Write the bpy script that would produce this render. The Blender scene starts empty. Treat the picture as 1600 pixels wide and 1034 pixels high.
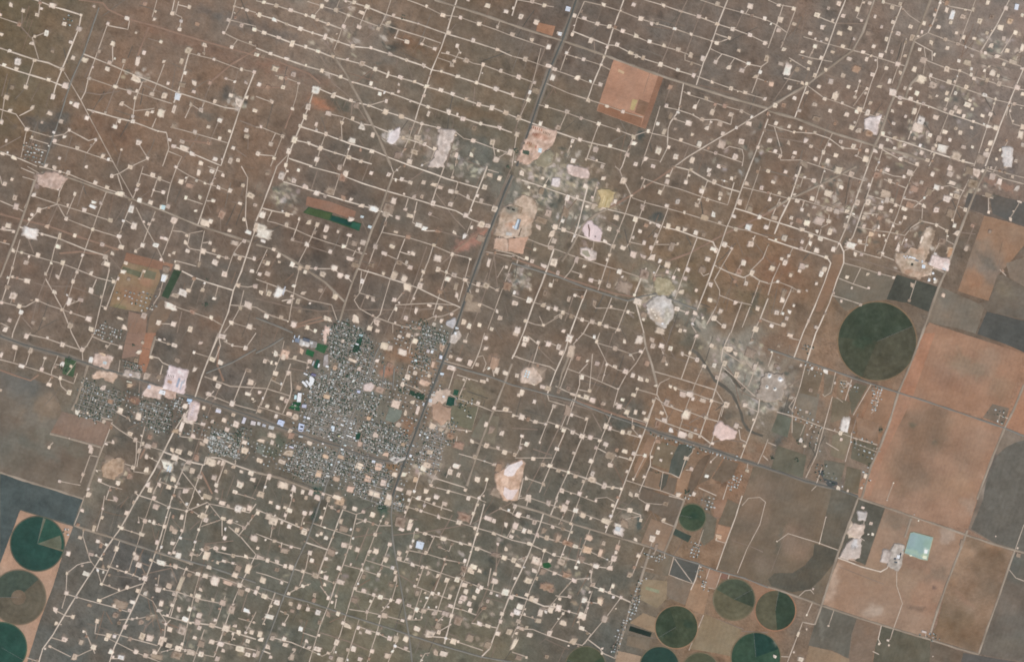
import bpy, math, random
import numpy as np
from mathutils import Vector
from mathutils.geometry import delaunay_2d_cdt, tessellate_polygon

# ---------------------------------------------------------------- camera, light, exposure
S = 6.4                                   # metres per map unit
MW, MH = 1600.0, 1034.0
def W(x, y, z=0.0): return ((x - MW/2)*S, (MH/2 - y)*S, z)

scene = bpy.context.scene
COL = scene.collection
cam_d = bpy.data.cameras.new('camera')
cam = bpy.data.objects.new('camera', cam_d); COL.objects.link(cam)
ALT = 26000.0
cam.location = (0, 0, ALT); cam.rotation_euler = (0, 0, 0)
cam_d.sensor_width = 36.0; cam_d.lens = 36.0*ALT/(MW*S)
cam_d.clip_start = 10.0; cam_d.clip_end = 300000.0
scene.camera = cam

SUN_EL, SUN_AZ = math.radians(47), math.radians(158)      # azimuth clockwise from north (+Y)
world = bpy.data.worlds.new("World"); scene.world = world; world.use_nodes = True
nt = world.node_tree; nt.nodes.clear()
sky = nt.nodes.new('ShaderNodeTexSky'); sky.sky_type = 'NISHITA'; sky.sun_disc = False
sky.sun_elevation = SUN_EL; sky.sun_rotation = SUN_AZ
bg = nt.nodes.new('ShaderNodeBackground'); bg.inputs['Strength'].default_value = 0.07
wo = nt.nodes.new('ShaderNodeOutputWorld')
nt.links.new(sky.outputs[0], bg.inputs[0]); nt.links.new(bg.outputs[0], wo.inputs[0])
sun_d = bpy.data.lights.new('sun', 'SUN'); sun_d.energy = 3.4; sun_d.angle = math.radians(0.5)
sun_d.color = (1.0, 0.96, 0.90)
sun = bpy.data.objects.new('sun', sun_d); COL.objects.link(sun)
d = Vector((math.sin(SUN_AZ)*math.cos(SUN_EL), math.cos(SUN_AZ)*math.cos(SUN_EL), math.sin(SUN_EL)))
sun.rotation_euler = d.to_track_quat('Z', 'Y').to_euler(); sun.location = d*5000
scene.view_settings.view_transform = 'Standard'; scene.view_settings.look = 'None'
scene.view_settings.exposure = 0.06; scene.view_settings.gamma = 1.0
scene.view_settings.use_curve_mapping = False
scene.cycles.pixel_filter_type = 'GAUSSIAN'; scene.cycles.filter_width = 2.0
scene.cycles.max_bounces = 3; scene.cycles.diffuse_bounces = 2
# survey sheets: local sheet coordinates, 3.9775 sheet units = 1 map unit
SHEETS = {}
SHEETS[(0,0)] = ("""
g:210,-5 320,40 400,62 505,95 490,175 415,360 385,430 345,540 330,600
g:0,300 60,320 215,372 300,392 385,430
g:0,405 100,440 300,500 430,550
m:400,450 500,620 610,830 715,1034
g:515,335 680,400 830,465 960,515 1100,575 1260,625 1400,670 1480,680
m:665,160 600,340 550,480 530,570 505,620
m:670,160 795,185 805,130
p:615,50 520,330 440,510 375,720 330,850 270,1034
r:490,0 640,20 670,60 800,120 950,160 1240,250 1591,345
r:925,170 870,310 850,370 830,460
m:700,270 700,385
m:770,400 720,540
m:1020,400 975,520 945,590
g:1175,330 1110,560 1080,640
m:550,485 710,540 860,580 1070,645
m:885,510 840,620 830,690 825,750
m:755,640 835,690 960,675
g:540,680 735,735 825,757 980,815 1035,825
m:735,735 715,790
m:970,735 945,795
t:715,545 655,700
m:290,200 200,235 240,370
m:210,380 160,540
t:125,160 190,235
t:140,60 135,150
m:0,110 120,150
m:0,680 100,710 165,805 310,850
m:310,850 400,835 430,810 550,875 600,860
m:165,810 130,980
m:185,860 300,895
m:160,905 290,940
t:215,830 165,985
g:0,945 130,990 230,1034
m:330,890 480,930 640,985 700,1005
m:600,870 540,950
t:755,930 725,1034
m:860,890 920,985 810,1034
m:1035,825 1050,920 1010,1034
g:1080,910 1170,945 1380,1025
m:1045,940 1130,975 1100,1034
m:1060,790 1230,835 1420,890
r:1110,870 1300,890
g:1585,440 1530,580 1490,680 1420,890 1365,1034
t:1480,440 1440,590
m:1170,330 1330,370 1490,430 1591,450
r:1591,310 1440,400 1310,510
t:1310,520 1270,620
m:1270,630 1250,690 1190,650 1150,735
m:1405,490 1470,510
m:1465,0 1440,110 1400,200
m:1390,205 1470,245 1591,290
m:1475,250 1440,295
m:1455,40 1591,80
m:1425,125 1591,165
m:975,0 945,110
m:1085,0 1065,90
m:1110,10 1090,90 1130,110 1115,185
m:1105,30 1180,50
m:1270,290 1270,345
m:250,0 240,95
t:1490,750 1591,790
t:1545,800 1540,930
t:1440,910 1530,975
t:1365,740 1300,890
t:500,570 620,590 750,565
t:0,920 130,850
t:360,980 375,1034
t:920,240 1005,265
m:30,600 5,760
m:200,680 120,720
t:45,460 10,600
t:1240,830 1110,1034
t:870,520 1000,575
""","""70,30;145,70;230,95;325,35,40,30;585,42,20;790,115,40,28;960,125;1175,45;1115,185;1070,85,32;1225,150,30,30,r;900,28,30,28,r;1455,40,20;1535,65;1420,125;1500,160;1390,205,22;1580,185;1440,295,32,24;1555,265,20;1275,280,36,28;1590,340;1170,315,36;1330,370,22;1130,380,30,40;1500,430,22;1580,450;1405,490,20;1530,515;1305,515,28,28,r;1205,520,40,35;1150,455,24;1130,530,40,28,t;1205,570;1045,520,22;1020,385,28;895,330,28;770,380,28;855,385,36,70;700,270,26,36;845,205,20;1000,262,20;670,150,24;615,320,22,22,t;680,390,34;665,430;525,372,40,28;455,360,36,28;385,430;440,265;490,180,32;505,95,22;400,150,26;290,208,38,40,w;195,268,36,30;120,155,30,24,r;10,215,24;60,320,28;110,385,44,44,w;100,430,36,30;215,375,26;25,405,40,30;300,495,30;405,535,36;160,540;325,320,20,20,t;330,605,28,44;75,545,30,30,t;40,605,32;60,685;200,665,30;310,705,42,34;380,755,34,26;260,760,16;440,640,24,24,w;475,655,40,36;540,735,28;550,485;715,540;800,575,36,34;840,610;755,640,32,28;945,585,32;1020,595,28,34;850,490,80,50;655,700,16;825,757,26;715,790,30,34;1000,705,50,70;945,695;915,705,30;980,815,14;1105,600,40,50,w;1080,680,30,60;1080,785,50,30,t;1190,650,30;1250,685;1335,630;1480,640,70,60;1435,595;1530,605;1365,750,30,30;1295,790;1210,820;1425,815,24;1530,810,30;1530,850,30,34;1365,860,28;1295,890,26,26,r;1130,880,36,24;1450,920,24;1080,910,44,28;1140,920,50,34;1195,955,40,28;1340,990,36,34;1430,1000,30,46;1480,995,28;1250,1015;1585,690;860,890,30,34;755,930,18;915,985,26;805,1030;640,975,34;480,920,34;595,870,24;370,985,24;535,1034;340,875,36,30;430,810,22;400,855;165,805,34;90,980,40,30;40,875,20;15,955,40,24;285,1030;10,760""")
SHEETS[(400,0)] = ("""
g:0,5 125,35 215,65 310,95 380,125 530,180
m:320,10 410,40 495,65 575,95 640,120 760,165
g:0,88 115,120 190,150 275,180 350,205 430,230 510,260 600,290 715,300 840,340 935,375 1040,410 1090,435 1150,445 1260,480 1370,515 1490,555 1591,590
g:0,185 50,205 140,235 225,270 310,295 385,320 475,355 565,375 660,400 745,435 820,465 895,485 985,510 1060,540 1150,565 1220,590 1300,620 1385,650 1470,670 1591,715
g:0,300 90,335 190,370 305,410 410,440 525,480 600,510 740,550 850,585 960,625 1070,665 1195,705 1285,735 1395,770 1510,795 1591,825
g:360,540 480,590 590,630 700,655 805,695 905,725 1030,770 1135,795
m:1240,820 1290,860 1350,875 1470,920 1591,955
g:540,0 610,20 690,45 800,90 1010,150 1180,210 1350,260 1500,310 1591,350
m:940,0 1060,45 1160,95 1215,100 1270,110 1385,150 1490,185 1591,220
b:1110,0 1240,40 1400,90 1591,155
m:1150,330 1190,335 1310,375 1350,395 1410,405 1520,445 1591,470
m:780,150 885,185 1050,235 1150,270
m:885,185 865,235 940,260
m:1050,235 1030,275 1110,305
g:1248,0 1215,100 1185,200 1150,300 1090,440 1060,540 1015,660 990,745
m:990,745 950,860 910,950
m:838,0 810,85 780,150 760,180
m:520,0 495,65
m:570,95 535,175 510,250 485,310
m:410,40 350,110
b:470,330 560,460 600,540 650,630 700,730 760,850 840,1034
t:350,130 390,200 470,330
t:330,120 430,250 480,340
t:400,350 460,450 470,510 600,620 700,770
m:690,50 640,170
t:760,180 660,260
t:510,60 600,30
r:0,350 150,390 330,460 400,520
m:120,470 200,490 265,515 250,600 225,680
r:225,680 180,800
t:200,500 170,545
g:360,560 325,670 300,730 265,810 240,870 205,950 185,1034
g:285,790 430,835 590,895 725,935 830,980 960,1030
g:240,870 325,890 400,920 490,950 575,975 650,1000 720,1020
g:205,985 350,1034
m:375,780 370,820
m:435,830 400,920 370,1034
m:590,890 560,980 540,1034
m:550,730 530,765 535,880
m:440,705 550,730 650,770 720,780
t:600,640 590,720
m:210,950 130,1034
m:0,790 40,795 165,845 110,985 90,1034
m:120,830 90,895
m:0,960 110,970
m:0,600 95,635
r:0,545 75,545 170,545
m:705,655 810,625
t:755,840 900,930
g:720,780 880,845 1050,900 1110,935
m:1110,935 1085,1000 1020,1034
m:1030,775 985,900 960,990
t:1240,830 1180,1034
m:1250,950 1240,1034
m:1410,400 1375,520
t:1360,540 1350,660
m:1250,290 1265,320 1220,405
m:1500,170 1515,135
m:1470,890 1490,990 1591,930
t:880,370 870,415
t:720,960 690,1034
t:30,340 20,300
m:1130,360 1215,390
t:180,0 280,90
""","""50,15;125,35,30;215,65,30;310,95,24;355,105,30;410,40;495,65,32;450,150;380,125;20,95,30;115,122,50,34,w;190,150,22;275,180,30;350,205,20;430,230,30,40;545,165,28;640,170,32;575,95,22;655,78,40,26;690,42,28;610,15;760,180,28;825,138,34,30;855,95,26;1010,150,18;865,235,14;940,260,30,26;1030,275,22;1110,305,26;1060,40,20;1160,95,36,28;1270,110;1385,150;1500,170,22;1440,38,40,30;1555,75,36,30;1320,0;1350,255,30;1500,310,30,24;1195,205,40,36;1250,285,28;1190,330,22;1310,375,32;1220,405,28;1230,380,20;1410,403,26;1520,442,28;1590,215;1255,480,32;1370,515,28;1490,555,44,34;1150,445,22;1590,590;1040,410,24,30;935,375,22;840,338,44,30;715,298,26;600,287,28;510,260,18;475,352,26;565,370,22;660,395,40,34;385,320,34,28;310,293,28;225,270,36,40;140,235,30,22;50,205,32,24;90,335,28;190,368,40,26;310,408,18;410,440,24;10,345,24;45,350,30,30,t;120,430,38,36;155,485,40,28;230,465,38,34;265,518,20;170,545,34,28;20,525,30,30;75,545,40,30,r;95,635;225,678,24;370,560,50,50,w;325,665,34,50;300,730,32,36;275,785,28;240,870,36,36;205,940,40,40;185,1025;480,590,30,40;525,475,30,40;600,512,18;740,430,28,34;820,465,20,50;895,480,34,30;890,525,20;885,570,18;985,505,30;850,585,26;770,585,26,26,w;740,550,20;715,520,24,34;960,628,18;1060,540,30;1150,562,34;1220,585,28;1305,618,32;1385,648,34;1465,670,32;1550,700,32;1070,665,28;1195,700,34,40;1285,738,36;1070,710,24,36;1395,770,24;1510,795,34,28;1030,768,22;905,725,42,36;805,695,40,34;810,628,26;700,657,20;590,625,30;620,650,50,50,t;600,735,28;660,790,40,44,w;450,705,40,28;530,765,30,28;375,772,26;435,832,30,36;600,875,40,44,w;725,838,30;325,890,22;400,920,34,36;375,990,34,42;490,950,18;575,975,34,30;650,1000,28;720,940,36,30;880,970,50,50,t;955,1005,34;915,855,26;1000,855,40,40;1045,895,32,30;1110,925,26;985,945,40,40;1240,840,16;1245,965,24,40;1135,795,30,24;1350,875,30;1470,885,34,40;1355,795,30,30,t;1495,990,40,36;1580,945,40,50;1340,960;30,790,26;165,845,26;90,895,28,28;110,985,24;10,955;850,845,70,90,w;440,0""")
SHEETS[(800,0)] = ("""
g:30,0 0,100
m:30,0 125,15 200,35 260,45
h:400,0 370,90 310,260 245,410 190,560 120,770 30,1034
m:450,10 405,110 375,215
m:450,10 565,35 675,70 800,120 940,160 1010,180 1110,215 1275,265
g:695,0 625,190 600,270 575,350 500,530 470,615
g:375,195 490,240 590,280 650,285 735,330 815,365 925,400 1030,440 1130,470
m:405,110 530,150 605,165 685,200 775,230 855,265 945,290 1030,315 1110,345
b:0,155 150,205 300,250 450,300 590,350 780,420 950,480 1140,540 1340,605 1591,680
m:820,0 940,35 1045,70 1160,105 1275,150 1370,180 1480,220 1591,275
t:1090,0 1050,80 1010,180 970,300 925,400 905,460
t:1210,0 1160,110 1110,250 1075,350
m:1075,340 1075,375 1180,410
g:1340,0 1280,150 1230,300 1190,390 1145,530
m:1170,0 1320,50 1430,80 1591,130
m:1480,40 1450,90
t:1430,90 1390,180
m:1265,210 1350,240 1270,270
m:1235,305 1300,335 1380,360 1470,400 1545,415
m:1305,335 1265,385
m:1385,360 1345,420
m:1470,400 1430,440
m:1591,385 1550,415 1520,500 1490,580
m:1150,475 1245,510 1360,550 1450,580 1570,615
m:1500,480 1591,510
m:0,230 120,265 225,300
t:225,250 150,440 40,740 20,820
m:0,350 80,370 180,405 260,435 405,485 510,525 550,535
m:365,290 335,340 300,440
m:340,340 445,370 555,405 610,435
m:0,475 40,480 140,515
m:0,600 95,625
m:180,300 130,510 95,630 35,760
m:215,520 350,580 475,620 540,640 595,660 690,695 815,730
m:160,650 215,665 335,700 430,735 540,770 660,810 755,845 845,815
g:0,725 120,765 290,825 420,870 500,890 610,915 715,945
m:340,700 300,790
m:540,770 500,880 460,1000
m:380,860 345,950
m:755,850 710,960 685,1034
m:465,985 580,1020
m:920,660 870,830 820,980 800,1034
t:985,540 950,640
m:845,815 870,830 945,845 1050,880 1180,925
g:1065,520 1055,580 1035,690 985,760 970,800 965,920 920,1010
m:1065,570 1100,590 1200,620 1320,660 1430,690 1500,725
m:945,665 1035,685 1110,710 1180,745 1270,745 1360,775
m:1010,740 1095,770
m:1165,620 1140,670
m:1270,650 1245,700
m:1375,700 1360,775
m:1240,755 1210,800
g:1591,675 1500,730 1370,810 1250,880 1100,970 1010,1034
g:1591,740 1540,880 1480,1034
m:1300,875 1320,930 1350,910 1430,930 1440,970 1430,1034
t:1110,880 1050,1034
m:1190,930 1300,965 1430,1010
m:530,905 520,940
m:30,830 0,1034
t:800,980 920,1000
m:830,980 800,1034
t:510,240 515,340
""","""55,105,34;125,8,30;200,35;150,140,34,40;450,115,32;390,100,28;565,30,30;755,28,24;675,70,20;530,148,28;605,165,34;685,195,32,32;775,225,34,32;855,260,34,30;945,285,36,30;1030,310,36;1110,340,34;490,250,34,36;375,215,28;650,280,30;735,330,38,30;815,362,30,36;925,400,30;1030,437,26;1130,468,30;800,118,32;865,150,30,36;900,148,28;940,35,30;1045,70,34,20;1010,180,26;1110,215,28;1160,105,28;1275,150,34,28;1370,180,26;1480,220,34,30;1275,25,32;1480,40,40,34;1430,75,26;1570,115,24;1350,238,32;1270,270,30;1570,270,28;1410,315,26;1580,365,34,44;1185,365,32;1265,385,32,34;1345,418,30;1430,440,34;1470,398;1510,475,34,34;1245,510,26;1360,550,26;1450,578,30;1570,615,24;120,250,28;225,295,30;80,370,30;340,330,24;445,370,26;555,405,24;590,290,24;405,480,36;550,525,32;265,430,30;250,485,40,50,w;40,480,32;140,515,24;5,600;100,622,32;215,662,26;340,695,34;430,735,24;475,620,30;540,770,26;665,808,32;755,850,30;715,960,28;760,895,36,34;610,910,32;520,930,32;420,868,30;290,795,34,36;175,770,30;30,835,40,34;40,730,30;460,990,20;380,1000,30;590,660,32,24;690,695,30;845,815,26;905,770,26;945,820,30,44;960,660,26,32;985,545,44,34,r;1100,580,26;1205,615,28;1320,660,30,28,r;1135,660,34;1425,690,26;985,720,30,40,t;1095,765,36,34;1180,740,26;1245,695,34,40;1360,715,36,36;1210,795,36;1290,770,36,30;1395,795,24;1470,770,36,36;1310,830,26;1050,870,30;1120,840,26;1165,895,40,44,w;1300,900,50,50;1265,950,26;1425,880,40,36;1385,975,30,40;910,940,40,44;975,915,24;1015,975,40,44;1015,805,28,28,t;830,990,36;1120,995,30,36;770,1020;1530,915;285,205,20;225,410,40,30;150,565,60,40,t""")
SHEETS[(1200,0)] = ("""
m:0,0 60,30 175,50 120,200 80,300
m:95,30 55,150 0,300
m:0,130 50,155 120,205
g:482,0 420,150 375,280 330,390 290,490 240,530 200,640 165,735
b:330,460 410,400 530,310 590,200 660,0
b:0,670 120,600 240,530 330,460
t:170,590 240,530
m:100,485 200,510 240,530 350,610 460,645 570,690 730,745
m:590,0 560,90 550,110 590,130
g:290,95 360,125 415,145
m:360,160 340,180
t:415,145 640,150 700,175 810,210 900,240
b:1010,0 950,150 910,250 860,400 800,560 750,680 700,830 660,910 610,1034
m:715,15 830,45 880,100 950,145
g:830,40 770,190 730,330
g:1075,0 1030,130 995,205
m:910,250 995,205
m:1060,0 1130,40 1280,70
m:995,205 1100,245 1190,275 1320,325 1430,360 1575,415
m:1290,0 1250,110 1190,270
g:1500,0 1420,160 1370,240 1320,325
m:1591,310 1560,330 1530,400
m:375,275 470,300 590,330 700,365 810,400 850,410
m:220,230 370,275
m:190,340 260,360 400,385
m:290,290 255,360
m:260,440 130,360? 
m:910,260 1020,320 1020,380
m:970,290 980,370 965,460
m:980,375 1110,425 1190,440 1260,470 1430,525 1530,550 1591,560
b:940,470 890,520 870,560 855,610
m:1000,470 1020,540
m:1000,475 1130,520 1330,590 1410,620 1500,640 1591,660
m:1190,440 1160,530 1100,680
m:1260,400 1260,465
m:1350,490 1350,430 1385,410
m:1430,520 1430,460
g:790,600 870,620 1000,660 1100,700 1270,755 1370,790 1440,795
g:1591,420 1530,560 1490,660 1450,760 1350,1034
m:860,240 820,380 770,520
m:680,360 680,420 640,520 590,680
t:310,450 480,500 620,550
m:610,550 530,660
m:570,510 540,600
m:950,655 910,760 870,870
m:1120,710 1060,860 1010,960
m:1415,620 1370,760 1310,950 1280,1034
g:700,840 870,890 1040,950 1200,1000 1280,1020
m:1040,950 1000,1034
m:580,690 540,790
m:40,790 85,950 75,990
m:0,775 150,820 290,830 380,860
m:400,830 340,950 310,1034
b:0,690 170,735 400,825 660,905 860,960 1000,1000
m:380,860 460,920 570,930
m:580,890 555,970 610,1000
t:0,850 230,885 340,945 440,990
m:0,940 70,960
m:75,995 200,995 320,1034
m:660,920 620,1034
m:710,930 680,1034
m:710,930 800,980 940,1034
m:0,700 15,720
m:1520,640 1500,700 1520,770 1591,790
t:1250,340 1190,390 1000,470
t:1310,830 1150,960
m:890,620 820,600
t:240,60 180,330
t:170,430 40,620
t:720,50 760,190
t:360,650 410,770
m:1490,880 1460,930 1470,1000
m:570,920 560,960
m:870,890 850,900
m:1500,640 1480,720
m:1530,200 1450,330
t:840,240 650,590
""","""65,30,28;160,55,28;75,120,36,40;160,150,34,30;65,190,34,28;100,310,34,30;305,95,40,34;335,170,30,26;375,55,24;400,130,22;260,210,28;365,245,28;445,208,32,26;510,175,26;535,245,22;465,100,28;440,25,30;555,60,36,34;580,130,26;630,20,24;665,105,24;705,170,22;770,48,34;715,15,24;820,25;775,140,26;810,210,28;735,245,28;620,210,40,30,t;895,235,30,40;885,165,28;970,145,30;1035,95,24;1060,170,30;1010,265,34;1115,300,32;1100,245,24;1110,20,30,40,r;1110,65,26,34;1145,95,30,60,w;1135,140,26;1210,105,36;1170,205,26;1280,240,24;1215,235,28,40;1180,275,28;1315,130,34,34;1360,205,26;1390,105,30,30,t;1445,175,50,40;1505,130,40,34,o;1480,50,26;1545,45,26,50,w;1580,95;1365,15,32;1270,60,28;1535,205,30;1465,240,30;1385,280,34;1320,325,30;1350,330,24;1485,315,30;1425,355,34;1580,300,30,50;1520,385,50,34;1465,400,28;1265,350,28;1240,390,44,44;1110,428,38,34;1185,380,22;1190,440,24;1260,465,26;1280,490,30,28;1360,500,30;1435,520,36,34;1345,440,24;1395,455,36,40;1430,470,24;1550,545,40,44;1585,585;965,375,40,36;940,310,24;850,345,28;770,322,26;805,400,30;820,455,28;700,345,34,40;655,290,28;590,325,28;610,370,30;505,365,30;465,290,26;400,325,26;290,290,30;215,325,28;330,360,30;255,390,30;80,400,44,34;355,435,30;290,470;180,430,34,34,t;120,440,44,90;465,470,32;550,430,50,40,r;650,465,34;570,505,22;735,425,28;755,505,28,34;690,535,36,30;815,535? ;910,430,28;955,490,60,50;1010,470,24;1025,530,44,40;1125,510,36,34;850,550,24;885,555,24;925,580,30;1110,580,28;1230,540,28;1350,590,40,30,w;1415,615,22;775,575,60,50;820,610,34;885,615,30;965,645,24;820,640,30;775,690,28;910,690,34,50;855,725,24;1040,730,40,40;1100,680,28;1165,670,30;1140,700,40,36;1185,695,34;1240,650,40;1255,625,28;1270,680,24;1330,720,34,30;1380,710,28;1275,755,26;1215,720,24;1370,790,34;1415,795,30;1260,795,28;1195,825,34;1165,800,24;1100,820,36;1130,870,28;1060,860,40,40;950,755,50,50,w;930,795,90,60;780,770,26;715,830,26;785,855,34;740,870,20;850,905,28;910,860,26;1005,840,28;1080,920,60,50,w;1025,925,30;955,950,30;785,920,24;990,995,30;1215,915,34;1270,915,24;1380,890,34;1360,930,28;1355,960,40;1170,975,60,50;1210,1000;1320,990,60,60,t;1420,990,24;1500,945,44,50,w;1490,1000,50,60,w;1540,1000;1580,900;1570,835,44;1530,645,28;1505,690,22;1585,790,40,40;240,520,24;215,515,24;135,545,26;165,610,30;240,575,24;315,540,30;350,615,28;390,505,40,34;415,600,40,50;425,575,20;500,540,28;540,605,26;605,580,24;635,645,36;460,640,24;385,690,34;290,650,30;195,690,24;490,710,28;570,680,36;550,695,30;620,700,34,50;640,760,70,60;680,720,34,34;300,740,60,40,t;415,770,24,24,r;520,795,40,36;630,830,40,44,r;560,805,44;20,525,36,30,o;95,655,40,34,r;45,655,30;50,765,26;130,785,24;205,795,24;290,825,28;235,880,30,34;380,900,24;345,945,24;265,910,26;450,880,24;460,920,24;530,910,34;130,885,30;10,875,30;45,940,30;75,975,30;165,950,26;155,980;220,1020,60,34,t;295,990,28;370,1000,34;420,965,30;615,935,30;670,940,40,34;605,990,40;700,910,30;820,985,40,30;860,1000,40,30,t;925,1020,30;1040,905;1110,620;1010,600,34,30,t;1050,600,24""")
SHEETS[(0,260)] = ("""
m:0,60 10,110
m:170,0 240,40 220,90 180,200 150,260
m:245,0 420,45 540,95 660,140 740,165 820,205
b:400,60 540,110 660,155 830,205 1000,270 1230,365 1400,420 1560,470
m:130,10 215,45
m:140,65 225,90
b:215,90 160,260 100,430 50,560 0,690
m:420,50 370,160 355,230
m:210,185 360,235 525,285 680,335
m:360,235 245,270 190,330 165,370
m:360,240 410,325 575,390 725,435
t:360,240 300,370
m:355,230 370,150 300,130
m:465,180 415,300
t:520,120 480,250
m:660,160 610,290 575,390 545,470 515,555 485,640 455,715 420,830 390,890
m:0,215 100,255 145,280
r:0,295 130,330 300,370 465,430 640,485 740,520
g:120,375 250,415 370,450 530,515 660,555
m:360,450 340,500 320,590 285,670
g:0,390 90,400
m:0,470 60,485
m:125,455 100,540 60,690 10,840
m:80,520 190,550 330,590 390,605 480,640 600,690 700,715
m:185,555 170,590
m:395,610 370,680
m:65,685 170,710
t:170,710 290,745 440,745 620,810
m:0,840 120,870 160,870 230,830 310,865 390,890 550,945
m:285,700 340,800 390,890 450,1034
t:285,690 230,830 200,960
m:80,800 65,850
m:720,0 825,195
m:845,255 900,370 970,490 1020,600
m:740,45 810,5
m:760,150 730,50
m:690,60 740,45
m:890,0 845,150 825,205
m:880,45 950,65 1060,105
m:1100,0 1060,110 1040,190 1035,240
m:980,70 940,190
m:1080,0 1180,60 1280,105 1360,130 1430,155
m:1170,60 1150,100
m:1155,200 1260,235
m:1285,215 1330,215
t:1290,240 1310,290
g:1355,0 1310,120 1275,230 1230,360
m:950,150 1020,165
m:820,220 775,330 745,410 730,435 755,490
m:780,335 830,365
m:965,280 920,390 880,500
m:880,500 840,525
m:1090,330 1065,410 1010,550
m:1075,400 1130,405 1160,420 1260,400
m:1180,420 1165,490 1180,510 1260,525 1380,560 1430,575
m:1270,400 1250,500 1235,620
t:1370,310 1370,400
m:1260,475 1310,470
m:1500,470 1450,540 1410,660
m:1450,545 1591,580
m:1500,0 1540,70 1530,180 1525,320 1540,400
g:1591,380 1555,480 1500,650 1450,770 1420,900 1370,1034
m:1390,40 1290,0
t:1440,220 1520,235
m:670,560 630,610 680,620 670,690
t:680,560 750,640
m:660,560 680,620
m:680,640 625,860 580,1034
m:735,680 660,880
m:690,690 720,720
m:1085,600 1090,585 1220,620
g:1130,650 1210,690 1290,720 1450,770
m:1210,695 1180,770
m:1275,725 1260,765
m:1355,745 1335,820
m:1085,870 1190,905 1310,945 1380,985
m:890,640 870,700
t:850,780 950,800
m:1020,690 990,800 930,890
m:1470,740 1540,750 1591,740
m:1430,860 1540,870 1591,880
m:1515,770 1490,880 1440,970 1390,1034
m:1440,970 1550,1000 1591,1010
m:630,865 660,880
m:985,975 1075,980
m:600,700 570,770
m:420,860 500,830
m:130,910 80,1034
t:130,930 200,1010
t:230,960 190,970
m:0,970 60,1000
t:1130,900 1100,1034
r:370,540 500,530 640,550 680,520
t:170,440 210,540
t:1160,480 1230,540
t:330,620 300,720
""","""30,110,30;90,195,26,34;100,250,36,40;210,175,28;75,80,20;320,120,28;335,10,30;425,40,28;590,100,28;810,5,34;695,60,24;665,130,28;740,165,60,34;865,210,40,36,w;815,270,40,44,w;830,370,36,40;685,335,34;525,272,34,30;630,230,28,34;585,225,40,24,w;575,250,46,24,w;465,170,24;240,272,40,44;200,300,28;50,370,40,36;20,385,34;85,405,20;290,370,34,30,o;410,325,26;465,430,28;370,435,30,40;360,500,44,34;575,390,24;635,485,30;740,435,34,30;755,500,38,30;700,540,28;655,560,34;665,605,36,30;515,555,22;235,550,30;190,410,90,80,w;85,520,28;135,535,24;160,595,34,30;80,630,26;45,750,34,40,t;170,710,44,34;390,600,32;285,665,24;355,685,36,34;565,660,32;705,715,26;455,715,28;565,770,36,40;340,780,34,34;80,805,40,44;120,870,32;230,830,24;385,890,22;430,840,34,50;500,830,36,24;550,945,44,34;630,810,22;10,845,26;655,880,24;435,990,34;565,1010,30;275,945,26,28,t;205,970,24,24,t;130,905,30,30,w;60,955,28;30,1010,40,40;780,600,30,24;765,655,34,20;735,820,18;800,700,24,24,t;750,945,44,20;780,1000,40,34;895,925,40,34;1030,640,50,50,t;1020,690,36,44,w;1100,625,36,40;985,970,34;1075,980,34,30;1180,1010,40;1310,940,40,34;1190,905,40,36,r;1070,870,80,40;1090,800,46,34;1135,785,60,50,w;1170,770,30,30;1260,765,30;1330,820,24;950,55,36,40;990,75;860,115,24;850,145;1015,160,30,28;955,145,18;935,225,34,34;1045,250,30;1010,255,34,36,w;950,330,24;1080,335,36,40;1125,95,36,34;1175,120,60,40,r;1235,40,32,44;1275,105,24;1315,30,34,34;1385,55,26;1360,130,30;1430,150,26;1240,195,28;1155,195,26;1325,215,34,28;1215,275,24;1510,120,32;1560,180,50,34;1490,230,24;1585,240,24;1515,330,24;1375,300,50,50,r;1280,350,70,44;1310,340,34,30;1425,400,22;1545,410,40,34,w;1590,375,30,50;1460,475,40,34;1490,570,34;1580,570;1395,670,40,38;1565,650,30;1360,560,26;1335,595,40,36;1330,520,28;1260,525,44,34;1165,525,26;1155,470,34;1160,430,24;1305,475,26;1080,535,30;1055,550,24;1000,580,24;970,490,44,30,w;885,490,26;845,525,24;1030,450,36,24;1005,445,24;1235,610,34,44,t;1540,860,50,50;1490,880,30;1435,970,36;1550,995,34;1475,740;1585,745""")
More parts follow.
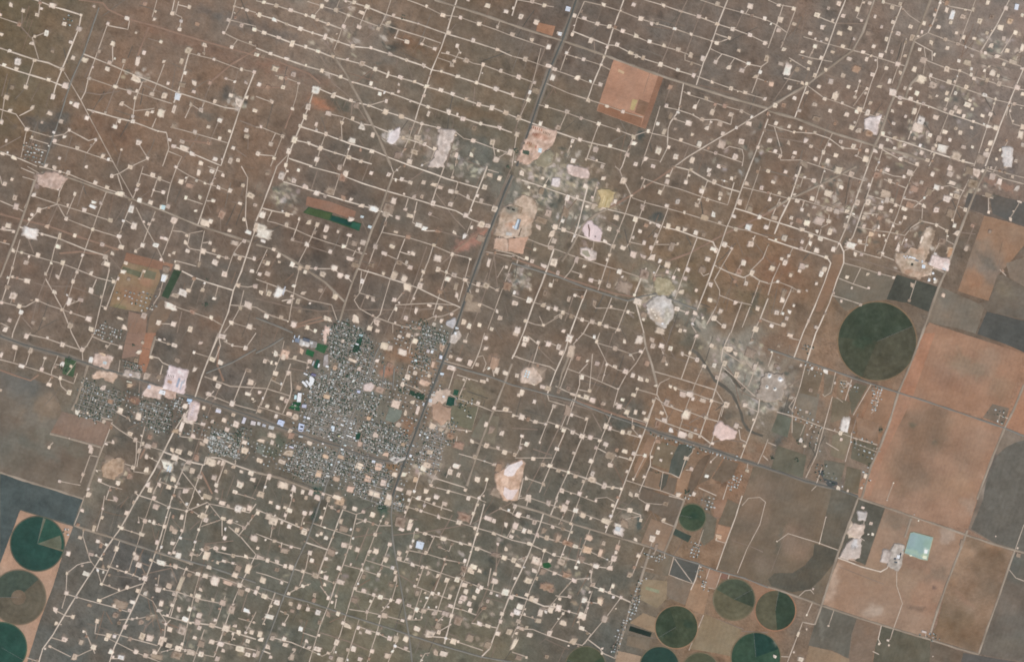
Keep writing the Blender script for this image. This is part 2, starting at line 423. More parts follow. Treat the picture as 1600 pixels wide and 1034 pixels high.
SHEETS[(400,260)] = ("""
g:130,0 90,110 30,270 0,340
m:180,0 190,30 165,90
g:330,0 520,50 660,105 820,155 960,195 1090,235 1240,275 1340,330 1465,375
m:520,50 480,180
g:170,95 300,135 430,175 540,210 650,240 780,280 850,310
m:840,0 855,40 845,75
m:845,75 960,100
b:845,75 815,150 770,280 720,390 680,510 630,640 590,740 540,890 520,960
m:855,40 900,0
t:380,30 340,160
t:700,0 660,90
g:970,0 1090,40 1180,75 1300,110 1390,135
m:1170,0 1130,110 1090,230
m:1230,20 1215,70
m:1255,95 1240,150
m:900,80 960,100
m:1190,150 1240,160 1350,215 1470,245
g:1437,0 1390,120 1350,220 1320,300
t:1590,0 1480,260
m:1440,20 1510,40
t:960,85 1040,30
t:1110,160 1240,330 1300,390
t:1090,250 1230,295
m:1000,220 975,340
m:945,200 925,270
t:1080,300 1155,335
m:815,310 785,400 740,500 700,610
m:785,410 940,440 1100,490 1225,545 1330,570
m:970,345 1050,400 1130,400
t:1130,400 1280,440
m:1340,340 1310,420
m:925,450 890,540 840,680 770,920 740,950
m:890,530 960,550
m:790,540 870,575 960,630
m:1100,495 1070,590 1040,660 1010,740 960,850
t:1060,500 970,760 900,950
m:1220,550 1180,670 1100,920
m:1330,575 1300,690 1260,840
r:1440,380 1340,440 1230,530
t:1220,550 1130,620
m:1130,640 1230,680 1310,710
g:630,635 720,660 840,700 940,730 1020,760 1140,820 1270,875
g:40,260 100,275 230,300
m:100,275 70,340 120,350 250,395 350,440 440,470 540,500 660,545
m:270,330 225,455
m:375,370 340,450 265,600
t:230,460 340,490
m:580,430 560,490
t:340,500 480,545
b:0,485 110,515 270,610 340,660 430,720 550,840
m:70,515 0,665
m:40,600 80,605
m:220,620 280,630 370,635 480,635 520,665 570,690 600,725
m:270,630 240,750 205,955
m:0,700 70,725 240,790 330,830 470,860 505,960
m:70,725 65,780
m:160,835 240,820
m:480,780 480,820
t:440,740 390,830
m:600,560 620,520
m:650,500 640,530 690,545
m:655,650 650,720 640,780
m:700,640 640,790 610,830
m:640,785 740,815
m:610,830 640,880 690,910 740,935 820,965 900,990 1000,1010
m:940,745 870,840
m:865,860 1070,850 1240,860
m:870,860 820,960
t:865,870 1000,890 1150,880
m:1000,1010 1025,970 1100,935 1160,930 1210,910 1270,875
m:1100,920 1120,940 1110,960
m:1240,780 1260,840
m:740,940 700,1010
m:850,980 850,1034
t:980,820 940,960
h:1591,55 1545,160 1480,330 1440,430 1380,600 1320,770 1270,920 1235,1034
m:1591,380 1520,420 1490,500
m:1490,520 1591,540
t:1420,530 1591,590
m:1430,530 1591,560
t:1330,1034 1420,790 1490,520
m:1591,600 1520,790 1440,1010
m:1310,715 1380,745 1440,740 1510,775
m:1390,850 1480,890
m:1540,620 1500,690
t:1440,660 1400,760
m:0,870 100,930 200,960
t:30,900 120,930
t:0,820 200,870 400,900 600,890 850,890
r:230,990 330,955 410,935
r:240,1000 400,960 470,940
m:300,990 370,1034
p:0,940 130,990 230,1034
t:600,720 560,840
t:650,880 680,800
m:1340,800 1300,690
t:1480,560 1500,750
""","""155,60,34,44,w;235,90,36,30;70,45,26,26,t;265,25,28;310,125,40,34;375,165,34,36;430,185,24;460,155,56,44,t;540,195,40,34,r;590,210,24,28;655,240,40,30;735,268,64,36,w;820,255,60,56,t;855,215,36,34;810,295,40;878,318,36,30;540,70,50,60,r;555,45,40;520,10,34;715,42,26;825,52,40,30;905,80,28;960,100,38,28;1040,100,30,34;1100,110,40,28;1145,130,30;1210,155,44,34;1245,160,30;1320,188,30,36;1375,182,26;1450,55,34,34;1510,75,30;1420,130,36;1400,215,34,36;1480,265,36,50;1205,235,30;1100,230,34,34;980,188,30,36;1030,188,26;925,265,26;960,308,40,30;1080,295,24;1235,410,34,28;1305,305,36,28;1400,360,40;1440,370,30;1295,440,30,36,w;1010,365,44,30,w;1050,390,56,34,w;1130,405,40,24,r;870,408,36,20;945,438,34,26,r;1105,490,26;1130,570,44,36;1220,545,28;1330,575,18;975,543,40,30;845,498,34,30;795,540,36,28;890,598,44,40,t;958,628,36,30;1040,655,24;855,680,50,50;920,700,36,44;790,665,24;935,750,60,50;1018,740,34,36;860,828,36,30;980,820,18;730,828,30;1130,640,36,36;1185,655,24;1230,675,34,34;1190,700,40,40;1300,705,44,28;1140,780,40,30,r;1240,750,30,40,t;1250,800,34,40;1075,862,32,20;1145,880,34,26;990,900,30,44;930,940,32;1215,918,24;1445,600,30,60;1555,625,24;1560,745,44,60,r;1430,740,36,34;1380,735,30;1375,770,24,30;1495,765,24;1325,810,50,60,t;1390,860,20;1340,870,90,80,t;1500,900,28;1515,940,28;1105,980,26,34,w;1150,960,24,30;1290,965,36,40;1325,990,34;1390,985,28;1465,1010;660,715,30,36,w;740,500,28,34;715,610,34,30,t;545,500,34,30;320,485,34,30;225,455,24;460,530,28;580,575,44,34;615,610,50,30,t;610,480,44,40,t;665,470,40,40;575,425,34,30;510,405,24;435,390,34,50;425,440,30;380,360,30,34;325,345,34,34;270,325,20,26;190,365,34,36;195,300,40,40;40,305,40,44;45,420,90,70,w;30,380,80,50,w;45,465,40,20,w;110,515,28;140,555,30,40;145,595,20;75,600,34,30;225,608,36,34;275,630,30,30;320,625,36,36;370,635,24;305,655,30;415,670,40,34;488,632,38,40;525,675,36,34;568,685,34,30;70,665,34,36;20,670,24;235,740,30;30,785,34;80,790,34;145,790,50,70,w;205,835,40;260,838,34;290,785,34;335,850,20;400,770,30,30,t;490,810,34,40;65,930,34;155,935,30;235,985,34;320,1000;270,895,28,24,t;440,1020,30,34;450,945,60,44;625,945,60,50;745,970,36,40;705,1005,32,36;755,1020,28;595,335,36;1520,470,40,34;1555,500,36,44;1395,445,50,40,t""")
SHEETS[(800,260)] = ("""
m:640,0 670,25 690,80 740,180
m:740,180 705,290 620,500 590,600 535,770
m:670,25 685,0
r:1020,0 900,80 740,180 600,260
b:600,260 520,300 480,330 430,370
m:1005,0 975,70
g:1010,0 1110,25 1220,90 1320,130 1420,160
m:1100,25 1085,90
m:1215,90 1160,235
m:825,80 800,140
t:1310,90 1290,190
m:800,70 920,110 1040,140 1210,200 1340,240 1380,100
m:950,120 930,160
g:60,85 200,130 340,180 480,225 590,265 710,295 830,330 930,370
m:745,195 830,225 960,260 1070,290 1200,330 1340,375
m:970,260 930,370 890,470 860,550
m:830,210 790,320
m:770,340 730,470 715,500
m:735,470 820,490
m:880,485 1010,485 1030,490
g:940,375 1040,400 1150,440 1250,470 1260,495 1280,520
m:1150,445 1110,550 1060,690 1010,830
g:1478,0 1430,130 1380,270 1330,390 1260,600 1210,740 1150,890
m:1435,130 1520,150 1591,165
m:1545,0 1450,275
g:1385,260 1470,285 1591,330
m:1340,370 1390,385 1470,400 1591,440
r:1591,290 1340,410 1100,540 960,590
m:1510,430 1490,480
m:1310,480 1370,510 1310,610 1260,700
g:1260,615 1340,655 1440,690 1480,670 1540,710 1591,725
m:1480,670 1490,640 1560,570 1591,490
m:1450,690 1450,740
m:1420,610 1390,670
m:1225,665 1190,680 1165,650
m:1540,710 1490,850
m:1255,700 1290,770 1290,800 1390,840 1490,860
t:1290,800 1250,940 1210,980
m:95,450 170,480 270,515 390,560 490,590 600,625 700,655 800,690
g:245,370 330,400 420,430 510,460 570,470 630,495
m:265,400 220,500
m:320,290 290,380
g:470,120 440,240 410,370 370,470
b:440,370 370,500 310,590
m:530,110 500,220
m:230,70 170,170
m:340,180 320,290
t:560,320 660,380
m:0,545 40,560 80,580
m:40,560 30,610
r:0,570 150,620 330,690 480,740 640,790 760,810
p:0,600 150,645 300,690 450,750 600,800 720,835
g:260,515 220,630 180,740 130,860 70,1034
m:400,570 380,620 355,660 320,700
m:370,650 430,670
m:480,700 550,715
m:510,460 500,530 480,590
g:465,765 430,850 400,930 360,1034
m:620,815 550,990
m:260,700 250,740
t:380,810 330,960
m:390,800 435,815
m:0,800 100,835 190,860 270,885 350,915 430,950 500,970 580,990 680,1020
m:85,960 140,980 195,990 260,950 300,930
m:170,930 195,985
m:500,850 520,880 620,880 760,910
m:720,840 660,1000 640,1034
g:770,850 800,960 820,1034
g:835,630 800,700 760,800
m:920,610 890,670 880,710
p:720,835 800,810 900,790 1000,830 1150,890
t:920,660 1060,700
m:975,620 970,650
m:1025,630 1000,680
m:1010,880 1080,905
m:1140,940 1115,985 1145,1034
m:1270,870 1210,980
m:1250,940 1310,990
m:1430,840 1360,1034
m:1480,870 1430,1000
g:1591,820 1540,950 1500,1034
m:1540,940 1591,965
t:320,690 440,740
m:310,910 260,940
t:240,400 300,410
t:180,640 310,560
m:1300,85 1340,95
m:480,970 450,1034
""","""65,42,34,44;105,130,22;180,155,40,44,t;270,100,44,50,w;190,75,28;345,195,28,44;405,190,24;455,125,34,44;225,290,44,44;340,280,60,60,t;185,335,80,50,t;265,378,44,40;320,395,36,28;245,415,40,50;260,465,34,44;160,380,40,34;240,505,34,30;140,515,20;90,570,32,34;125,588,36,28;195,620,44,34;260,595,50,44;285,660,30;400,580,28,44;450,622,24;430,680,32;490,708,36,34;545,720,30;600,740,36,30;665,655,30;685,685,20;590,580,24;605,550,24;580,465,40,26;630,495,30;605,390,28;660,400,24;645,318,34,34;505,250,30,44;465,250,24;565,75,30;690,85,38,40;740,180,22;820,125,22;640,220,28,34;805,255,32,34;765,330,32,34;795,405,26;750,440,24;690,508,40,36;820,475,26,34;865,505,34,30;895,430,28,40;905,368,36,36;970,370,34,40;835,368,28,30,r;860,350,16;1030,385,32,36;1075,395,30,40;1140,413,30,38;1190,425,30,34,t;990,500,40,60,t;1030,480,20;920,160,34;970,60,28;965,95,30,34;1080,100,30;960,245,24;1030,220,36,44,w;1070,285,20;1150,238,28;1215,208,22;1180,155,36,34;1190,130,26;1225,25,34;1225,50,28;1255,95,34;1295,170,28;1290,200,20,24;1195,315,50,40,o;1255,298,34,44,w;1290,350,24;1375,310,28;1415,220,34;1460,105,34;1365,75,26;1385,70,20,30,t;1110,20,24;1550,135,30;1475,265,34,40,t;1540,315,28;1580,380,30;1390,390,30;1467,380,36,40,w;1485,480,34,34;1590,30;1320,485,36,34;1365,510,20;1250,515,40,28;1215,575,32,36;1265,530,24;750,548,40,36;810,558,56,34;870,560,44,40;920,590,28,34;965,612,34,34;965,655,26;1090,643,34,40;1075,698,30;1050,775,40,40;1145,770,26;1230,735,36,32;1180,645,40,50,t;1385,715,30,30,r;1410,650,40,34,r;1440,600,34,34;1490,660,34;1455,725,24;1230,828,26;1295,900,26;1255,945,40,36;1315,993,32;1390,848,30;1525,885,36;1515,1010,36;1140,910,36,36;1085,908,34,30;1025,885,34,30;1185,940,20;825,670,60,60,t;895,700,50,40,r;690,750,90,80,t;780,840,60,40;760,800,24;815,950,24;820,925,40,36,t;720,905,24;660,1015,24;615,875,26;510,855,30,44,t;435,950,26;495,965,34,34;585,995,34,30;545,975,30;390,800,24;350,825,28,34;315,905,32;300,935,28;270,885,30;225,880;190,858,34;105,832,32,36;80,960,28;195,985,24;205,790,34,44,t;240,735,28;15,785,24,34,w;20,850,44,34;370,930,34,40,t;920,1020,50,40;1045,1020;320,1020;30,1020,44;560,0;875,0;1075,1020,20;1285,0;1310,0,50,20,t""")
SHEETS[(1200,260)] = ("""
g:205,0 165,120 140,200 75,330 40,420
b:550,0 410,70 270,140 130,205 0,280
m:0,165 130,200 200,205 380,260 510,295 545,320
m:190,65 290,85
m:315,0 450,45 600,90
m:355,0 330,90 290,230
m:20,160 0,210
m:75,200 20,320
m:225,215 210,260
g:620,0 590,80 530,250 480,390 445,470
g:675,0 640,110 590,260 530,430 490,500
g:0,330 130,370 280,420 445,475
m:445,475 420,520
g:445,475 470,530 470,600 430,700 380,850 310,1010 295,1034
m:470,525 505,510 590,540 700,570 740,450 800,310 850,160 890,60 925,0
g:0,450 150,500 280,540 370,570 390,600 350,720 290,870 220,1034
m:15,335 0,390
m:270,430 230,520
m:150,350 140,370
m:330,390 320,430
m:380,300 370,360 330,380
m:155,505 110,600
m:75,600 30,700 0,800
m:0,730 60,715 150,750 190,775
m:150,750 75,920
m:470,600 580,630 690,665 790,690
m:440,695 530,730 620,760
m:575,635 530,730
m:395,800 480,825 575,855
m:0,960 90,990
m:620,180 730,210 830,250
m:675,20 780,60 860,70
m:720,80 860,135
m:840,200 920,215 960,240
m:730,210 700,260
m:545,375 680,400 760,410 850,430
m:600,290 690,300
m:800,360 825,360 850,310
m:730,330 800,360
m:850,430 890,380 955,340
m:960,260 955,340 1040,360 1115,400
m:1115,400 1110,460 1165,490
m:1110,460 1060,480 1020,560
m:640,410 615,440 600,530
m:565,480 610,485
m:850,440 830,490
t:790,460 920,330
m:1045,130 1130,120 1220,155
m:1250,80 1190,200 1150,330 1155,370
m:1110,180 1190,205
m:1190,250 1225,265
b:1370,0 1320,90 1280,180 1220,330 1160,490 1110,640 1060,750 960,1034
m:1340,20 1400,40 1460,75 1591,110
m:1420,0 1400,40
t:1225,260 1340,300
m:1370,190 1370,290
m:1330,180 1400,200
m:1560,230 1530,280 1505,320
t:1280,370 1225,510
t:1190,410 1290,420
m:700,550 790,585
m:885,510 880,540
m:885,510 950,520
m:1000,620 1100,660
t:480,565 640,600 830,660
t:960,710 1060,745
m:900,260 1000,170 1050,130
r:0,290 100,230
t:530,50 480,250
m:1350,10 1591,70
m:920,710 880,830
m:220,60 200,130
t:1440,580 1420,690
m:1440,640 1480,680
t:830,260 1000,280
""","""30,98,28;110,35,26;70,165,30;10,205,28;40,320,40,30;285,90,28;330,120,24;230,70,22;440,25,60,44;520,50,44;370,170,50,40;275,200,40,36;180,215,34,30;290,255,34,30;210,270,24;255,300,24;100,245,20;130,200,24;320,335,70,60;375,340,28;145,320,24;190,340,50,34,r;240,350,44;215,395,36,34;265,430,30;145,355,24;385,405,34,44;380,265,44,40;425,280,40;490,280,30;455,130,28,28;480,370,30,34;405,515,34,40;515,490,60,40;540,545,34,30;580,548,24;570,465,26;640,425,40,50,o;690,430,24,30;690,375,20,34;690,320,30,34,r;595,375,24;595,315,30;555,225,36,44;620,225,40,44;660,260,24;700,255,34,40;765,275,24;730,170,60,50;740,210,44;795,240,24;770,210,30;850,318,26;800,410,24;795,445,24,34;845,265,40,34;880,240,50,40,r;910,140,50,40,r;955,100,24;970,245,36,30;1045,270,36;1000,160,44,50,t;1045,130,40,40,w;1145,105,44,34;1170,185,34,34;1110,205,50,50;1130,290,44,60,t;1225,268,26;1160,370,26;1175,410,36,34;1045,365,24;1110,400,22;1080,465,50,44,t;1230,510,26,34;1130,520,30,50,o;985,290? ;880,35,44,40;755,95,34;845,65,24;740,20,30;630,115,24;675,60,40,50,r;1020,50,28;1130,50,44,40;1130,10,34;1275,110,60,60,t;1290,40,60,60;1250,30,50,50,t;1395,65,40,44;1440,95,36,40;1520,65,20;1545,130,34,44,w;1480,0;1365,180,40,34,t;1370,285,20;1560,220,40,20;1505,330,30,24;1380,405,22,22,t;1270,370,30,24,r;710,540,24;690,535,26,34,t;800,580,30,26,r;810,500,30,60;100,445,40,40,w;205,510,26;300,520,34,40;210,470,30,30;260,480,30,34;325,450,40,34;360,565,28;105,600,34,40;85,575,22;215,620,50,40;240,618,30;195,650,30;140,675,24;25,632,36,40;60,715,20;190,775,22;350,640,30,50;330,670,34,50;300,728,20;490,688,28;620,672,28;520,755,18;625,755,18;690,665,22;455,835,18;575,860,26;95,800,34,60,t;90,830,36,40;160,865,20;130,905;55,910,40,34;115,945,26,34;95,985,34,30;20,990;300,1000,26;240,770,16;895,738,28;780,690,20;1090,800,30,30,o;960,460,36,50;1005,660,30;1000,705,18,30,w;1040,715,22,30,w""")
SHEETS[(800,520)] = ("""
g:70,0 20,120 0,160
m:0,140 120,180 235,210 270,235
g:365,0 330,110 270,240 220,375
b:350,150 310,250 280,370
m:440,0 380,70 380,130 345,220 290,370
m:430,0 525,40
m:100,20 160,70
m:200,50 280,80
m:165,70 130,190
t:100,210 130,130
t:160,90 260,190
m:545,0 525,55 590,190 560,300
m:525,60 640,95 740,130 800,115
m:740,130 760,170
m:590,190 660,230 710,240
m:830,85 770,190 710,260 660,350 630,460
b:815,0 830,80 870,200 905,340
m:905,340 900,380 940,460 965,520 945,550
m:905,340 920,310 980,280
m:890,410 830,560
g:890,410 860,500 830,590 780,720 730,850 660,1034
m:890,400 960,450 1070,490
m:340,220 420,250 500,280 660,350
m:415,250 470,190
m:420,260 420,320 340,570
g:270,330 400,390 500,420
m:410,350 480,365
r:400,420 600,490 830,570
p:0,315 220,380 380,420 600,510 830,590
t:630,0 550,240 490,370
m:780,350 770,380
m:870,235 1010,275 1140,315 1270,355
m:780,350 900,385
m:1000,340 1140,380 1250,420 1310,440
m:1145,20 1110,120 1050,290
m:1060,130 1150,165
m:1190,200 1140,310 1090,440 1030,630
g:1355,0 1310,100 1300,160 1310,190 1270,330 1240,430 1170,630
m:1270,360 1320,440 1300,520
m:1310,450 1240,680 1225,710
m:1070,480 1210,530 1300,555
g:890,530 960,560 1070,600 1170,635 1240,690
g:1540,400 1530,490 1480,620 1420,780
m:1440,450 1530,490
m:1310,210 1400,290 1500,385 1540,410
t:1330,200 1430,340 1460,330
m:1310,110 1420,180 1450,170 1500,230
m:1530,180 1500,250 1470,330
m:1500,0 1480,60
h2:830,590 920,625 1070,670 1230,720 1400,780 1591,840
m:220,380 230,420 330,450
m:260,450 220,550 170,680
m:380,410 300,600
m:220,550 340,590 430,640 560,660
t:330,510 200,780 90,990
m:0,510 60,520 140,550 210,565
m:360,500 470,540
t:500,500 560,610
m:620,500 540,690 460,900 410,1010
m:470,540 440,640 400,730 350,860 270,1034
m:340,590 290,700 240,820 170,990
m:590,590 690,620 800,650
m:640,445 700,470 720,520 830,555
m:750,530 745,590 800,655
g:520,710 600,750 680,770 750,790
m:590,690 580,720
m:640,760 600,830
m:760,755 830,760
m:20,775 130,775 250,775
m:60,640 45,720 20,770
m:50,690 90,690
t:130,720 250,760
g:190,815 350,865 470,905 570,950 680,965
m:90,900 200,940
m:300,970 420,1000
m:710,915 820,950 930,980 1050,1025
m:900,640 860,750 860,820 790,990
m:860,830 930,860 990,875 1040,900 1080,780
m:830,760 750,920
m:1130,690 1120,740 1085,780
m:1080,850 1110,850
m:940,860 920,980
m:1285,750 1235,800
m:1160,960 1270,1010
m:1370,900 1400,920
m:1340,940 1310,1034
m:1465,810 1460,850
m:1591,660 1560,740 1525,820
m:1560,760 1591,790
t:1100,650 960,560
m:1410,600 1420,660 1460,680
m:1430,590 1380,570
t:1160,700 1320,660 1450,680
t:1100,560 1200,500
t:0,590 160,600
m:70,900 40,1034
m:500,130 480,370
t:230,400 500,480
m:930,100 960,190
""","""25,5,44,34;85,40,40,44;75,70,34,30;160,60,26;225,70,34,40;290,85,36,40;305,125,34;365,110,44,80;355,35,40,50;410,155,34,28,r;468,175,22;528,190,32,26;435,275,32,30;640,95,30;525,55,24;590,195,22;640,208,34,24;705,240,34;700,50,24;790,40,40,60;870,45,40,34;875,80,36;930,80,34;985,95,32;800,115,24;840,190,30,34,r;750,265,30;800,285,40,40;840,295,28;890,325,24;945,160,30,60,t;960,195,20;980,335,26;1010,345,30;1060,380,50,40;1100,380,40,34;1055,130,28;1150,165,36,34;1105,125,24;1195,205,28;1240,78,28;1145,15,24;1270,275,28;1255,200,30,34,w;1320,190,36,44;1320,95,30;1350,100,40,34;1385,130,34,36;1475,130,70,60,t;1510,210,30,50;1395,260,34,34;1450,450,40,34;1330,445,36,40;1240,420,30;1185,420,50,34;1125,410,24;960,435,30,40;995,455,24;930,495,28;945,540,40,34;905,565,34,60,r;990,600,34,36,w;1055,630,50,40;1105,635,30,36;1080,505,44,60;1205,525,26;1140,605,24;1395,575,34,40;1445,700,24;1165,640,24;1245,685,24;1500,540,20;140,255,90,80,t;30,265,28;135,310,30;190,335,30,24;225,345,36,34;290,360,24,30,t;350,345,36,34,t;375,380,34,24;415,390,24;460,400,40,30;500,415,44,40;565,438,32,28;480,360,26;660,348,20;755,385,32;685,415,26;665,455,36,30;715,490,40,34;768,492,26,30;820,495,24;835,540,34;875,425,24;650,440,20;580,580,36,34;610,590,28;685,615,28;728,620,28;795,640,24;260,455,34,34;350,480,60,90,t;370,510,28;465,535,26;60,370,40,44;40,385,24;140,425,28;10,515,28;60,525,34;100,535,26,26,r;145,550,36,24;210,568,22;280,580,34,30;320,605,30;375,618,32;432,640,30;487,650,40,40;545,670,30;580,692,34,30;520,712,26;650,728,28,30,r;700,735,32;755,750,24;825,760,24;605,760,60,50,t;610,820,36,30;490,795,30,34;50,715,30;90,690,30;60,640,24;170,680,18;280,718,26;385,745,24;15,755,28;130,780,30;190,818,32;235,825,30;290,855,34,30;350,865,24;395,890,30;495,910,50,40;500,875,24,44,w;575,950,34,36;622,958,26;680,968,20;445,920,24;195,935,30;310,978,34;420,998,30;90,900,24;100,1020,40;715,858,18;825,895,28;905,672,34,26,r;910,715,22;990,745,16;925,790,20;865,770,20;1080,775,28;1115,845,30;1210,890,30,26,w;1235,800,16;1315,610,0? ;740,1000,40,34;775,1005,26;15,10;1430,340,28,20,t;1035,1010,34;1460,855,22;15,975,30;1130,1000""")
SHEETS[(1200,520)] = ("""
g:215,0 160,155
g:300,0 240,180
p:0,100 160,155 240,180 420,240 560,290 810,370 1000,430 1470,590 1591,640
m:130,30 195,45
m:30,120 0,210
m:235,190 200,330 150,480 150,620
m:205,190 195,210
m:265,215 250,260
m:420,245 390,370 350,395 340,380
m:520,290 480,420
m:450,295 490,300 490,330 470,340 450,310
m:640,320 610,370 530,510
m:690,340 660,480 640,500
m:710,340 670,460
b:960,0 880,210 810,370 760,540 700,700 640,830 580,1034
m:55,490 200,530 350,590 450,620 530,650 680,695
m:400,395 300,760 235,900
m:425,400 465,430
m:170,400 130,460
m:130,460 160,490
m:230,565 200,640
m:275,575 255,600
m:330,590 310,650 290,730
t:80,740 190,850
m:0,680 50,700
h2:0,840 120,880 230,920 430,970 560,1015
m:335,835 300,940
m:300,940 370,960
m:545,650 550,690 680,740 690,710 670,720
m:690,715 640,830
m:520,620 510,690 480,800
m:590,880 620,900
m:360,680 440,730
t:350,700 390,780
b:1591,320 1530,470 1470,590
m:1430,560 1440,510 1490,530
b:1470,590 1400,760 1310,1000 1300,1034
m:0,260 60,280
t:130,330 210,280
m:780,930 740,1034
t:560,500 500,690
t:720,480 690,720
m:300,950 270,980
""","""65,80,18,18,t;135,15,40,28;205,200,20,24;355,240,40,30,w;50,205,34,24,t;265,355,24,24,t;480,580,50,90,w;450,620,30;415,600,10,20;205,665,26,30,w;230,705,24,20;440,960,30,34;580,960,20;605,890,24,34;495,980,20;780,932,12;30,330,50,50,t;50,350,30;455,660,20;240,490,24""")
SHEETS[(0,520)] = ("""
h2:0,20 150,75 350,130 480,170 600,210 740,250 900,300 1060,355 1150,385 1240,410 1420,470 1591,525
m:80,0 75,30
m:160,20 190,0
m:160,5 290,35 390,70 500,105
m:440,0 500,105
m:590,0 540,80 510,105 515,170
m:0,165 80,185 160,210 260,240 370,280 460,315
m:100,110 85,180
m:190,110 160,200
m:280,155 255,240
m:360,140 320,240 320,270
m:345,195 380,200
m:325,265 300,310
m:370,285 380,330 430,375
r:0,230 110,270 190,295 240,260
m:480,250 460,310
m:475,180 415,260
b:545,200 510,320 470,430 445,480
m:500,490 560,510 600,500 640,530 700,540
m:735,250 745,170
m:570,20 640,50 760,85
m:690,60 660,100
m:965,40 1050,70 1085,75
b:965,20 930,150
m:935,145 985,155 1010,185 1060,205
m:1010,200 985,300
m:1360,0 1300,150 1260,260 1210,400
g:1360,0 1300,150 1255,265 1210,405
m:1200,120 1300,150
m:1270,270 1350,300 1430,330 1591,340
m:1390,50 1450,80 1530,90 1591,0
p:1591,100 1450,180 1280,250
m:1350,10 1370,80 1330,180
r:1360,80 1350,200 1390,300
m:1530,230 1450,430
m:1330,360 1270,420
m:1290,380 1440,440 1591,480
t:1380,300 1310,460 1190,800
m:1591,310 1540,390
t:870,300 860,400
m:700,550 650,680 600,810 540,980
m:690,560 740,600 850,670 900,695 1010,730
m:655,675 700,680
g:1195,450 1130,530 1070,630 1020,730 960,850 850,1034
b:1200,560 1190,640
m:1110,540 1270,570
m:1110,640 1250,660 1300,680
m:900,580 880,660 850,830
m:870,700 930,690
r:870,780 900,720
m:720,490 800,530 810,550
t:810,480 850,520
g:1010,735 1080,760 1160,795 1270,820
g:1270,820 1280,770 1360,775 1460,820 1591,865
m:1160,790 1090,960 1070,1034
m:1130,860 1210,960 1260,1034
m:1260,820 1200,1000 1190,1034
m:1400,800 1340,960
m:1490,700 1460,820
m:900,870 830,860 845,790 850,670
m:770,810 830,830
m:590,850 630,855
m:610,920 680,950 760,970
m:685,955 660,1034
m:840,990 850,1000
b:310,625 430,655 630,710
b:630,710 600,810 540,980
m:620,770 560,760 500,930
m:370,920 500,945
m:300,710 330,680
b:0,865 150,915 350,975 520,1030
t:800,900 810,870
m:1000,900 950,1000
m:990,920 1090,960 1200,965
m:1450,990 1591,1030
r:1250,860 1320,1000
t:1380,820 1350,960
m:925,770 980,800
t:1310,460 1340,400
m:1570,430 1591,420
m:1520,620 1460,800
""","""10,135,26,44;95,88,36,34;190,108,32,34;280,155,18;390,72,30;295,30,22;165,20,30;510,105,28,30;135,208,36,34;260,228,28,36;385,190,36,34,w;375,280,28;305,320,34,32;430,370,34;565,165,32,40,w;635,140,50,40,o;685,155,32,34;640,190,80,40,t;750,88,28,30;860,118,34,34;845,170,26,30,t;885,60,20;940,148,26;985,270,30,34,t;910,270,44,60;1045,68,20;1085,75,40,30;1245,65,34,30;1205,122,20;1212,230,34,40;1100,170,44,40,t;1380,20,50,34;1525,95,34,36;1320,165,36,34;1370,185,44,34;1335,285,34;1355,330,34,34;1300,380,34,30;1540,380,40,28;1560,305,44,40;1540,232,44,24,t;1440,440,30,34;1355,480,34,28,w;1265,465,28,34;1320,545,28,34;1390,540,34,34;1450,510,28;1465,565,44,44;1410,600,36,36;1260,565,40,32;1200,640,30,26;1280,670,44,40;1255,690,34,30;1520,730,44,44;1425,700,24;1090,605,44,36,o;1150,450,44,40;1195,490,50,110,w;1170,545,80,44;1130,580,30,70;935,365,80,70;600,262,40,34;640,335,40,36;690,280,50,30,o;685,425,36,30,r;750,480,44,36;860,520,44,50;645,550,28;475,495,34,40,w;810,330,44,30,o;830,420,50,30,r;840,660,28;810,625,30;705,675,32,30;920,700,44,34;930,645,30,30,r;960,695,30,34,t;865,730,30,44;910,768,26,30;1110,735,44,40;1065,725,30;1180,748,28;1085,775,60,44;1170,800,36,34;1225,770,34,40,r;1310,800,70,60;1360,805,24,34;1385,805,20,34;1450,830,34,30;1500,860,26;1560,870,40,40;1400,860,24;1330,900,40,36;1490,945,40,36;1460,985,34;1570,910,36;1195,855,44,36;1240,895,30;1035,830,110,80,w;1080,905,40,34;910,850,36,40;825,835,30;915,940,36,40;985,940,24;930,975,34;1050,955,40,34;1090,955,24;1155,985,60,40;1285,1015,60,40;1345,945,30,34;1345,980,30;700,830,120,100,t;620,915,36,24;735,930,30,30;800,890,26,50,r;845,990,20;550,1005,34,44;565,725,34,60;560,705,30;515,880,26;370,920,22;305,710,20,24;430,655,14;715,1020,30;5,355,20;545,495,14;1520,680,30;1360,650,20""")
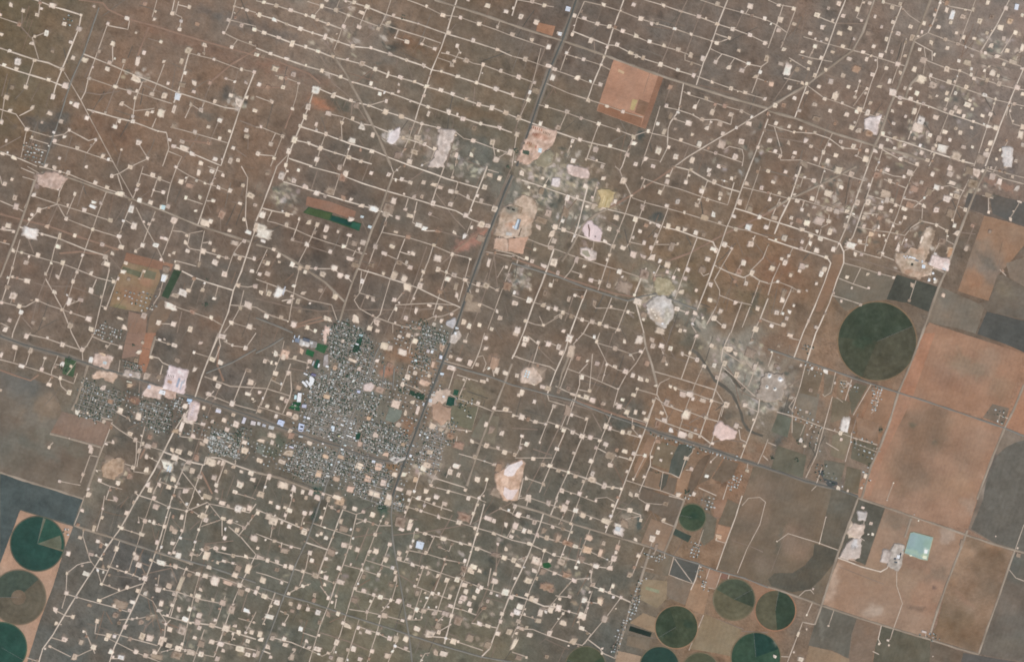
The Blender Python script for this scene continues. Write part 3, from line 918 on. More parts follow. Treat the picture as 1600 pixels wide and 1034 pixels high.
SHEETS[(400,520)] = ("""
p:1591,0 1591,0
h:1222,0 1180,130 1110,310 1050,460 985,640 920,810 860,980 845,1034
h2:0,530 120,575 240,615 400,675 530,710 660,760 810,795 915,800
p:780,60 740,140 690,290 650,400 590,530 550,640 520,720 480,830 430,960
p:0,125 90,80 170,30
m:175,50 150,150 110,250 70,345 0,500
m:215,190 170,310 150,360
m:70,165 110,200
m:0,340 65,345 210,390
m:215,250 220,350 210,400 165,500
m:70,345 30,450
m:90,290 155,320
m:10,455 90,480 210,520 240,540
m:150,155 225,160 330,190
m:320,180 315,230
t:210,220 370,250
m:100,120 180,150
m:990,0 960,80 950,130
m:950,200 930,280 890,410
m:900,310 990,340 1040,370
m:950,200 1090,250
m:1320,0 1300,50
m:1420,0 1390,110 1370,160 1340,220
m:1340,220 1160,170
m:1370,150 1410,140 1430,190 1410,240
m:1410,240 1440,210 1490,230
m:1470,220 1480,270
p:1120,170 1300,230 1450,270 1591,330
b:1591,190 1540,320 1480,470 1400,670 1310,950
m:1240,210 1190,370
m:1250,260 1380,300
m:1310,280 1260,400
m:1240,400 1380,450 1480,490
m:1380,460 1340,600
m:1100,580 1340,610
m:1480,480 1591,490
m:1250,640 1240,700
b:1345,670 1420,700 1591,740
m:1370,780 1260,750
m:1370,780 1490,820
m:1180,900 1210,830
m:1110,900 1300,960
m:1020,860 980,1000
m:1130,850 1080,950
m:1080,950 1200,980 1400,1034
m:1440,910 1420,980 1380,1034
b:0,865 150,900 330,970 410,990
m:410,990 540,1034
m:70,900 40,1000
m:230,970 220,1034
p:430,960 415,1034
t:430,700 560,760
m:880,430 860,480
p:860,220 850,350
p:800,200 780,380
m:1190,370 1240,400
t:1090,220 1300,300
""","""180,130,60,60,o;125,125,34,44;240,150,36,44;280,115,40,36,o;55,175,32;170,150,34;335,175,30,32;120,250,34,34;110,285,34,28,t;205,252,34,34;25,370,34,28;190,420,34;160,405,36,28;135,465,36,34;70,455,28;20,485,28;125,518,30,34;205,500,40,34,o;245,520,36,40;265,340,36,36,o;890,22,34,34;945,15,36,30;1000,12,28;990,50,34,40;835,92,28,34;912,118,50,44;750,172,34,30;830,200,44,36,r;795,80,50,50;940,270,34,34;910,318,28;990,248,34,30;1050,310,50,30,o;1100,195,30,44,o;1150,95,44,50,o;1075,265,24;1300,50,34,20;1260,165,44,28;1210,145,24;1330,185,36,44;1375,195,26;1430,30,30;1430,100,34,34;1480,190,60,90,r;1495,230,30,40;1410,300,44,30;1440,290,24;1550,250,40,30;1210,215,60,34;705,340,70,50;770,355,60,40,o;870,445,60,50;970,425,36,34;930,495,30,50;885,570,36,36;700,530,30,28,o;1005,480,30,60;745,635,44,44;645,690,34,40,o;915,690,34,34,o;805,750,40,34,o;760,832,50,46,o;640,825,44,54;860,880,40,40;920,880,42,44;695,905,44,50,o;790,930,50,44;585,970,44,44,o;735,1000,100,44;825,1020,40;450,1025,30;890,970,50,30;950,990,40,40;390,875,44,50,o;500,905,44,34,o;160,800,60,34;20,790,50,30;100,680,30,40;100,635,56,34;30,665,60,30;200,740,60,50;330,685,44,34;525,770,44,30,o;430,765,40,30,o;215,610,28;220,640,50,44,r;80,895,40,40;170,945,60,60;240,965,40,40;290,985,30,34;340,990,34,40;380,1020,36,36;30,1000,40,44;500,1020,60,30;1380,435,24;1550,475,40,30;1480,465,24;1430,570,30;1345,670,34,30;1430,700,34,30;1500,715,30;1545,740,36,34;1460,610,40,60,t;1525,620,40,44;1310,610,18;1360,770,30;1480,815,30,24;1240,825,44,34;1205,860,34,44;1258,882,32,38;1375,910,40,36;1435,910,24;1055,985,30;1080,740,40,28;1065,820,70,40;1040,840,40,40;990,910,28,40,o;1085,945,24;1195,985,26;1120,1020,40,34;1010,1020,40;1300,975,24;1100,580,40;1205,640,44,40,r;1260,700,60,50,r;1150,600,30;440,395,44,34,o;540,50,26;490,215,28,40,o;600,170,60,24;640,220,26;1510,835,50,60,r;1565,850,50,70,w;1560,890,50,44,o;1580,985,40,80,w;1490,990,80,60,t""")
SHEETS[(0,774)] = ("""
g:860,0 800,110 750,200 670,310 590,440 480,610 400,740 330,860 265,950 240,1034
m:525,0 490,110 460,185
b:460,185 520,205 650,245 850,310 960,345 1100,390 1200,425
p:740,275 880,320 1060,375 1300,440 1591,540
m:520,210 515,250 560,400 590,440
m:650,0 630,120 600,220
m:655,20 710,30
m:610,280 665,315
m:745,280 700,400 635,545
m:560,360 625,385
m:590,445 670,465
m:600,450 630,545 740,585
m:550,410 480,430 415,480 410,610
m:570,410 500,420
m:410,610 550,650 700,690 790,720
m:410,610 385,700
m:340,710 410,745 460,750
m:345,795 385,800
m:320,880 400,905
m:680,440 780,475 900,520
m:865,170 860,130 900,150
m:760,205 870,240
m:945,20 900,150 870,250 800,470
m:860,0 950,25 1050,70 1160,95 1290,40
m:920,160 1020,190
g:1070,0 1040,110 1000,250 950,400 905,515 860,620 790,770 710,940 680,1034
m:990,350 1060,100
m:1200,0 1160,90 1140,210 1060,370
m:1300,50 1260,140 1220,260 1180,430
m:1110,0 1160,70 1250,130
m:1250,190 1370,150
m:1290,40 1370,140 1460,170 1520,195
m:1380,150 1380,250
m:1420,190 1500,260 1591,360
m:1591,110 1480,250
m:1300,50 1400,70 1550,105 1591,50
t:1270,300 1450,280
m:1190,365 1240,370 1260,340 1330,320
m:1340,345 1450,370 1591,390
m:1340,415 1400,405 1480,430
m:940,400 1000,430 1100,440 1240,490 1380,510 1500,555 1591,590
m:1160,440 1100,590 1050,740
m:1240,490 1210,600 1170,780 1130,950
m:1591,370 1500,540 1450,660 1400,800 1330,1000
m:905,540 750,590 610,650
t:880,440 910,500
m:1010,580 1110,600 1230,640 1380,670
m:870,610 950,655 985,720
m:990,490 980,560
g:1010,740 1150,780 1300,800 1400,830 1591,890
m:990,720 1030,780 1020,900 960,1000
t:980,740 900,820 890,870
m:1060,770 1030,800
m:740,770 870,760 960,740
m:530,840 590,980
m:600,780 590,855 670,870
m:590,945 470,1000
m:710,855 830,890 980,930
m:680,890 840,970 1000,1034
m:310,935 440,1000
m:690,1010 740,1010
t:840,890 790,900
m:1130,950 1190,970 1330,1000
m:1270,830 1200,1034
m:1390,840 1330,1000
m:1300,900 1390,910 1591,960
m:1591,720 1520,860
m:1450,860 1440,900
m:1400,620 1340,800
m:1120,540 1060,750
m:1480,760 1591,790
t:880,490 1060,450
t:860,410 940,440
m:1000,970 1080,950
m:165,1005 240,1030
t:1060,440 1100,540
m:1240,330 1300,360
t:1540,600 1500,720
""","""550,5,40,20;510,92,28;715,22,32,34;640,80,24;785,108,30;585,200,28,50;497,260,26;608,282,32,30;565,362,34,26;425,360,28,30;418,480,22;535,485,44,36,w;413,605,30;340,708,44,40;452,750,30;350,793,28;310,935,20;280,950,16;400,893,34,34;505,910,36;465,998,36,40;580,940,40,28;520,842,22;605,778,28;675,865,40,40;615,650,36,30;740,585,22;632,548,20;678,440,24;785,475,28,24;725,330,36,34;845,385,40,44;835,360,24;755,200,30;740,190,22;880,240,40,30;900,155,28;958,165,30,36;965,70,34;955,15,28;1050,70,26;1020,190,24;975,290,30;1070,200,40,40;1085,225,40,40;1130,215,28;1130,135,34;1070,295,34,30;1265,125,50,40;1280,150,36;1160,95,20;1235,210,20;1295,15,60,40;1345,20,28;1380,45,44,34;1420,65,28;1480,80,44,40,w;1515,85,30;1550,80,34;1385,140,34;1425,155,40,36;1515,200,26;1470,215,28;1395,262,26;1580,265,40,34;1590,105,20,44;1340,325,36,34;1390,325,30;1450,370,28;1530,375,34,30;1540,455,36,60;1460,495,50,34;1390,405,28;1480,450,40,40,t;1280,370,40,70;1285,325,40,34,t;1190,365,30;1110,370,40,44,w;1090,440,40,34;1055,445? ;1000,415,60,34,w;940,400,24;860,430,36,34;900,515,40,30;985,585,36,36;1050,560,44,34;1120,545,36,90;1160,455,24;1175,490,34,34,t;1230,485,34,30;1275,495,30;1335,530,50,60;1300,445,36,28,w;1420,545,60,34,o;1490,555,36;1540,585,34;1495,600,40,40,t;1590,600;1080,610,24;1230,625,40,36;1225,650,36,30;1320,648,28;1385,662,44,44;1440,705,44,50;1535,712,50,34,w;1250,580,28;1180,705,30;1110,705,34,34;1070,680,28;1000,670,36,36;990,715,50,36,w;900,605,30,44,w;855,590,34;825,662,34,28,w;805,712,34,28;710,685,24;745,670,80,50,t;720,740,44,36,t;790,570,30,24;775,810,30,30;740,790,24,24,t;920,760,30,24,t;885,870,36,44;930,885,44,44;1030,795,24;1055,830,36,40;1130,840,50,50;1150,765,44,30,w;1235,745,40,34;1230,785,40;1240,820,30;1320,805,40,40;1340,775,28,30;1400,825,40,40;1460,805,34,30;1480,850,40;1565,850,36,34;1495,850,36,30;1210,880,26;1250,920,50,50,t;1315,905,44,34;1370,920,40,36;1250,985,44,36;1185,970,60,40;1110,950,60,44;1050,930,44,34;1000,900,44,60;1020,890,30;960,980,40;1100,990,60,50,t;970,1000,70,40,t;1490,950,60,44;1540,900,30;1540,985,44,34;1580,990;905,990,34;845,970,28;690,970,34,30;750,1005,40,30,w;660,890,36,30;1350,1010,34;555,680,24,24,t;880,790,40,34,t;1390,960,30""")
SHEETS[(400,774)] = ("""
p:410,0 380,90 350,180 310,290 240,440 200,560 175,620 130,740 80,870 30,1000 20,1034
p:0,560 90,590 180,620 330,660 450,700 560,740 690,780 850,830 1000,880 1170,935 1400,1000 1591,1034
p:850,0 840,120 850,280 880,450 910,620 935,780 955,900 970,1034
m:230,0 180,150
g:0,85 160,150 320,215
m:300,110 280,190
m:110,150 90,260
m:450,30 400,190
m:350,170 480,215 595,250
g:540,85 490,215 430,370 390,480
m:540,85 620,115 680,100
m:625,115 610,180 595,250 580,310
m:450,60 500,90
m:620,140 700,160 760,185 840,185
m:620,175 670,155
m:790,125 740,240 690,370 610,570
g:310,290 430,330 500,355
m:580,310 540,430 490,560 450,680 400,800 330,1034
m:540,305 585,300
m:0,235 115,280 220,315 280,330
m:160,290 155,340
m:0,390 70,400 200,445 290,470 370,495 490,545
m:330,350 310,450 270,560
t:300,230 440,340
m:370,490 440,470
m:0,475 60,490 200,540
m:20,560 0,620
m:0,600 50,620 130,660
m:120,600 60,760 40,800
m:200,605 270,570 340,545
m:400,560 460,640
m:370,620 360,665
m:500,640 490,700
m:320,670 330,700
m:150,715 205,740 170,800
g:40,960 90,980? 
m:100,880 220,910 340,960 410,995 470,970
m:290,850 380,880
m:310,900 300,940
m:245,960 200,1010
m:610,570 560,740 520,870 470,970
m:620,590 720,615 790,635 860,650
t:540,430 640,450 750,490
m:550,430 660,460 750,490
m:680,400 780,430 870,460 875,540 845,640
m:670,460 620,570
m:790,430 750,500
m:830,300 780,430
m:720,340 690,370
m:840,650 780,720
m:580,705 690,720 800,745 920,775
m:690,720 685,770
m:740,620 690,720
m:640,770 590,930 555,1034
m:780,745 750,850 690,1034
m:630,810 750,850 830,890
m:500,900 480,980
m:880,850 870,910 820,1034
m:860,930 960,970
t:400,850 590,910 700,960
m:855,40 940,70 1030,95 1140,130 1260,165 1370,200 1480,230 1591,280
m:970,5 920,140
m:970,5 1110,60 1220,95
m:1050,30 1040,80
m:1160,50 1150,90
m:1330,0 1430,40
g:1390,0 1330,180
g:1420,50 1380,200 1340,340 1290,500 1240,650 1170,920
m:1380,200 1360,190
m:990,215 1050,235 1170,265 1280,295 1370,320 1480,365 1591,400
t:850,245 1050,225 1340,175 1591,40
m:985,220 970,300
m:950,340 920,410
m:880,400 980,425 1050,445 1150,480 1270,520 1400,570 1591,625
m:950,340 1060,360 1170,395 1300,420
m:1110,250 1060,360
m:1220,290 1200,345 1140,320
m:1040,445 1000,560
m:1170,430 1110,590
m:985,560 1100,605 1200,640
m:1200,510 1150,650 1120,740
m:1030,580 970,770
m:1090,600 1040,700
t:890,490 990,550
m:940,770 1025,770
m:1025,770 1040,700 1090,710
m:930,680 1000,710 1040,730
m:1170,740 1120,790
m:1210,690 1290,710 1370,740
m:1060,700 1170,720
m:1050,870 1170,880 1260,910 1410,960
g:1591,580 1500,820 1450,950 1400,1000
m:1340,790 1420,805 1500,820
t:1430,680 1340,790
m:1460,450 1440,560
t:1520,380 1370,740
t:1500,300 1490,500
m:1591,200 1560,260
m:1480,530 1460,610
m:1300,410 1280,500
t:1220,120 1140,260
t:700,200 620,400
t:780,230 600,260
m:1020,1034 1050,980 1080,975
m:1140,840 1210,800
m:1520,80 1591,110
""","""10,105,30;90,40,26;135,70,28;210,90,40,36;180,72,24;340,112,34;300,105,34,28;405,135,28;110,160,60,60;80,130,40,40;205,190,30,36;160,165,24;250,178,24;300,230,40,34;320,210,24;435,263,28,34,w;405,235,28;380,245,20;115,283,26;175,345,50,30,t;220,318,24;10,325,24;25,385,50,30;70,402,30;128,410,34;183,435,26;218,443,34;290,470,26;335,355,30;345,400,28,36;435,390,34,30;465,350,60,40,t;370,495,44,28;435,510,40,34;545,305,36,30;585,318,26;632,335,40,36;525,535,50,36;430,550,26;290,560,28;250,575,24;130,460,24,30,t;40,525,50,44;160,540,28;50,625,44,34;130,662,40,40;215,668,28;270,690,34,34;322,703,26;385,725,34,34,w;363,615,28;225,715,34,30,t;85,750,60,36,w;172,798,28;278,825,30,40,w;395,785,28,36,t;450,735,40,40,t;510,735,28;570,805,60,40;540,790,30;650,850,26;635,820,28;695,845,38,34;755,855,26;500,910,28,44;605,950,36,40;520,1015,50,40;465,1005,30;645,1015;720,965,30;815,990,40,34;828,885,32,34;870,890,36,44;932,950,32;315,900,26;330,940;380,950,44,34;175,890,34;180,925,40,36;235,955,28;225,1000,36,40;100,880,40,34;75,935,34,40;25,860,36,40;30,890,40,30;10,980,24,60;90,1000;390,865,24;500,620,24;615,575,26;668,590,38,34;730,615,26;775,628,34;838,645,24;883,655,40,36;690,720,28;610,650,36,34,t;795,742,36;910,775,34,24;840,555,30,24,t;760,490,28;660,458,24;865,510,20,50;670,500,28,34,t;515,450,30;745,345,40,36;705,340,22;830,300,28;805,398,34;885,358,30,34;890,390,40,30;740,240,24;725,115,40,34;612,80,36,34;665,100,24;550,70,24;525,40,60,70,o;390,10,30;310,12,28;450,28,24;820,35,50,80;790,125,18;810,170,30;470,70,24;525,160,30;545,210,60,40,t;630,210,30,24,t;890,165,70,80,t;960,160,34,34;955,190,40,50;1000,210,24;905,210,36,30;1050,235,34,26;1015,305,50,50,w;960,315,24;1055,352,28;1140,318,26,24,t;1165,268,36;1275,295,36,26;1330,300,24;1375,330,30;1170,395,24;1335,345,20;1070,485,30,36;1130,500,24,34;1185,522,30,36;1250,522,40,34;1295,555,36,34;1400,570,36,30;1385,550,20;1350,440,50,40;1340,475,40,30;1390,465,34,30;1290,455,40,60,t;1330,460,34;1485,530,40,34;1485,485,24;1305,595,40,34;1285,635,44,50;1325,670,34,34;1270,660,24;1375,590,30;1355,630,34;1205,627,30,34;1210,685,28;1120,690,14;1175,730,44,36;1215,745,30;1330,710,36;1255,780,60,60,t;1440,655,28;1415,695,40,30,r;1460,605,24;1390,795,36,30;1440,808,40,24;1530,730,28;1520,780,28;1500,855,28,30;1570,845,40,36;1550,600,60,44,w;1585,630,30;1330,885,44,44,t;1225,905,40;1255,905,20;1085,865,60,50;1130,805,40,40,t;1000,825,40,36;1040,715,36,34;1000,705,34,30;950,680,28;955,755,30;1108,725,36,34;1000,605,28,44,t;1095,605,28;985,560,24;975,425,36,26;1035,445,30;1060,445,24;880,820,0? ;940,70,26;995,85,28;1025,95,22;1135,130,28;1170,48,34,34;1105,50,20;1065,18,36,30;1010,15,28;1320,15,34;1375,55,24;1295,135,80,60,r;1350,110,24;1260,165,34;1440,140,60,34;1480,155,34;1520,80,24;1550,180,34,34;1480,232,40,26;1585,255,30;1360,200,24;1375,240,28;1540,385,36;1480,365,60,44,t;1500,300,24;1555,330,34;1440,925,44,50,t;1165,980,50,44;1120,975,40;930,890,30,40;855,170? ;1590,735""")
SHEETS[(800,774)] = ("""
b:0,50 190,105 380,175 580,235 800,300 860,320
m:30,55 10,110
m:0,15 100,10 220,50 320,80 450,115 600,170
m:105,0 90,65
g:285,0 260,70 240,120
m:430,0 400,70 365,165
m:420,5 510,35 520,15 590,10 640,40
g:668,0 640,70 580,230
m:650,75 720,90 800,120 800,150
m:690,150 800,125
m:785,0 790,20 830,45 930,55 950,40
g:975,0 1070,25
b:1070,25 1030,140 990,250 945,355
m:930,160 1005,190
m:0,115 140,150 270,190 370,225
g:195,110 170,190 140,270 100,370 50,480 0,580
m:165,250 260,280
m:0,205 80,220 160,245 260,275 400,320 480,345 600,400
g:380,175 340,290 300,390
m:485,210 440,320 390,450
m:670,275 640,360 610,440
m:600,410 630,400
m:0,270 110,300 200,340 260,370 310,380 430,410 520,440 610,450
m:200,350 170,450 110,590 60,740 0,880
m:180,440 270,480 340,510 370,520 490,510 495,460
m:370,530 240,680
m:500,450 490,520
m:100,375 40,395
g:495,560 560,585 670,630 745,665
m:490,520 495,560
m:620,560 600,610
m:500,590 450,730
m:670,640 580,760 440,925
g:0,615 90,640 200,685 300,690
m:270,620 350,630
m:240,680 320,710 410,735
m:330,715 230,850
m:300,690 190,710
m:450,655 550,670
m:480,660 460,730
m:50,735 160,770
m:415,760 420,820
m:60,825 130,830 230,870 340,905 440,930
m:430,820 490,860 450,920
m:470,890 550,950 560,975 640,1010
m:820,320 790,380 745,500
b:860,330 800,520 740,670 690,850 640,1010
p:860,320 1000,375 1150,420 1270,465 1440,510 1591,570
m:870,290 860,325
m:900,320 880,370
m:1005,380 975,490 1050,520 1125,545
m:1010,390 1120,540
g:1165,430 1140,520 1110,585
g:1430,0 1390,130 1330,290 1270,460
m:1330,295 1265,275
m:1430,60 1470,15 1540,10 1575,40 1540,180 1460,330 1400,480
t:1370,280 1470,310 1560,350
m:1190,210 1150,330
m:950,350 945,390
m:1300,480 1265,580 1220,570
m:1230,450 1205,520
m:1350,490 1340,530
m:0,970 90,1000
t:20,720 0,760
m:330,100 290,180
t:430,260 390,460
m:740,665 790,640
m:800,440 880,460
t:1440,830 1200,740
m:1190,740 1100,960
m:0,30 60,0
t:1220,830 1591,850
m:1591,990 1500,1034
""","""75,215,34;225,45,36,34;345,40,28;325,80,36,44;300,70,28;395,92,44,40;440,122,36,34;490,142,26;580,158,60,50;625,60,26;735,90,34,30;520,30,20;840,68,28,40;940,148,36,30;800,150,28,30;660,215,60,70,w;770,270,40,30;660,190,44,30;700,170,60,60,t;905,228,36,24;870,268,36,50;895,320,20,40,t;40,118,36;140,165,36,36;20,190,44,50;110,225,30;160,240,34,36;200,220,44,40,t;215,260,36,34;255,190,24;315,205,26,26,t;370,225,20;285,275,40,50,o;345,295,60,40,r;395,315,40,34;470,335,60,44,o;480,262,40,34,o;570,292,28;655,320,40,36,o;548,358,34,60,o;630,390,36,44;605,445,40;430,395,40,40,t;520,440,50,30;415,410,24;310,410,44,40;260,365,28;235,405,30,34;200,340,24;150,400,50,50;110,300,44,28;10,400,40,44;40,430,50,36;140,465,44,34;195,475,50,50,t;265,485,30;340,500,60,44,r;385,525,44,34;100,530,54,44;20,515,28;225,570,70,50,r;245,590,40,34,r;195,565,44,30,r;355,625,32;290,695,40,44;240,710,44,50;175,725,36,50;165,775,40,30;145,650,36;90,615,28;120,640,34;45,690,40,34,w;30,725,50,36,w;80,735,24;450,655,40,40,w;540,660,44,50,o;435,745,60,50;575,765,40,44;318,790,40,36;435,823,40,28;230,855,34,36;60,825,34,26;105,865,36,36;380,900,44,50;15,925,40,80;40,780,30;500,550,44,40;555,583,36,30;625,560,26;675,632,22;785,375,28;730,495,32;490,470,24;215,1000,30,34,t;40,1005,40,34,t;955,50,40,30,t;40,820,24;25,850,24;1270,268,14;410,780,20;1280,255,50,30,o""")
SHEETS[(1200,774)] = ("""
g:435,385 580,440 700,472 740,450 750,430
b:560,15 740,75 900,130 1050,180 1220,240 1400,300 1591,355
b:560,15 440,340 330,690 290,800
m:440,340 320,295 125,235 55,285
m:320,295 360,130
t:100,260 20,470
b:0,565 150,615 330,680 600,770 780,825 1000,890 1170,945 1310,985
m:190,625 230,590 265,585 285,610
m:275,665 240,740
m:330,685 290,800 215,785 120,1034
m:410,710 375,810
m:705,805 685,890 700,920
m:780,825 760,890 735,895
m:800,470 800,560 835,670 780,825
b:1240,215 1180,370 1110,550 1060,690 1010,850
b:1310,980 1360,830 1440,610 1500,430 1530,350
m:1530,350 1591,180
m:1500,460 1540,510 1591,530
t:440,440 720,550
m:595,180 600,140 575,120
m:600,280 560,250
t:600,90 560,130
m:650,965 690,985
m:130,1000 30,995
t:240,800 240,830
b:890,140 850,260
m:980,860 980,885
t:700,470 590,440
""","""1355,0,0;360,133,12;320,293,14;55,283,12;280,580,16;240,740,14;375,808,14;238,830,14;160,972,14;40,998,34,26;205,1015,36;745,898,20,14;750,928,16;690,918,16;1025,998,14;910,118,12;935,155,12;740,28,12;640,172,24,22;590,75,30,20;585,130,44,44,w;530,220,60,80;545,320,70,90,w;500,380,100,34,o;1205,290,20,50,t;1415,252,10;1555,370,34,28,t;185,860,20,40;970,845,40,20,w;1550,325,14;650,240,20;625,240,14""")
# ---------------------------------------------------------------- helpers
rng = random.Random(7)
nrg = np.random.default_rng(11)
ALB = 1.0                                 # survey colour -> albedo
def lin(c):
    c = np.asarray(c, dtype=np.float64)/255.0
    return np.clip(np.where(c <= 0.04045, c/12.92, ((c+0.055)/1.055)**2.4)*ALB, 0.0, 0.86)

def _h(ix, iy, seed):
    n = (ix.astype(np.int64)*374761393 + iy.astype(np.int64)*668265263 + seed*2147483647*3) & 0xFFFFFFFF
    n = ((n ^ (n >> 13))*1274126177) & 0xFFFFFFFF
    n = n ^ (n >> 16)
    return (n & 0xFFFF)/65535.0
def vnoise(x, y, sc, seed=0):
    x = np.asarray(x, float)/sc + 1000; y = np.asarray(y, float)/sc + 1000
    ix = np.floor(x); iy = np.floor(y); fx = x-ix; fy = y-iy
    fx = fx*fx*(3-2*fx); fy = fy*fy*(3-2*fy)
    a = _h(ix, iy, seed); b = _h(ix+1, iy, seed); c = _h(ix, iy+1, seed); e = _h(ix+1, iy+1, seed)
    return (a*(1-fx)+b*fx)*(1-fy) + (c*(1-fx)+e*fx)*fy - 0.5
def fbm(x, y, sc, seed=0, oc=4):
    s = 0; a = 1.0
    for i in range(oc):
        s = s + a*vnoise(x, y, sc/(2**i), seed+i*17); a *= 0.55
    return s

def inpoly(px, py, poly):
    px = np.asarray(px, float); py = np.asarray(py, float)
    r = np.zeros(px.shape, bool); n = len(poly)
    for i in range(n):
        x1, y1 = poly[i]; x2, y2 = poly[(i+1) % n]
        if y1 == y2: continue
        r ^= ((y1 > py) != (y2 > py)) & (px < (x2-x1)*(py-y1)/(y2-y1)+x1)
    return r
def pin(x, y, poly):
    r = False; n = len(poly); x1, y1 = poly[-1]
    for x2, y2 in poly:
        if (y1 > y) != (y2 > y) and x < (x2-x1)*(y-y1)/(y2-y1)+x1: r = not r
        x1, y1 = x2, y2
    return r
def area(poly):
    return abs(sum(poly[i][0]*poly[(i+1) % len(poly)][1]-poly[(i+1) % len(poly)][0]*poly[i][1] for i in range(len(poly))))/2
def cen(poly):
    return sum(p[0] for p in poly)/len(poly), sum(p[1] for p in poly)/len(poly)
def T(ox, oy, sc, s):
    return [(ox+float(a)/sc, oy+float(b)/sc) for a, b in (t.split(',') for t in s.split())]
K = 3.9775

# ---------------------------------------------------------------- materials
def mat_attr(name, amp=0.16, scale=0.035, rough=1.0, spec=None):
    m = bpy.data.materials.new(name); m.use_nodes = True
    t = m.node_tree; t.nodes.clear(); N = t.nodes.new; L = t.links.new
    at = N('ShaderNodeAttribute'); at.attribute_name = 'Col'
    geo = N('ShaderNodeNewGeometry')
    n1 = N('ShaderNodeTexNoise'); n1.inputs['Scale'].default_value = scale; n1.inputs['Detail'].default_value = 3.0
    n1.inputs['Roughness'].default_value = 0.7
    n2 = N('ShaderNodeTexNoise'); n2.inputs['Scale'].default_value = scale*0.16; n2.inputs['Detail'].default_value = 2.0
    L(geo.outputs['Position'], n1.inputs['Vector']); L(geo.outputs['Position'], n2.inputs['Vector'])
    a = N('ShaderNodeMath'); a.operation = 'ADD'; L(n1.outputs[0], a.inputs[0]); L(n2.outputs[0], a.inputs[1])
    r = N('ShaderNodeMapRange'); r.inputs['From Min'].default_value = 0.55; r.inputs['From Max'].default_value = 1.45
    r.inputs['To Min'].default_value = 1-amp*1.6; r.inputs['To Max'].default_value = 1+amp*1.6; L(a.outputs[0], r.inputs['Value'])
    mx = N('ShaderNodeVectorMath'); mx.operation = 'SCALE'; L(at.outputs['Color'], mx.inputs[0]); L(r.outputs[0], mx.inputs['Scale'])
    o = N('ShaderNodeOutputMaterial')
    if spec is None:
        b = N('ShaderNodeBsdfDiffuse'); L(mx.outputs[0], b.inputs['Color'])
    else:
        b = N('ShaderNodeBsdfPrincipled'); b.inputs['Roughness'].default_value = rough; b.inputs['IOR'].default_value = spec
        L(mx.outputs[0], b.inputs['Base Color'])
    L(b.outputs[0], o.inputs['Surface'])
    return m
M_EARTH = mat_attr('scrub_soil', 0.20, 0.06)
M_FIELD = mat_attr('tilled_soil', 0.15, 0.030)
M_CROP = mat_attr('crop_leaves', 0.22, 0.030)
M_ROAD = mat_attr('graded_caliche', 0.14, 0.05)
M_PAD = mat_attr('caliche', 0.17, 0.045)
M_ASPH = mat_attr('asphalt', 0.08, 0.05)
M_ROOF = mat_attr('roofing', 0.06, 0.25)
M_TREE = mat_attr('foliage', 0.30, 0.35)
M_WATER = mat_attr('pond_water', 0.04, 0.012, 0.12, 1.33)

# ---------------------------------------------------------------- object makers
def link(name, me, m, parent=None, **props):
    o = bpy.data.objects.new(name, me); COL.objects.link(o)
    if me is not None and m is not None and not me.materials: me.materials.append(m)
    if parent is not None: o.parent = parent
    for k, v in props.items():
        if v: o[k] = v
    return o
def mesh(name, V, F, C):
    me = bpy.data.meshes.new(name); me.from_pydata(V, [], F)
    a = me.color_attributes.new('Col', 'FLOAT_COLOR', 'POINT')
    c = np.ones((len(V), 4), np.float32); c[:, :3] = C
    a.data.foreach_set('color', c.ravel())
    return me

USED = {}
def ordn(k):
    return ['nearest', 'second', 'third', 'fourth', 'fifth', 'sixth', 'seventh', 'eighth', 'ninth', 'tenth', 'eleventh', 'twelfth', 'thirteenth', 'fourteenth', 'fifteenth', 'sixteenth', 'seventeenth', 'eighteenth', 'nineteenth', 'twentieth', 'twenty-first', 'twenty-second', 'twenty-third', 'twenty-fourth'][k] if k < 24 else None

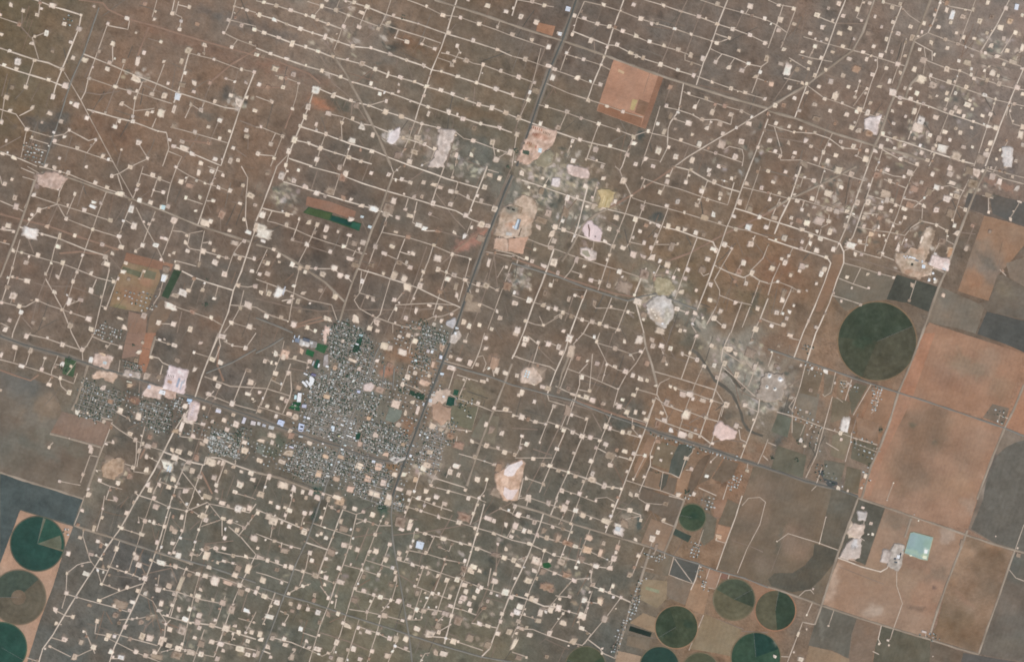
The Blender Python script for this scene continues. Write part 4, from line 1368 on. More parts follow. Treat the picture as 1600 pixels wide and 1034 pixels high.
# a patch of ground cut to a polygon, coloured per vertex
def patch(name, poly, z, colf, m, step=2.2, parent=None, rough=0.0, seed=0, skirt=0.0, **props):
    b = []
    n = len(poly)
    for i in range(n):
        (x1, y1), (x2, y2) = poly[i], poly[(i+1) % n]
        L = math.hypot(x2-x1, y2-y1); k = max(1, int(L/max(step, 0.8)))
        for j in range(k):
            f = j/k; b.append((x1+(x2-x1)*f, y1+(y2-y1)*f))
    if rough:
        q = []
        for i, (x, y) in enumerate(b):
            q.append((x+rough*2*float(vnoise(x, y, 3.0, seed+5)+0.6*vnoise(x, y, 8.0, seed+9)), y+rough*2*float(vnoise(x, y, 3.0, seed+6)+0.6*vnoise(x, y, 8.0, seed+8))))
        b = q
    xs = [p[0] for p in b]; ys = [p[1] for p in b]
    gx, gy = np.meshgrid(np.arange(min(xs)+step/2, max(xs), step), np.arange(min(ys)+step/2, max(ys), step))
    gx = gx.ravel(); gy = gy.ravel()
    k = inpoly(gx, gy, b); pts = [Vector(p) for p in b]+[Vector((x, y)) for x, y in zip(gx[k], gy[k])]
    nb = len(b)
    r = delaunay_2d_cdt(pts, [(i, (i+1) % nb) for i in range(nb)], [], 1, 1e-4)
    V2, F = r[0], r[2]
    x = np.array([v[0] for v in V2]); y = np.array([v[1] for v in V2])
    C = lin(colf(x, y))
    V = [W(a, c, z) for a, c in zip(x, y)]
    F = [tuple(reversed(f)) if _ccw(V, f) < 0 else tuple(f) for f in F]
    # shoulder down to the ground
    nv = len(V); idx = {}
    ring = list(range(nb)) if len(V2) >= nb else []
    CC = [C]
    sg = 1 if sum(x[i]*y[(i+1) % nb]-x[(i+1) % nb]*y[i] for i in ring) > 0 else -1
    for i in ring:
        p, q = (i-2) % nb, (i+2) % nb; tx, ty = x[q]-x[p], y[q]-y[p]; L = math.hypot(tx, ty) or 1
        k = skirt*(1+1.2*float(vnoise(x[i], y[i], 4, seed+2))); X, Y, _ = W(x[i]+sg*ty/L*k, y[i]-sg*tx/L*k); V.append((X, Y, -0.2))
    if ring:
        CC.append(C[:nb]*.25+lin(np.array((128, 113, 99.)))*.75 if skirt else C[:nb])
        for i in range(nb):
            j = (i+1) % nb
            F.append((i, j, nv+j, nv+i))
    return link(name, mesh(name, V, F, np.concatenate(CC)), m, parent, **props)
def _ccw(V, f):
    a, b, c = V[f[0]], V[f[1]], V[f[2]]
    return (b[0]-a[0])*(c[1]-a[1])-(b[1]-a[1])*(c[0]-a[0])

def soil(c, amp=7, sc=14, seed=0, blobs=(), red=3, rows=None):
    c = np.array(c, float)
    def f(x, y):
        o = np.tile(c, (len(x), 1))
        for (bx, by, rx, ry, an, bc, st) in blobs:
            w = blobw(x, y, bx, by, rx, ry, an, seed)*st
            o = o*(1-w[:, None])+np.array(bc, float)*w[:, None]
        n = fbm(x, y, sc, seed)*amp*1.5+vnoise(x, y, 3.1, seed+3)*amp*1.1+vnoise(x, y, 1.7, seed+8)*amp*.5
        if rows:
            n = n + rows[1]*np.sin((x*math.cos(rows[0])+y*math.sin(rows[0]))*2*math.pi/rows[2]+2*vnoise(x, y, 30, seed))
        o = o + n[:, None]
        o[:, 0] += fbm(x, y, sc*2.2, seed+40)*red*2; o[:, 2] -= fbm(x, y, sc*2.2, seed+40)*red
        return o
    return f
def blobw(x, y, bx, by, rx, ry, an, seed=0):
    a = math.radians(an); dx = x-bx; dy = y-by
    u = (dx*math.cos(a)+dy*math.sin(a))/rx; v = (-dx*math.sin(a)+dy*math.cos(a))/ry
    q = np.sqrt(u*u+v*v) + 0.9*fbm(x, y, max(4.0, min(rx, ry)*0.9), seed+71, 3)
    return 1/(1+np.exp((q-1)*6))

# ribbon with a cambered section, from a polyline in map units
def ribbon_geo(pts, w, z, c, seed, step=7.0, taper=True, cv=5, shoulder=1.5, edge=(124, 111, 98)):
    P = [pts[0]]
    for (x1, y1), (x2, y2) in zip(pts[:-1], pts[1:]):
        L = math.hypot(x2-x1, y2-y1); k = max(1, int(round(L/step)))
        for j in range(1, k+1): P.append((x1+(x2-x1)*j/k, y1+(y2-y1)*j/k))
    P = np.array(P); n = len(P)
    t = np.gradient(P, axis=0) if n > 2 else np.tile(P[1]-P[0], (n, 1))
    t /= np.maximum(np.hypot(t[:, 0], t[:, 1]), 1e-6)[:, None]
    nn = np.stack([-t[:, 1], t[:, 0]], 1)
    P = P + nn*(0.35*vnoise(P[:, 0], P[:, 1], 9, seed))[:, None]
    hw = w/2*(1+0.7*vnoise(P[:, 0], P[:, 1], 9, seed+3))
    col = np.array(c, float)+ (fbm(P[:, 0], P[:, 1], 22, seed+5, 3)*cv*2)[:, None]
    V = []; F = []; C = lin(col)
    for i in range(n):
        a = P[i]-nn[i]*hw[i]*.72; b = P[i]+nn[i]*hw[i]*.72; e = shoulder
        a2 = P[i]-nn[i]*hw[i]*e; b2 = P[i]+nn[i]*hw[i]*e
        V += [W(*a2, -0.1), W(*a, z), W(*b, z), W(*b2, -0.1)]
        if i:
            k = 4*i
            for s in range(3): F.append((k-4+s, k-3+s, k+1+s, k+s))
    ec = C*.3+lin(np.array(edge, float))*.7
    C = np.stack([ec, C, C, ec], 1).reshape(-1, 3)
    return V, F, C
def ribbon(name, pts, w, z, c, m, seed=0, cv=5, **props):
    V, F, C = ribbon_geo(pts, w, z, c, seed, cv=cv)
    F = [f[::-1] for f in F] if len(F) and _ccw(V, F[1]) < 0 else F
    return link(name, mesh(name, V, F, C), m, None, **props)
class Acc:                                      # several pieces of one uncountable mass
    def __init__(s): s.V = []; s.F = []; s.C = []
    def add(s, V, F, C):
        b = len(s.V); s.V += V; s.F += [tuple(i+b for i in f) for f in F]; s.C.append(C)
    def build(s, name, m, **p): return link(name, mesh(name, s.V, s.F, np.concatenate(s.C)), m, None, **p)

# low mound of caliche with a worn outline
def pad_geo(x, y, w, h, z, c, seed, ang=math.radians(17.5)):
    r = random.Random(seed); per = 4 if max(w, h) < 9 else 6; n = 4*per
    ang += r.uniform(-.07, .07); ca, sa = math.cos(ang), math.sin(ang)
    K4 = [(sx*(1+r.uniform(-.16, .10)), sy*(1+r.uniform(-.16, .10))) for sx, sy in ((-1, -1), (1, -1), (1, 1), (-1, 1))]
    if r.random() < .22: i = r.randrange(4); K4[i] = (K4[i][0]*.45, K4[i][1]*.5)      # a bitten corner
    O = []
    for i in range(4):
        p, q = K4[i], K4[(i+1) % 4]
        for j in range(per):
            f = j/per; k = 0.93 if j == 0 else 1.0
            O.append((k*(p[0]+(q[0]-p[0])*f)+r.uniform(-.07, .07), k*(p[1]+(q[1]-p[1])*f)+r.uniform(-.07, .07)))
    dxy = (r.uniform(-.5, .5), r.uniform(-.75, .35)); fr = r.uniform(1.14, 1.42)
    V = []; C = []; c = np.array(c, float); gcol = np.array((127, 112, 98), float)
    def ring(f, zz, mixg, dc, jit=8, off=(0, 0)):
        for u, v in O:
            k = f*(1+r.uniform(-.06, .06)*(3 if f > 1.1 else 1))
            u, v = w/2*(u*k+off[0]), h/2*(v*k+off[1])
            V.append(W(x+u*ca-v*sa, y+u*sa+v*ca, zz)); C.append(c*(1-mixg)+gcol*mixg+dc+r.uniform(-jit, jit))
    ring(fr, -0.1, .86, 0, 7, (dxy[0]*.5, dxy[1]*.5)); ring(1.02, z, .20, 0, 10, (dxy[0]*.1, dxy[1]*.1)); ring(0.78, z+0.06, .02, 0, 13)
    V.append(W(x, y, z+0.08)); C.append(np.array(c)+(r.uniform(-58, -25) if r.random() < .3 else r.uniform(-12, 10)))
    F = []
    for i in range(n):
        j = (i+1) % n
        F += [(i, n+i, n+j, j), (n+i, 2*n+i, 2*n+j, n+j), (2*n+i, 3*n, 2*n+j)]
    F = [f if _ccw(V, f) > 0 else f[::-1] for f in F]
    return V, F, lin(np.array(C))

# extruded block from a polygon (map units), flat roof with low parapet edge
def block_geo(poly, z0, h, wall, roof):
    b = [W(x, y) for x, y in poly]
    if sum((b[i][0]*b[(i+1) % len(b)][1]-b[(i+1) % len(b)][0]*b[i][1]) for i in range(len(b))) < 0: b = b[::-1]
    n = len(b); cx = sum(p[0] for p in b)/n; cy = sum(p[1] for p in b)/n
    return b, n, cx, cy
def building(name, poly, h, roofc, label, cat='building', wallc=(170, 160, 150), z0=0.0, parent=None, units=True, seed=0):
    b, n, cx, cy = block_geo(poly, z0, h, wallc, roofc)
    V = [(x, y, z0) for x, y, _ in b]+[(x, y, h) for x, y, _ in b]
    F = [(i, (i+1) % n, n+(i+1) % n, n+i) for i in range(n)]
    r = np.random.default_rng(seed)
    par = parent or link(name, None, None, None, label=label, category=cat)
    if parent is None: par.location = (cx, cy, 0)
    off = np.array([cx, cy, 0.0]) if parent is None else np.array(parent.location)
    loc = lambda vs: [tuple(np.array(v)-off) for v in vs]
    link('wall', mesh('wall', loc(V), F, np.tile(lin(wallc), (len(V), 1))), M_ROOF, par)
    # roof slab slightly proud, with parapet
    e = 1.02
    ro = [(cx+(x-cx)*e, cy+(y-cy)*e) for x, y, _ in b]
    ri = [(cx+(x-cx)*0.965, cy+(y-cy)*0.965) for x, y, _ in b]
    V = [(x, y, h-0.3) for x, y in ro]+[(x, y, h+0.9) for x, y in ro]+[(x, y, h+0.9) for x, y in ri]+[(x, y, h+0.35) for x, y in ri]
    F = []
    for i in range(n):
        j = (i+1) % n
        F += [(i, j, n+j, n+i), (n+i, n+j, 2*n+j, 2*n+i), (2*n+i, 2*n+j, 3*n+j, 3*n+i)]
    for t in tessellate_polygon([[Vector((V[3*n+i][0], V[3*n+i][1], 0)) for i in range(n)]]):
        f = tuple(3*n+i for i in t); F.append(f if _ccw(V, f) > 0 else f[::-1])
    link('roof', mesh('roof', loc(V), F, lin(np.array(roofc)+np.zeros((len(V), 3)))), M_ROOF, par)
    if units and area(poly) > 8:
        xs = [p[0] for p in poly]; ys = [p[1] for p in poly]
        put = 0
        for _ in range(60):
            x = r.uniform(min(xs), max(xs)); y = r.uniform(min(ys), max(ys)); s = r.uniform(.22, .45)
            if pin(x-s, y, poly) and pin(x+s, y, poly) and pin(x, y-s, poly) and pin(x, y+s, poly):
                k = s*S
                X, Y, _ = W(x, y); q = [(X-k, Y-k), (X+k, Y-k), (X+k, Y+k), (X-k, Y+k)]
                VV = [(a, c, h+0.36) for a, c in q]+[(a, c, h+2.4) for a, c in q]
                FF = [(0, 1, 5, 4), (1, 2, 6, 5), (2, 3, 7, 6), (3, 0, 4, 7), (4, 5, 6, 7)]
                link('roof_unit', mesh('roof_unit', loc(VV), FF, np.tile(lin((165, 165, 162)), (8, 1))), M_ROOF, par); put += 1
                if put >= min(5, 1+int(area(poly)/14)): break
    return par
def rect(cx, cy, w, h, ang=17.5):
    a = math.radians(ang); c, s = math.cos(a), math.sin(a)
    return [(cx+u*c-v*s, cy+u*s+v*c) for u, v in ((-w/2, -h/2), (w/2, -h/2), (w/2, h/2), (-w/2, h/2))]
# ---------------------------------------------------------------- read the survey
def parse():
    roads = []; pads = []
    for (ox, oy), (rs, ps) in SHEETS.items():
        for ln in rs.strip().split('\n'):
            if ':' not in ln: continue
            k, s = ln.replace('?', '').strip().split(':')
            pts = [(ox+float(a)/K, oy+float(b)/K) for a, b in (q.split(',') for q in s.split())]
            if len(pts) > 1 and math.hypot(pts[0][0]-pts[-1][0], pts[0][1]-pts[-1][1])+len(pts) > 2.5: roads.append([k, pts])
        for q in ps.split(';'):
            q = q.strip()
            if not q or '?' in q: continue
            f = q.split(','); w = float(f[2]) if len(f) > 2 else 28.0
            if w < 2: continue
            h = float(f[3]) if len(f) > 3 else w
            pads.append([ox+float(f[0])/K, oy+float(f[1])/K, w/K*0.79, h/K*0.79, f[4].strip() if len(f) > 4 else 'p'])
    # join roads cut by a sheet edge
    def edge(p):
        return min(abs(p[0]-400*i) for i in (1, 2, 3)) < 3 or min(abs(p[1]-v) for v in (260, 520, 774, 780)) < 3.5
    ch = True
    while ch:
        ch = False
        ends = [(i, a, r[0], r[1][a]) for i, r in enumerate(roads) for a in (0, -1) if edge(r[1][a])]
        for i, a, k, p in ends:
            for j, b, k2, q in ends:
                if j <= i or k != k2 or abs(p[0]-q[0]) > 4.5 or math.hypot(p[0]-q[0], p[1]-q[1]) > 4.5: continue
                A = roads[i][1] if a == -1 else roads[i][1][::-1]
                B = roads[j][1] if b == 0 else roads[j][1][::-1]
                roads[i][1] = A[:-1]+[((p[0]+q[0])/2, (p[1]+q[1])/2)]+B[1:]
                roads.pop(j); ch = True; break
            if ch: break
    # drop doubles on overlapping sheet rims
    out = []
    for p in sorted(pads, key=lambda p: -p[2]*p[3]):
        if all(math.hypot(p[0]-q[0], p[1]-q[1]) > 0.28*(p[2]+q[2]+p[3]+q[3])/2 for q in out): out.append(p)
    return roads, out
ROADS, PADS = parse()

# ---------------------------------------------------------------- the ground
G = """8,10,92,82,60;20,90,98,86,68;60,40,112,98,84;1590,20,134,124,118;1500,20,128,118,110;1590,130,130,121,114;250,60,116,100,88;200,160,122,101,85;400,40,117,103,92;330,200,122,103,88;600,60,112,98,86;470,30,128,114,102;560,40,124,112,100;700,100,106,93,80;900,60,98,89,82;1000,60,103,93,85;1150,50,106,96,88;1300,60,113,101,92;1450,60,120,109,100;1580,60,124,114,107;1580,220,117,105,97;1400,200,114,101,92;1250,230,114,100,89;1100,200,107,95,85;950,220,101,92,82;850,200,106,96,82;740,180,102,96,84;600,190,108,99,88;400,260,117,99,85;100,300,108,96,85;250,320,105,94,85;60,420,105,93,84;350,420,101,92,84;500,300,98,88,80;650,300,103,93,83;700,400,104,94,84;550,420,100,90,82;900,300,112,104,91;1000,330,108,94,82;1150,330,111,97,84;1300,340,112,98,88;1400,300,115,102,91;1050,420,112,98,80;1200,430,124,99,78;1150,400,117,98,80;900,450,102,92,80;800,500,104,94,84;950,560,106,94,84;1100,560,112,98,84;1200,560,130,116,101;850,680,101,91,82;950,750,97,89,81;750,720,104,93,83;700,640,114,102,89;330,560,101,91,83;380,500,102,92,82;100,560,106,96,86;420,600,100,91,82;260,720,96,87,80;300,850,96,90,83;150,900,94,89,86;450,870,97,90,82;550,950,105,97,84;700,900,101,94,84;800,860,97,89,82;900,900,94,87,81;980,950,90,85,81;950,850,96,88,80;700,1010,104,95,82;400,1010,98,92,84;1060,720,128,102,82;1150,720,130,106,88;1250,650,126,107,91;1280,750,112,102,92;1300,620,127,106,89;1330,440,117,101,85;1460,420,105,93,82;1500,700,150,118,98;1450,950,140,112,95;1200,860,125,102,86;60,700,118,108,96;1550,980,112,100,90;1050,900,128,108,90;1100,960,132,108,88;1300,900,112,100,88"""
G = np.array([[float(v) for v in s.split(',')] for s in G.split(';')])  # soil tones, with top-left vignetting and the haze veil up north painted in
BLOBS = [  # x, y, rx, ry, turn, colour, weight: draws, wash-outs, red earth, dark scrub
 (565, 640, 105, 95, 20, (119, 113, 101), .55), (665, 640, 40, 95, 18, (122, 112, 99), .5), (545, 533, 36, 24, 10, (132, 127, 115), .75), (535, 598, 50, 46, 0, (130, 121, 107), .7), (530, 660, 46, 24, 17, (136, 127, 115), .7), (600, 688, 40, 26, 17, (128, 121, 108), .7), (488, 722, 46, 30, 15, (130, 121, 107), .7), (572, 740, 44, 34, 15, (130, 121, 107), .7), (676, 528, 28, 22, 0, (124, 118, 105), .7), (157, 622, 38, 34, 0, (122, 115, 101), .7), (243, 650, 30, 28, 0, (122, 114, 101), .7), (350, 695, 30, 28, 0, (134, 126, 110), .7), (672, 705, 26, 36, 15, (136, 124, 109), .6), (590, 630, 20, 22, 0, (124, 118, 104), .6),
 (560, 50, 70, 26, 38, (134, 122, 110), .5), (640, 195, 46, 14, 28, (142, 132, 120), .5), (618, 215, 14, 10, 0, (205, 192, 180), .7),
 (680, 235, 22, 12, -60, (190, 176, 164), .55), (755, 240, 48, 15, 38, (98, 96, 86), .75), (735, 268, 40, 14, 28, (124, 118, 103), .6),
 (870, 262, 62, 36, 25, (138, 127, 108), .7), (900, 290, 40, 22, 20, (132, 124, 108), .6), (905, 345, 50, 22, 20, (126, 119, 105), .5),
 (946, 312, 13, 13, 15, (196, 172, 132), .8), (855, 310, 16, 12, 10, (82, 88, 82), .8), (840, 243, 14, 14, 0, (92, 98, 86), .7), (795, 300, 34, 20, 30, (120, 116, 104), .6),
 (1040, 440, 34, 22, 20, (140, 130, 108), .7), (1010, 430, 24, 16, 0, (128, 120, 100), .6), (1078, 488, 40, 13, 28, (106, 104, 92), .75), (980, 470, 60, 14, 20, (112, 104, 90), .4),
 (700, 225, 50, 20, 30, (128, 121, 108), .4), (770, 255, 50, 20, 35, (124, 119, 106), .35), (850, 275, 55, 30, 35, (130, 124, 110), .45), (930, 330, 55, 24, 45, (128, 121, 107), .45), (990, 400, 50, 20, 50, (126, 117, 102), .45), (1035, 460, 46, 24, 45, (136, 129, 115), .55), (1085, 510, 46, 18, 40, (128, 122, 110), .5), (1125, 560, 50, 26, 45, (144, 136, 122), .6),
 (1130, 545, 34, 22, 40, (148, 139, 125), .8), (1190, 545, 50, 30, 20, (146, 135, 120), .75), (1165, 595, 40, 28, 45, (146, 137, 122), .8), (1200, 610, 34, 34, 0, (158, 145, 130), .8), (1185, 650, 34, 40, 10, (130, 120, 104), .75),
 (1226, 650, 9, 46, 15, (92, 92, 86), .7), (505, 163, 17, 7, 15, (166, 116, 90), .85), (490, 158, 8, 5, 0, (170, 122, 95), .8), (530, 165, 18, 9, 20, (84, 84, 74), .6),
 (735, 378, 26, 7, -32, (172, 122, 102), .75), (724, 384, 12, 8, 20, (172, 124, 104), .75), (752, 366, 10, 18, 20, (168, 122, 104), .7),
 (1205, 425, 34, 18, 20, (138, 100, 76), .6), (1240, 470, 40, 50, 20, (122, 102, 84), .5), (1215, 540, 26, 22, 0, (132, 102, 80), .7), (1180, 470, 30, 12, 20, (118, 104, 80), .5),
 (835, 45, 22, 18, 20, (172, 118, 88), .0), (120, 190, 16, 10, 10, (136, 104, 80), .55), (175, 205, 40, 16, 20, (122, 96, 78), .6), (95, 185, 15, 9, 10, (86, 82, 76), .6), (60, 195, 30, 13, 15, (92, 88, 84), .6), (75, 225, 12, 20, 18, (88, 86, 82), .5),
 (355, 148, 10, 10, 0, (84, 80, 74), .6), (320, 182, 18, 7, 15, (88, 84, 76), .5), (612, 47, 9, 9, 0, (78, 78, 72), .7), (610, 75, 9, 5, 0, (82, 80, 72), .6), (652, 72, 16, 9, 0, (92, 88, 72), .5), (640, 65, 24, 8, 25, (132, 98, 74), .6), (690, 95, 40, 24, 20, (112, 92, 72), .4), (745, 178, 30, 10, 10, (122, 96, 72), .4),
 (520, 10, 12, 10, 0, (96, 94, 90), .5), (425, 300, 22, 12, 15, (150, 135, 118), .7), (440, 305, 30, 14, 15, (120, 114, 102), .6), (1027, 340, 9, 7, 0, (78, 78, 72), .7), (1000, 210, 6, 9, 10, (74, 78, 72), .8),
 (390, 40, 80, 10, 18, (104, 98, 92), .5), (335, 80, 120, 9, 19, (132, 102, 84), .55), (460, 112, 60, 7, 18, (136, 104, 86), .5), (465, 190, 14, 60, 20, (122, 98, 82), .5), (430, 270, 12, 50, 20, (124, 100, 84), .5),
 (170, 445, 30, 16, 0, (100, 96, 82), .4), (330, 505, 16, 10, 0, (124, 100, 82), .6), (330, 470, 14, 12, 0, (96, 92, 82), .5), (490, 480, 16, 6, 0, (84, 82, 76), .6), (900, 475, 20, 9, 10, (90, 86, 76), .5), (1080, 535, 14, 12, 0, (88, 86, 76), .6), (1180, 470, 6, 18, 20, (84, 84, 74), .6),
 (990, 640, 30, 14, 20, (86, 84, 76), .4), (975, 660, 26, 12, 10, (82, 84, 76), .6), (1010, 760, 12, 30, 15, (90, 88, 82), .5), (715, 625, 40, 34, 15, (128, 116, 92), .5), (660, 640, 30, 44, 18, (132, 110, 92), .4), (690, 655, 22, 22, 15, (168, 136, 114), .75), (680, 590, 20, 20, 18, (150, 126, 106), .5),
 (617, 555, 16, 14, 15, (140, 108, 84), .6), (635, 558, 16, 12, 15, (146, 110, 86), .5), (620, 655, 16, 9, 15, (142, 112, 92), .55), (638, 668, 14, 12, 0, (150, 112, 86), .7), (607, 580, 14, 10, 17, (176, 128, 104), .85), (613, 590, 9, 4, 0, (100, 98, 80), .5), (615, 728, 11, 12, 15, (150, 116, 86), .8), (535, 645, 30, 20, 20, (136, 126, 114), .4), (540, 690, 60, 10, 17, (142, 134, 124), .6), (700, 620, 10, 30, 18, (118, 104, 92), .4), (730, 570, 40, 20, 20, (118, 100, 84), .5), (672, 720, 20, 20, 18, (150, 128, 112), .5),
 (425, 690, 24, 14, 17, (112, 112, 96), .5), (370, 640, 60, 16, 17, (108, 102, 92), .4), (438, 690, 8, 12, 0, (84, 92, 78), .7), (424, 708, 9, 8, 0, (80, 92, 76), .6), (250, 600, 80, 12, 17, (134, 120, 110), .4), (212, 612, 11, 9, 17, (90, 88, 80), .7), (208, 625, 10, 4, 17, (158, 112, 92), .8), (155, 555, 14, 8, 17, (140, 122, 112), .4),
 (600, 795, 9, 12, 10, (66, 86, 72), .8), (497, 767, 8, 7, 0, (60, 84, 72), .8), (560, 785, 30, 8, 17, (96, 96, 84), .5), (493, 805, 5, 14, 18, (64, 76, 72), .7), (500, 940, 18, 18, 0, (112, 102, 80), .5), (540, 900, 30, 22, 0, (112, 100, 80), .4), (490, 870, 20, 30, 20, (110, 98, 82), .4), (670, 1000, 24, 14, 0, (128, 112, 94), .5),
 (983, 812, 17, 10, 10, (146, 128, 108), .7), (998, 820, 4, 12, 10, (72, 84, 80), .7), (975, 812, 6, 10, 10, (172, 156, 140), .6), (1105, 790, 8, 14, 15, (120, 112, 96), .5), (990, 980, 14, 50, 17, (124, 110, 94), .5), (1010, 905, 20, 14, 0, (130, 110, 90), .5), (1000, 925, 26, 10, 15, (142, 118, 94), .5),
 (1040, 520, 60, 26, 20, (108, 100, 82), .3), (1280, 690, 26, 22, 10, (118, 112, 100), .5), (1300, 750, 12, 14, 20, (84, 86, 86), .6), (1345, 590, 16, 12, 15, (92, 88, 84), .5), (1262, 615, 22, 14, 10, (128, 116, 104), .5), (1330, 680, 10, 20, 18, (132, 108, 84), .4), (1247, 718, 9, 8, 0, (78, 84, 74), .7), (1225, 720, 20, 14, 10, (112, 106, 94), .5), (1370, 640, 26, 34, 15, (158, 118, 92), .7), (1380, 560, 16, 10, 0, (120, 100, 84), .5),
 (1410, 220, 60, 40, 20, (122, 108, 97), .5), (1430, 300, 40, 22, 20, (140, 116, 102), .4), (1340, 330, 40, 24, 20, (136, 116, 102), .35), (1560, 288, 30, 6, 18, (158, 122, 102), .7), (1295, 365, 10, 8, 0, (132, 108, 92), .5), (1385, 40, 10, 26, 20, (128, 108, 94), .4), (1540, 160, 40, 40, 0, (126, 112, 102), .4),
 (30, 640, 20, 60, 10, (112, 108, 100), .5), (880, 690, 60, 40, 10, (98, 92, 82), .4), (640, 850, 40, 22, 20, (96, 92, 82), .4), (355, 600, 40, 30, 10, (98, 90, 84), .4), (220, 880, 60, 40, 20, (88, 84, 82), .4),
]
_r = random.Random(42)                       # ragged bare scars and wash-outs where the ground has been worked over
for (bx, by, sp, k, q) in ((612, 214, 14, 14, 0), (650, 226, 24, 12, 0), (700, 232, 20, 14, 0), (735, 262, 34, 16, -8), (832, 250, 26, 26, 0), (866, 272, 36, 40, 0), (905, 288, 40, 36, -6), (850, 306, 36, 22, -6), (800, 345, 22, 16, 0), (925, 352, 34, 24, 0), (958, 316, 18, 12, 0), (1030, 455, 30, 24, 0), (1000, 470, 40, 16, -8), (1085, 490, 40, 18, -14), (1140, 550, 34, 26, -6), (1190, 592, 34, 34, 0), (1210, 622, 26, 20, 0),
                      (1172, 640, 26, 14, -4), (690, 660, 26, 24, -4), (700, 640, 18, 12, 0), (660, 730, 24, 14, -8), (75, 280, 18, 16, 0), (180, 735, 18, 14, 0), (1366, 194, 16, 10, 0), (1435, 200, 18, 14, 0), (1500, 150, 50, 18, -12), (1420, 230, 50, 26, 0), (1560, 80, 40, 18, 0), (1340, 330, 50, 36, 0), (1290, 300, 50, 20, -8), (1440, 380, 36, 16, 0), (1160, 250, 60, 12, -20), (560, 60, 70, 18, -10), (440, 305, 26, 16, 0), (210, 120, 20, 12, 0), (370, 160, 20, 12, 0), (300, 960, 70, 22, -16), (420, 990, 90, 18, -18), (700, 870, 110, 16, -24), (580, 900, 100, 12, -26), (830, 860, 70, 14, -18), (740, 960, 60, 12, -20), (900, 930, 50, 8, -24), (270, 730, 40, 16, 0), (810, 435, 20, 22, -4), (815, 330, 24, 14, 0), (1525, 300, 40, 14, 0)):
    for _ in range(int(k*1.7)):
        t = _r.uniform(168, 214)+q
        BLOBS.append((bx+_r.gauss(0, sp*.55), by+_r.gauss(0, sp*.42), _r.uniform(1.8, 6), _r.uniform(1.4, 3.6), _r.choice([17, 107, 40, 140])+_r.gauss(0, 12), (t, t-_r.uniform(10, 20), t-_r.uniform(22, 42)), _r.uniform(.5, .95)))
    for _ in range(k//3):
        t = _r.uniform(78, 96)
        BLOBS.append((bx+_r.gauss(0, sp*.6), by+_r.gauss(0, sp*.5), _r.uniform(2, 6), _r.uniform(1.4, 3.4), _r.uniform(0, 180), (t, t+1, t-8), _r.uniform(.4, .75)))
ce_, se_ = math.cos(math.radians(17.4)), math.sin(math.radians(17.4))
def ground_rgb(x, y):
    xc = np.clip(x, -60, 1660); yc = np.clip(y, -60, 1094)
    num = np.zeros((len(x), 3)); den = np.zeros(len(x))
    wx = xc+fbm(xc, yc, 50, 3)*40; wy = yc+fbm(xc, yc, 50, 4)*40
    for gx, gy, r, g, b in G:
        w = np.exp(-((wx-gx)**2+(wy-gy)**2)/(2*52.0**2))+1e-9
        num += w[:, None]*np.array([r, g, b]); den += w
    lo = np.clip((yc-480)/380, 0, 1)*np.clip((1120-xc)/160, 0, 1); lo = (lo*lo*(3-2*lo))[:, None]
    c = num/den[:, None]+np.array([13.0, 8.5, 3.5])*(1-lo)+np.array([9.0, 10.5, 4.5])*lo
    ua = x*ce_+y*se_; va = -x*se_+y*ce_                       # each fenced section is grazed a little differently
    ua = ua+5*vnoise(ua, va, 60, 12); va = va+5*vnoise(ua, va, 60, 13)
    c += ((_h(np.floor(ua/63), np.floor(va/61), 5)-.5)*7+(_h(np.floor(ua/126), np.floor(va/31), 6)-.5)*4)[:, None]
    c0 = c.copy()
    for (bx, by, rx, ry, an, bc, st) in BLOBS:
        R = 2.4*max(rx, ry)
        k = np.nonzero((abs(x-bx) < R) & (abs(y-by) < R))[0]
        if len(k) and st:
            w = blobw(x[k], y[k], bx, by, rx, ry, an, 5)*st
            c[k] = c[k]*(1-w[:, None])+(np.array(bc, float)+np.array([0, .8, .8]))*w[:, None]
    n = fbm(x, y, 60, 21)*4+fbm(x, y, 16, 22)*4.5+vnoise(x, y, 3.0, 23)*9+vnoise(x, y, 2.0, 24)*9
    # north-south streaking left by grazing and old seismic lines
    u = x*0.945+y*0.327
    n = n + vnoise(u, y*0.04+x*0.013, 3.2, 31)*9*np.clip(0.5+2.5*vnoise(x, y, 90, 32), 0, 1)
    c = c+n[:, None]
    r = fbm(x, y, 38, 27, 3); c[:, 0] += r*9; c[:, 1] += r*1; c[:, 2] -= r*3
    c = c*(1-0.13*(vnoise(x, y, 2.3, 91) > 0.30)*(0.6+vnoise(x, y, 50, 92)))[:, None]
    dk = np.clip(fbm(x, y, 24, 29, 4)-0.33, 0, 1)*3.2          # dense mesquite
    c = c*(1-0.16*np.minimum(dk, 1))[:, None]
    e = np.clip(np.minimum(np.minimum(x+58, 1656-x), np.minimum(y+58, 1090-y))/36, 0, 1)[:, None]   # the plain goes on evenly beyond the survey
    return c0*(1-e)+c*e
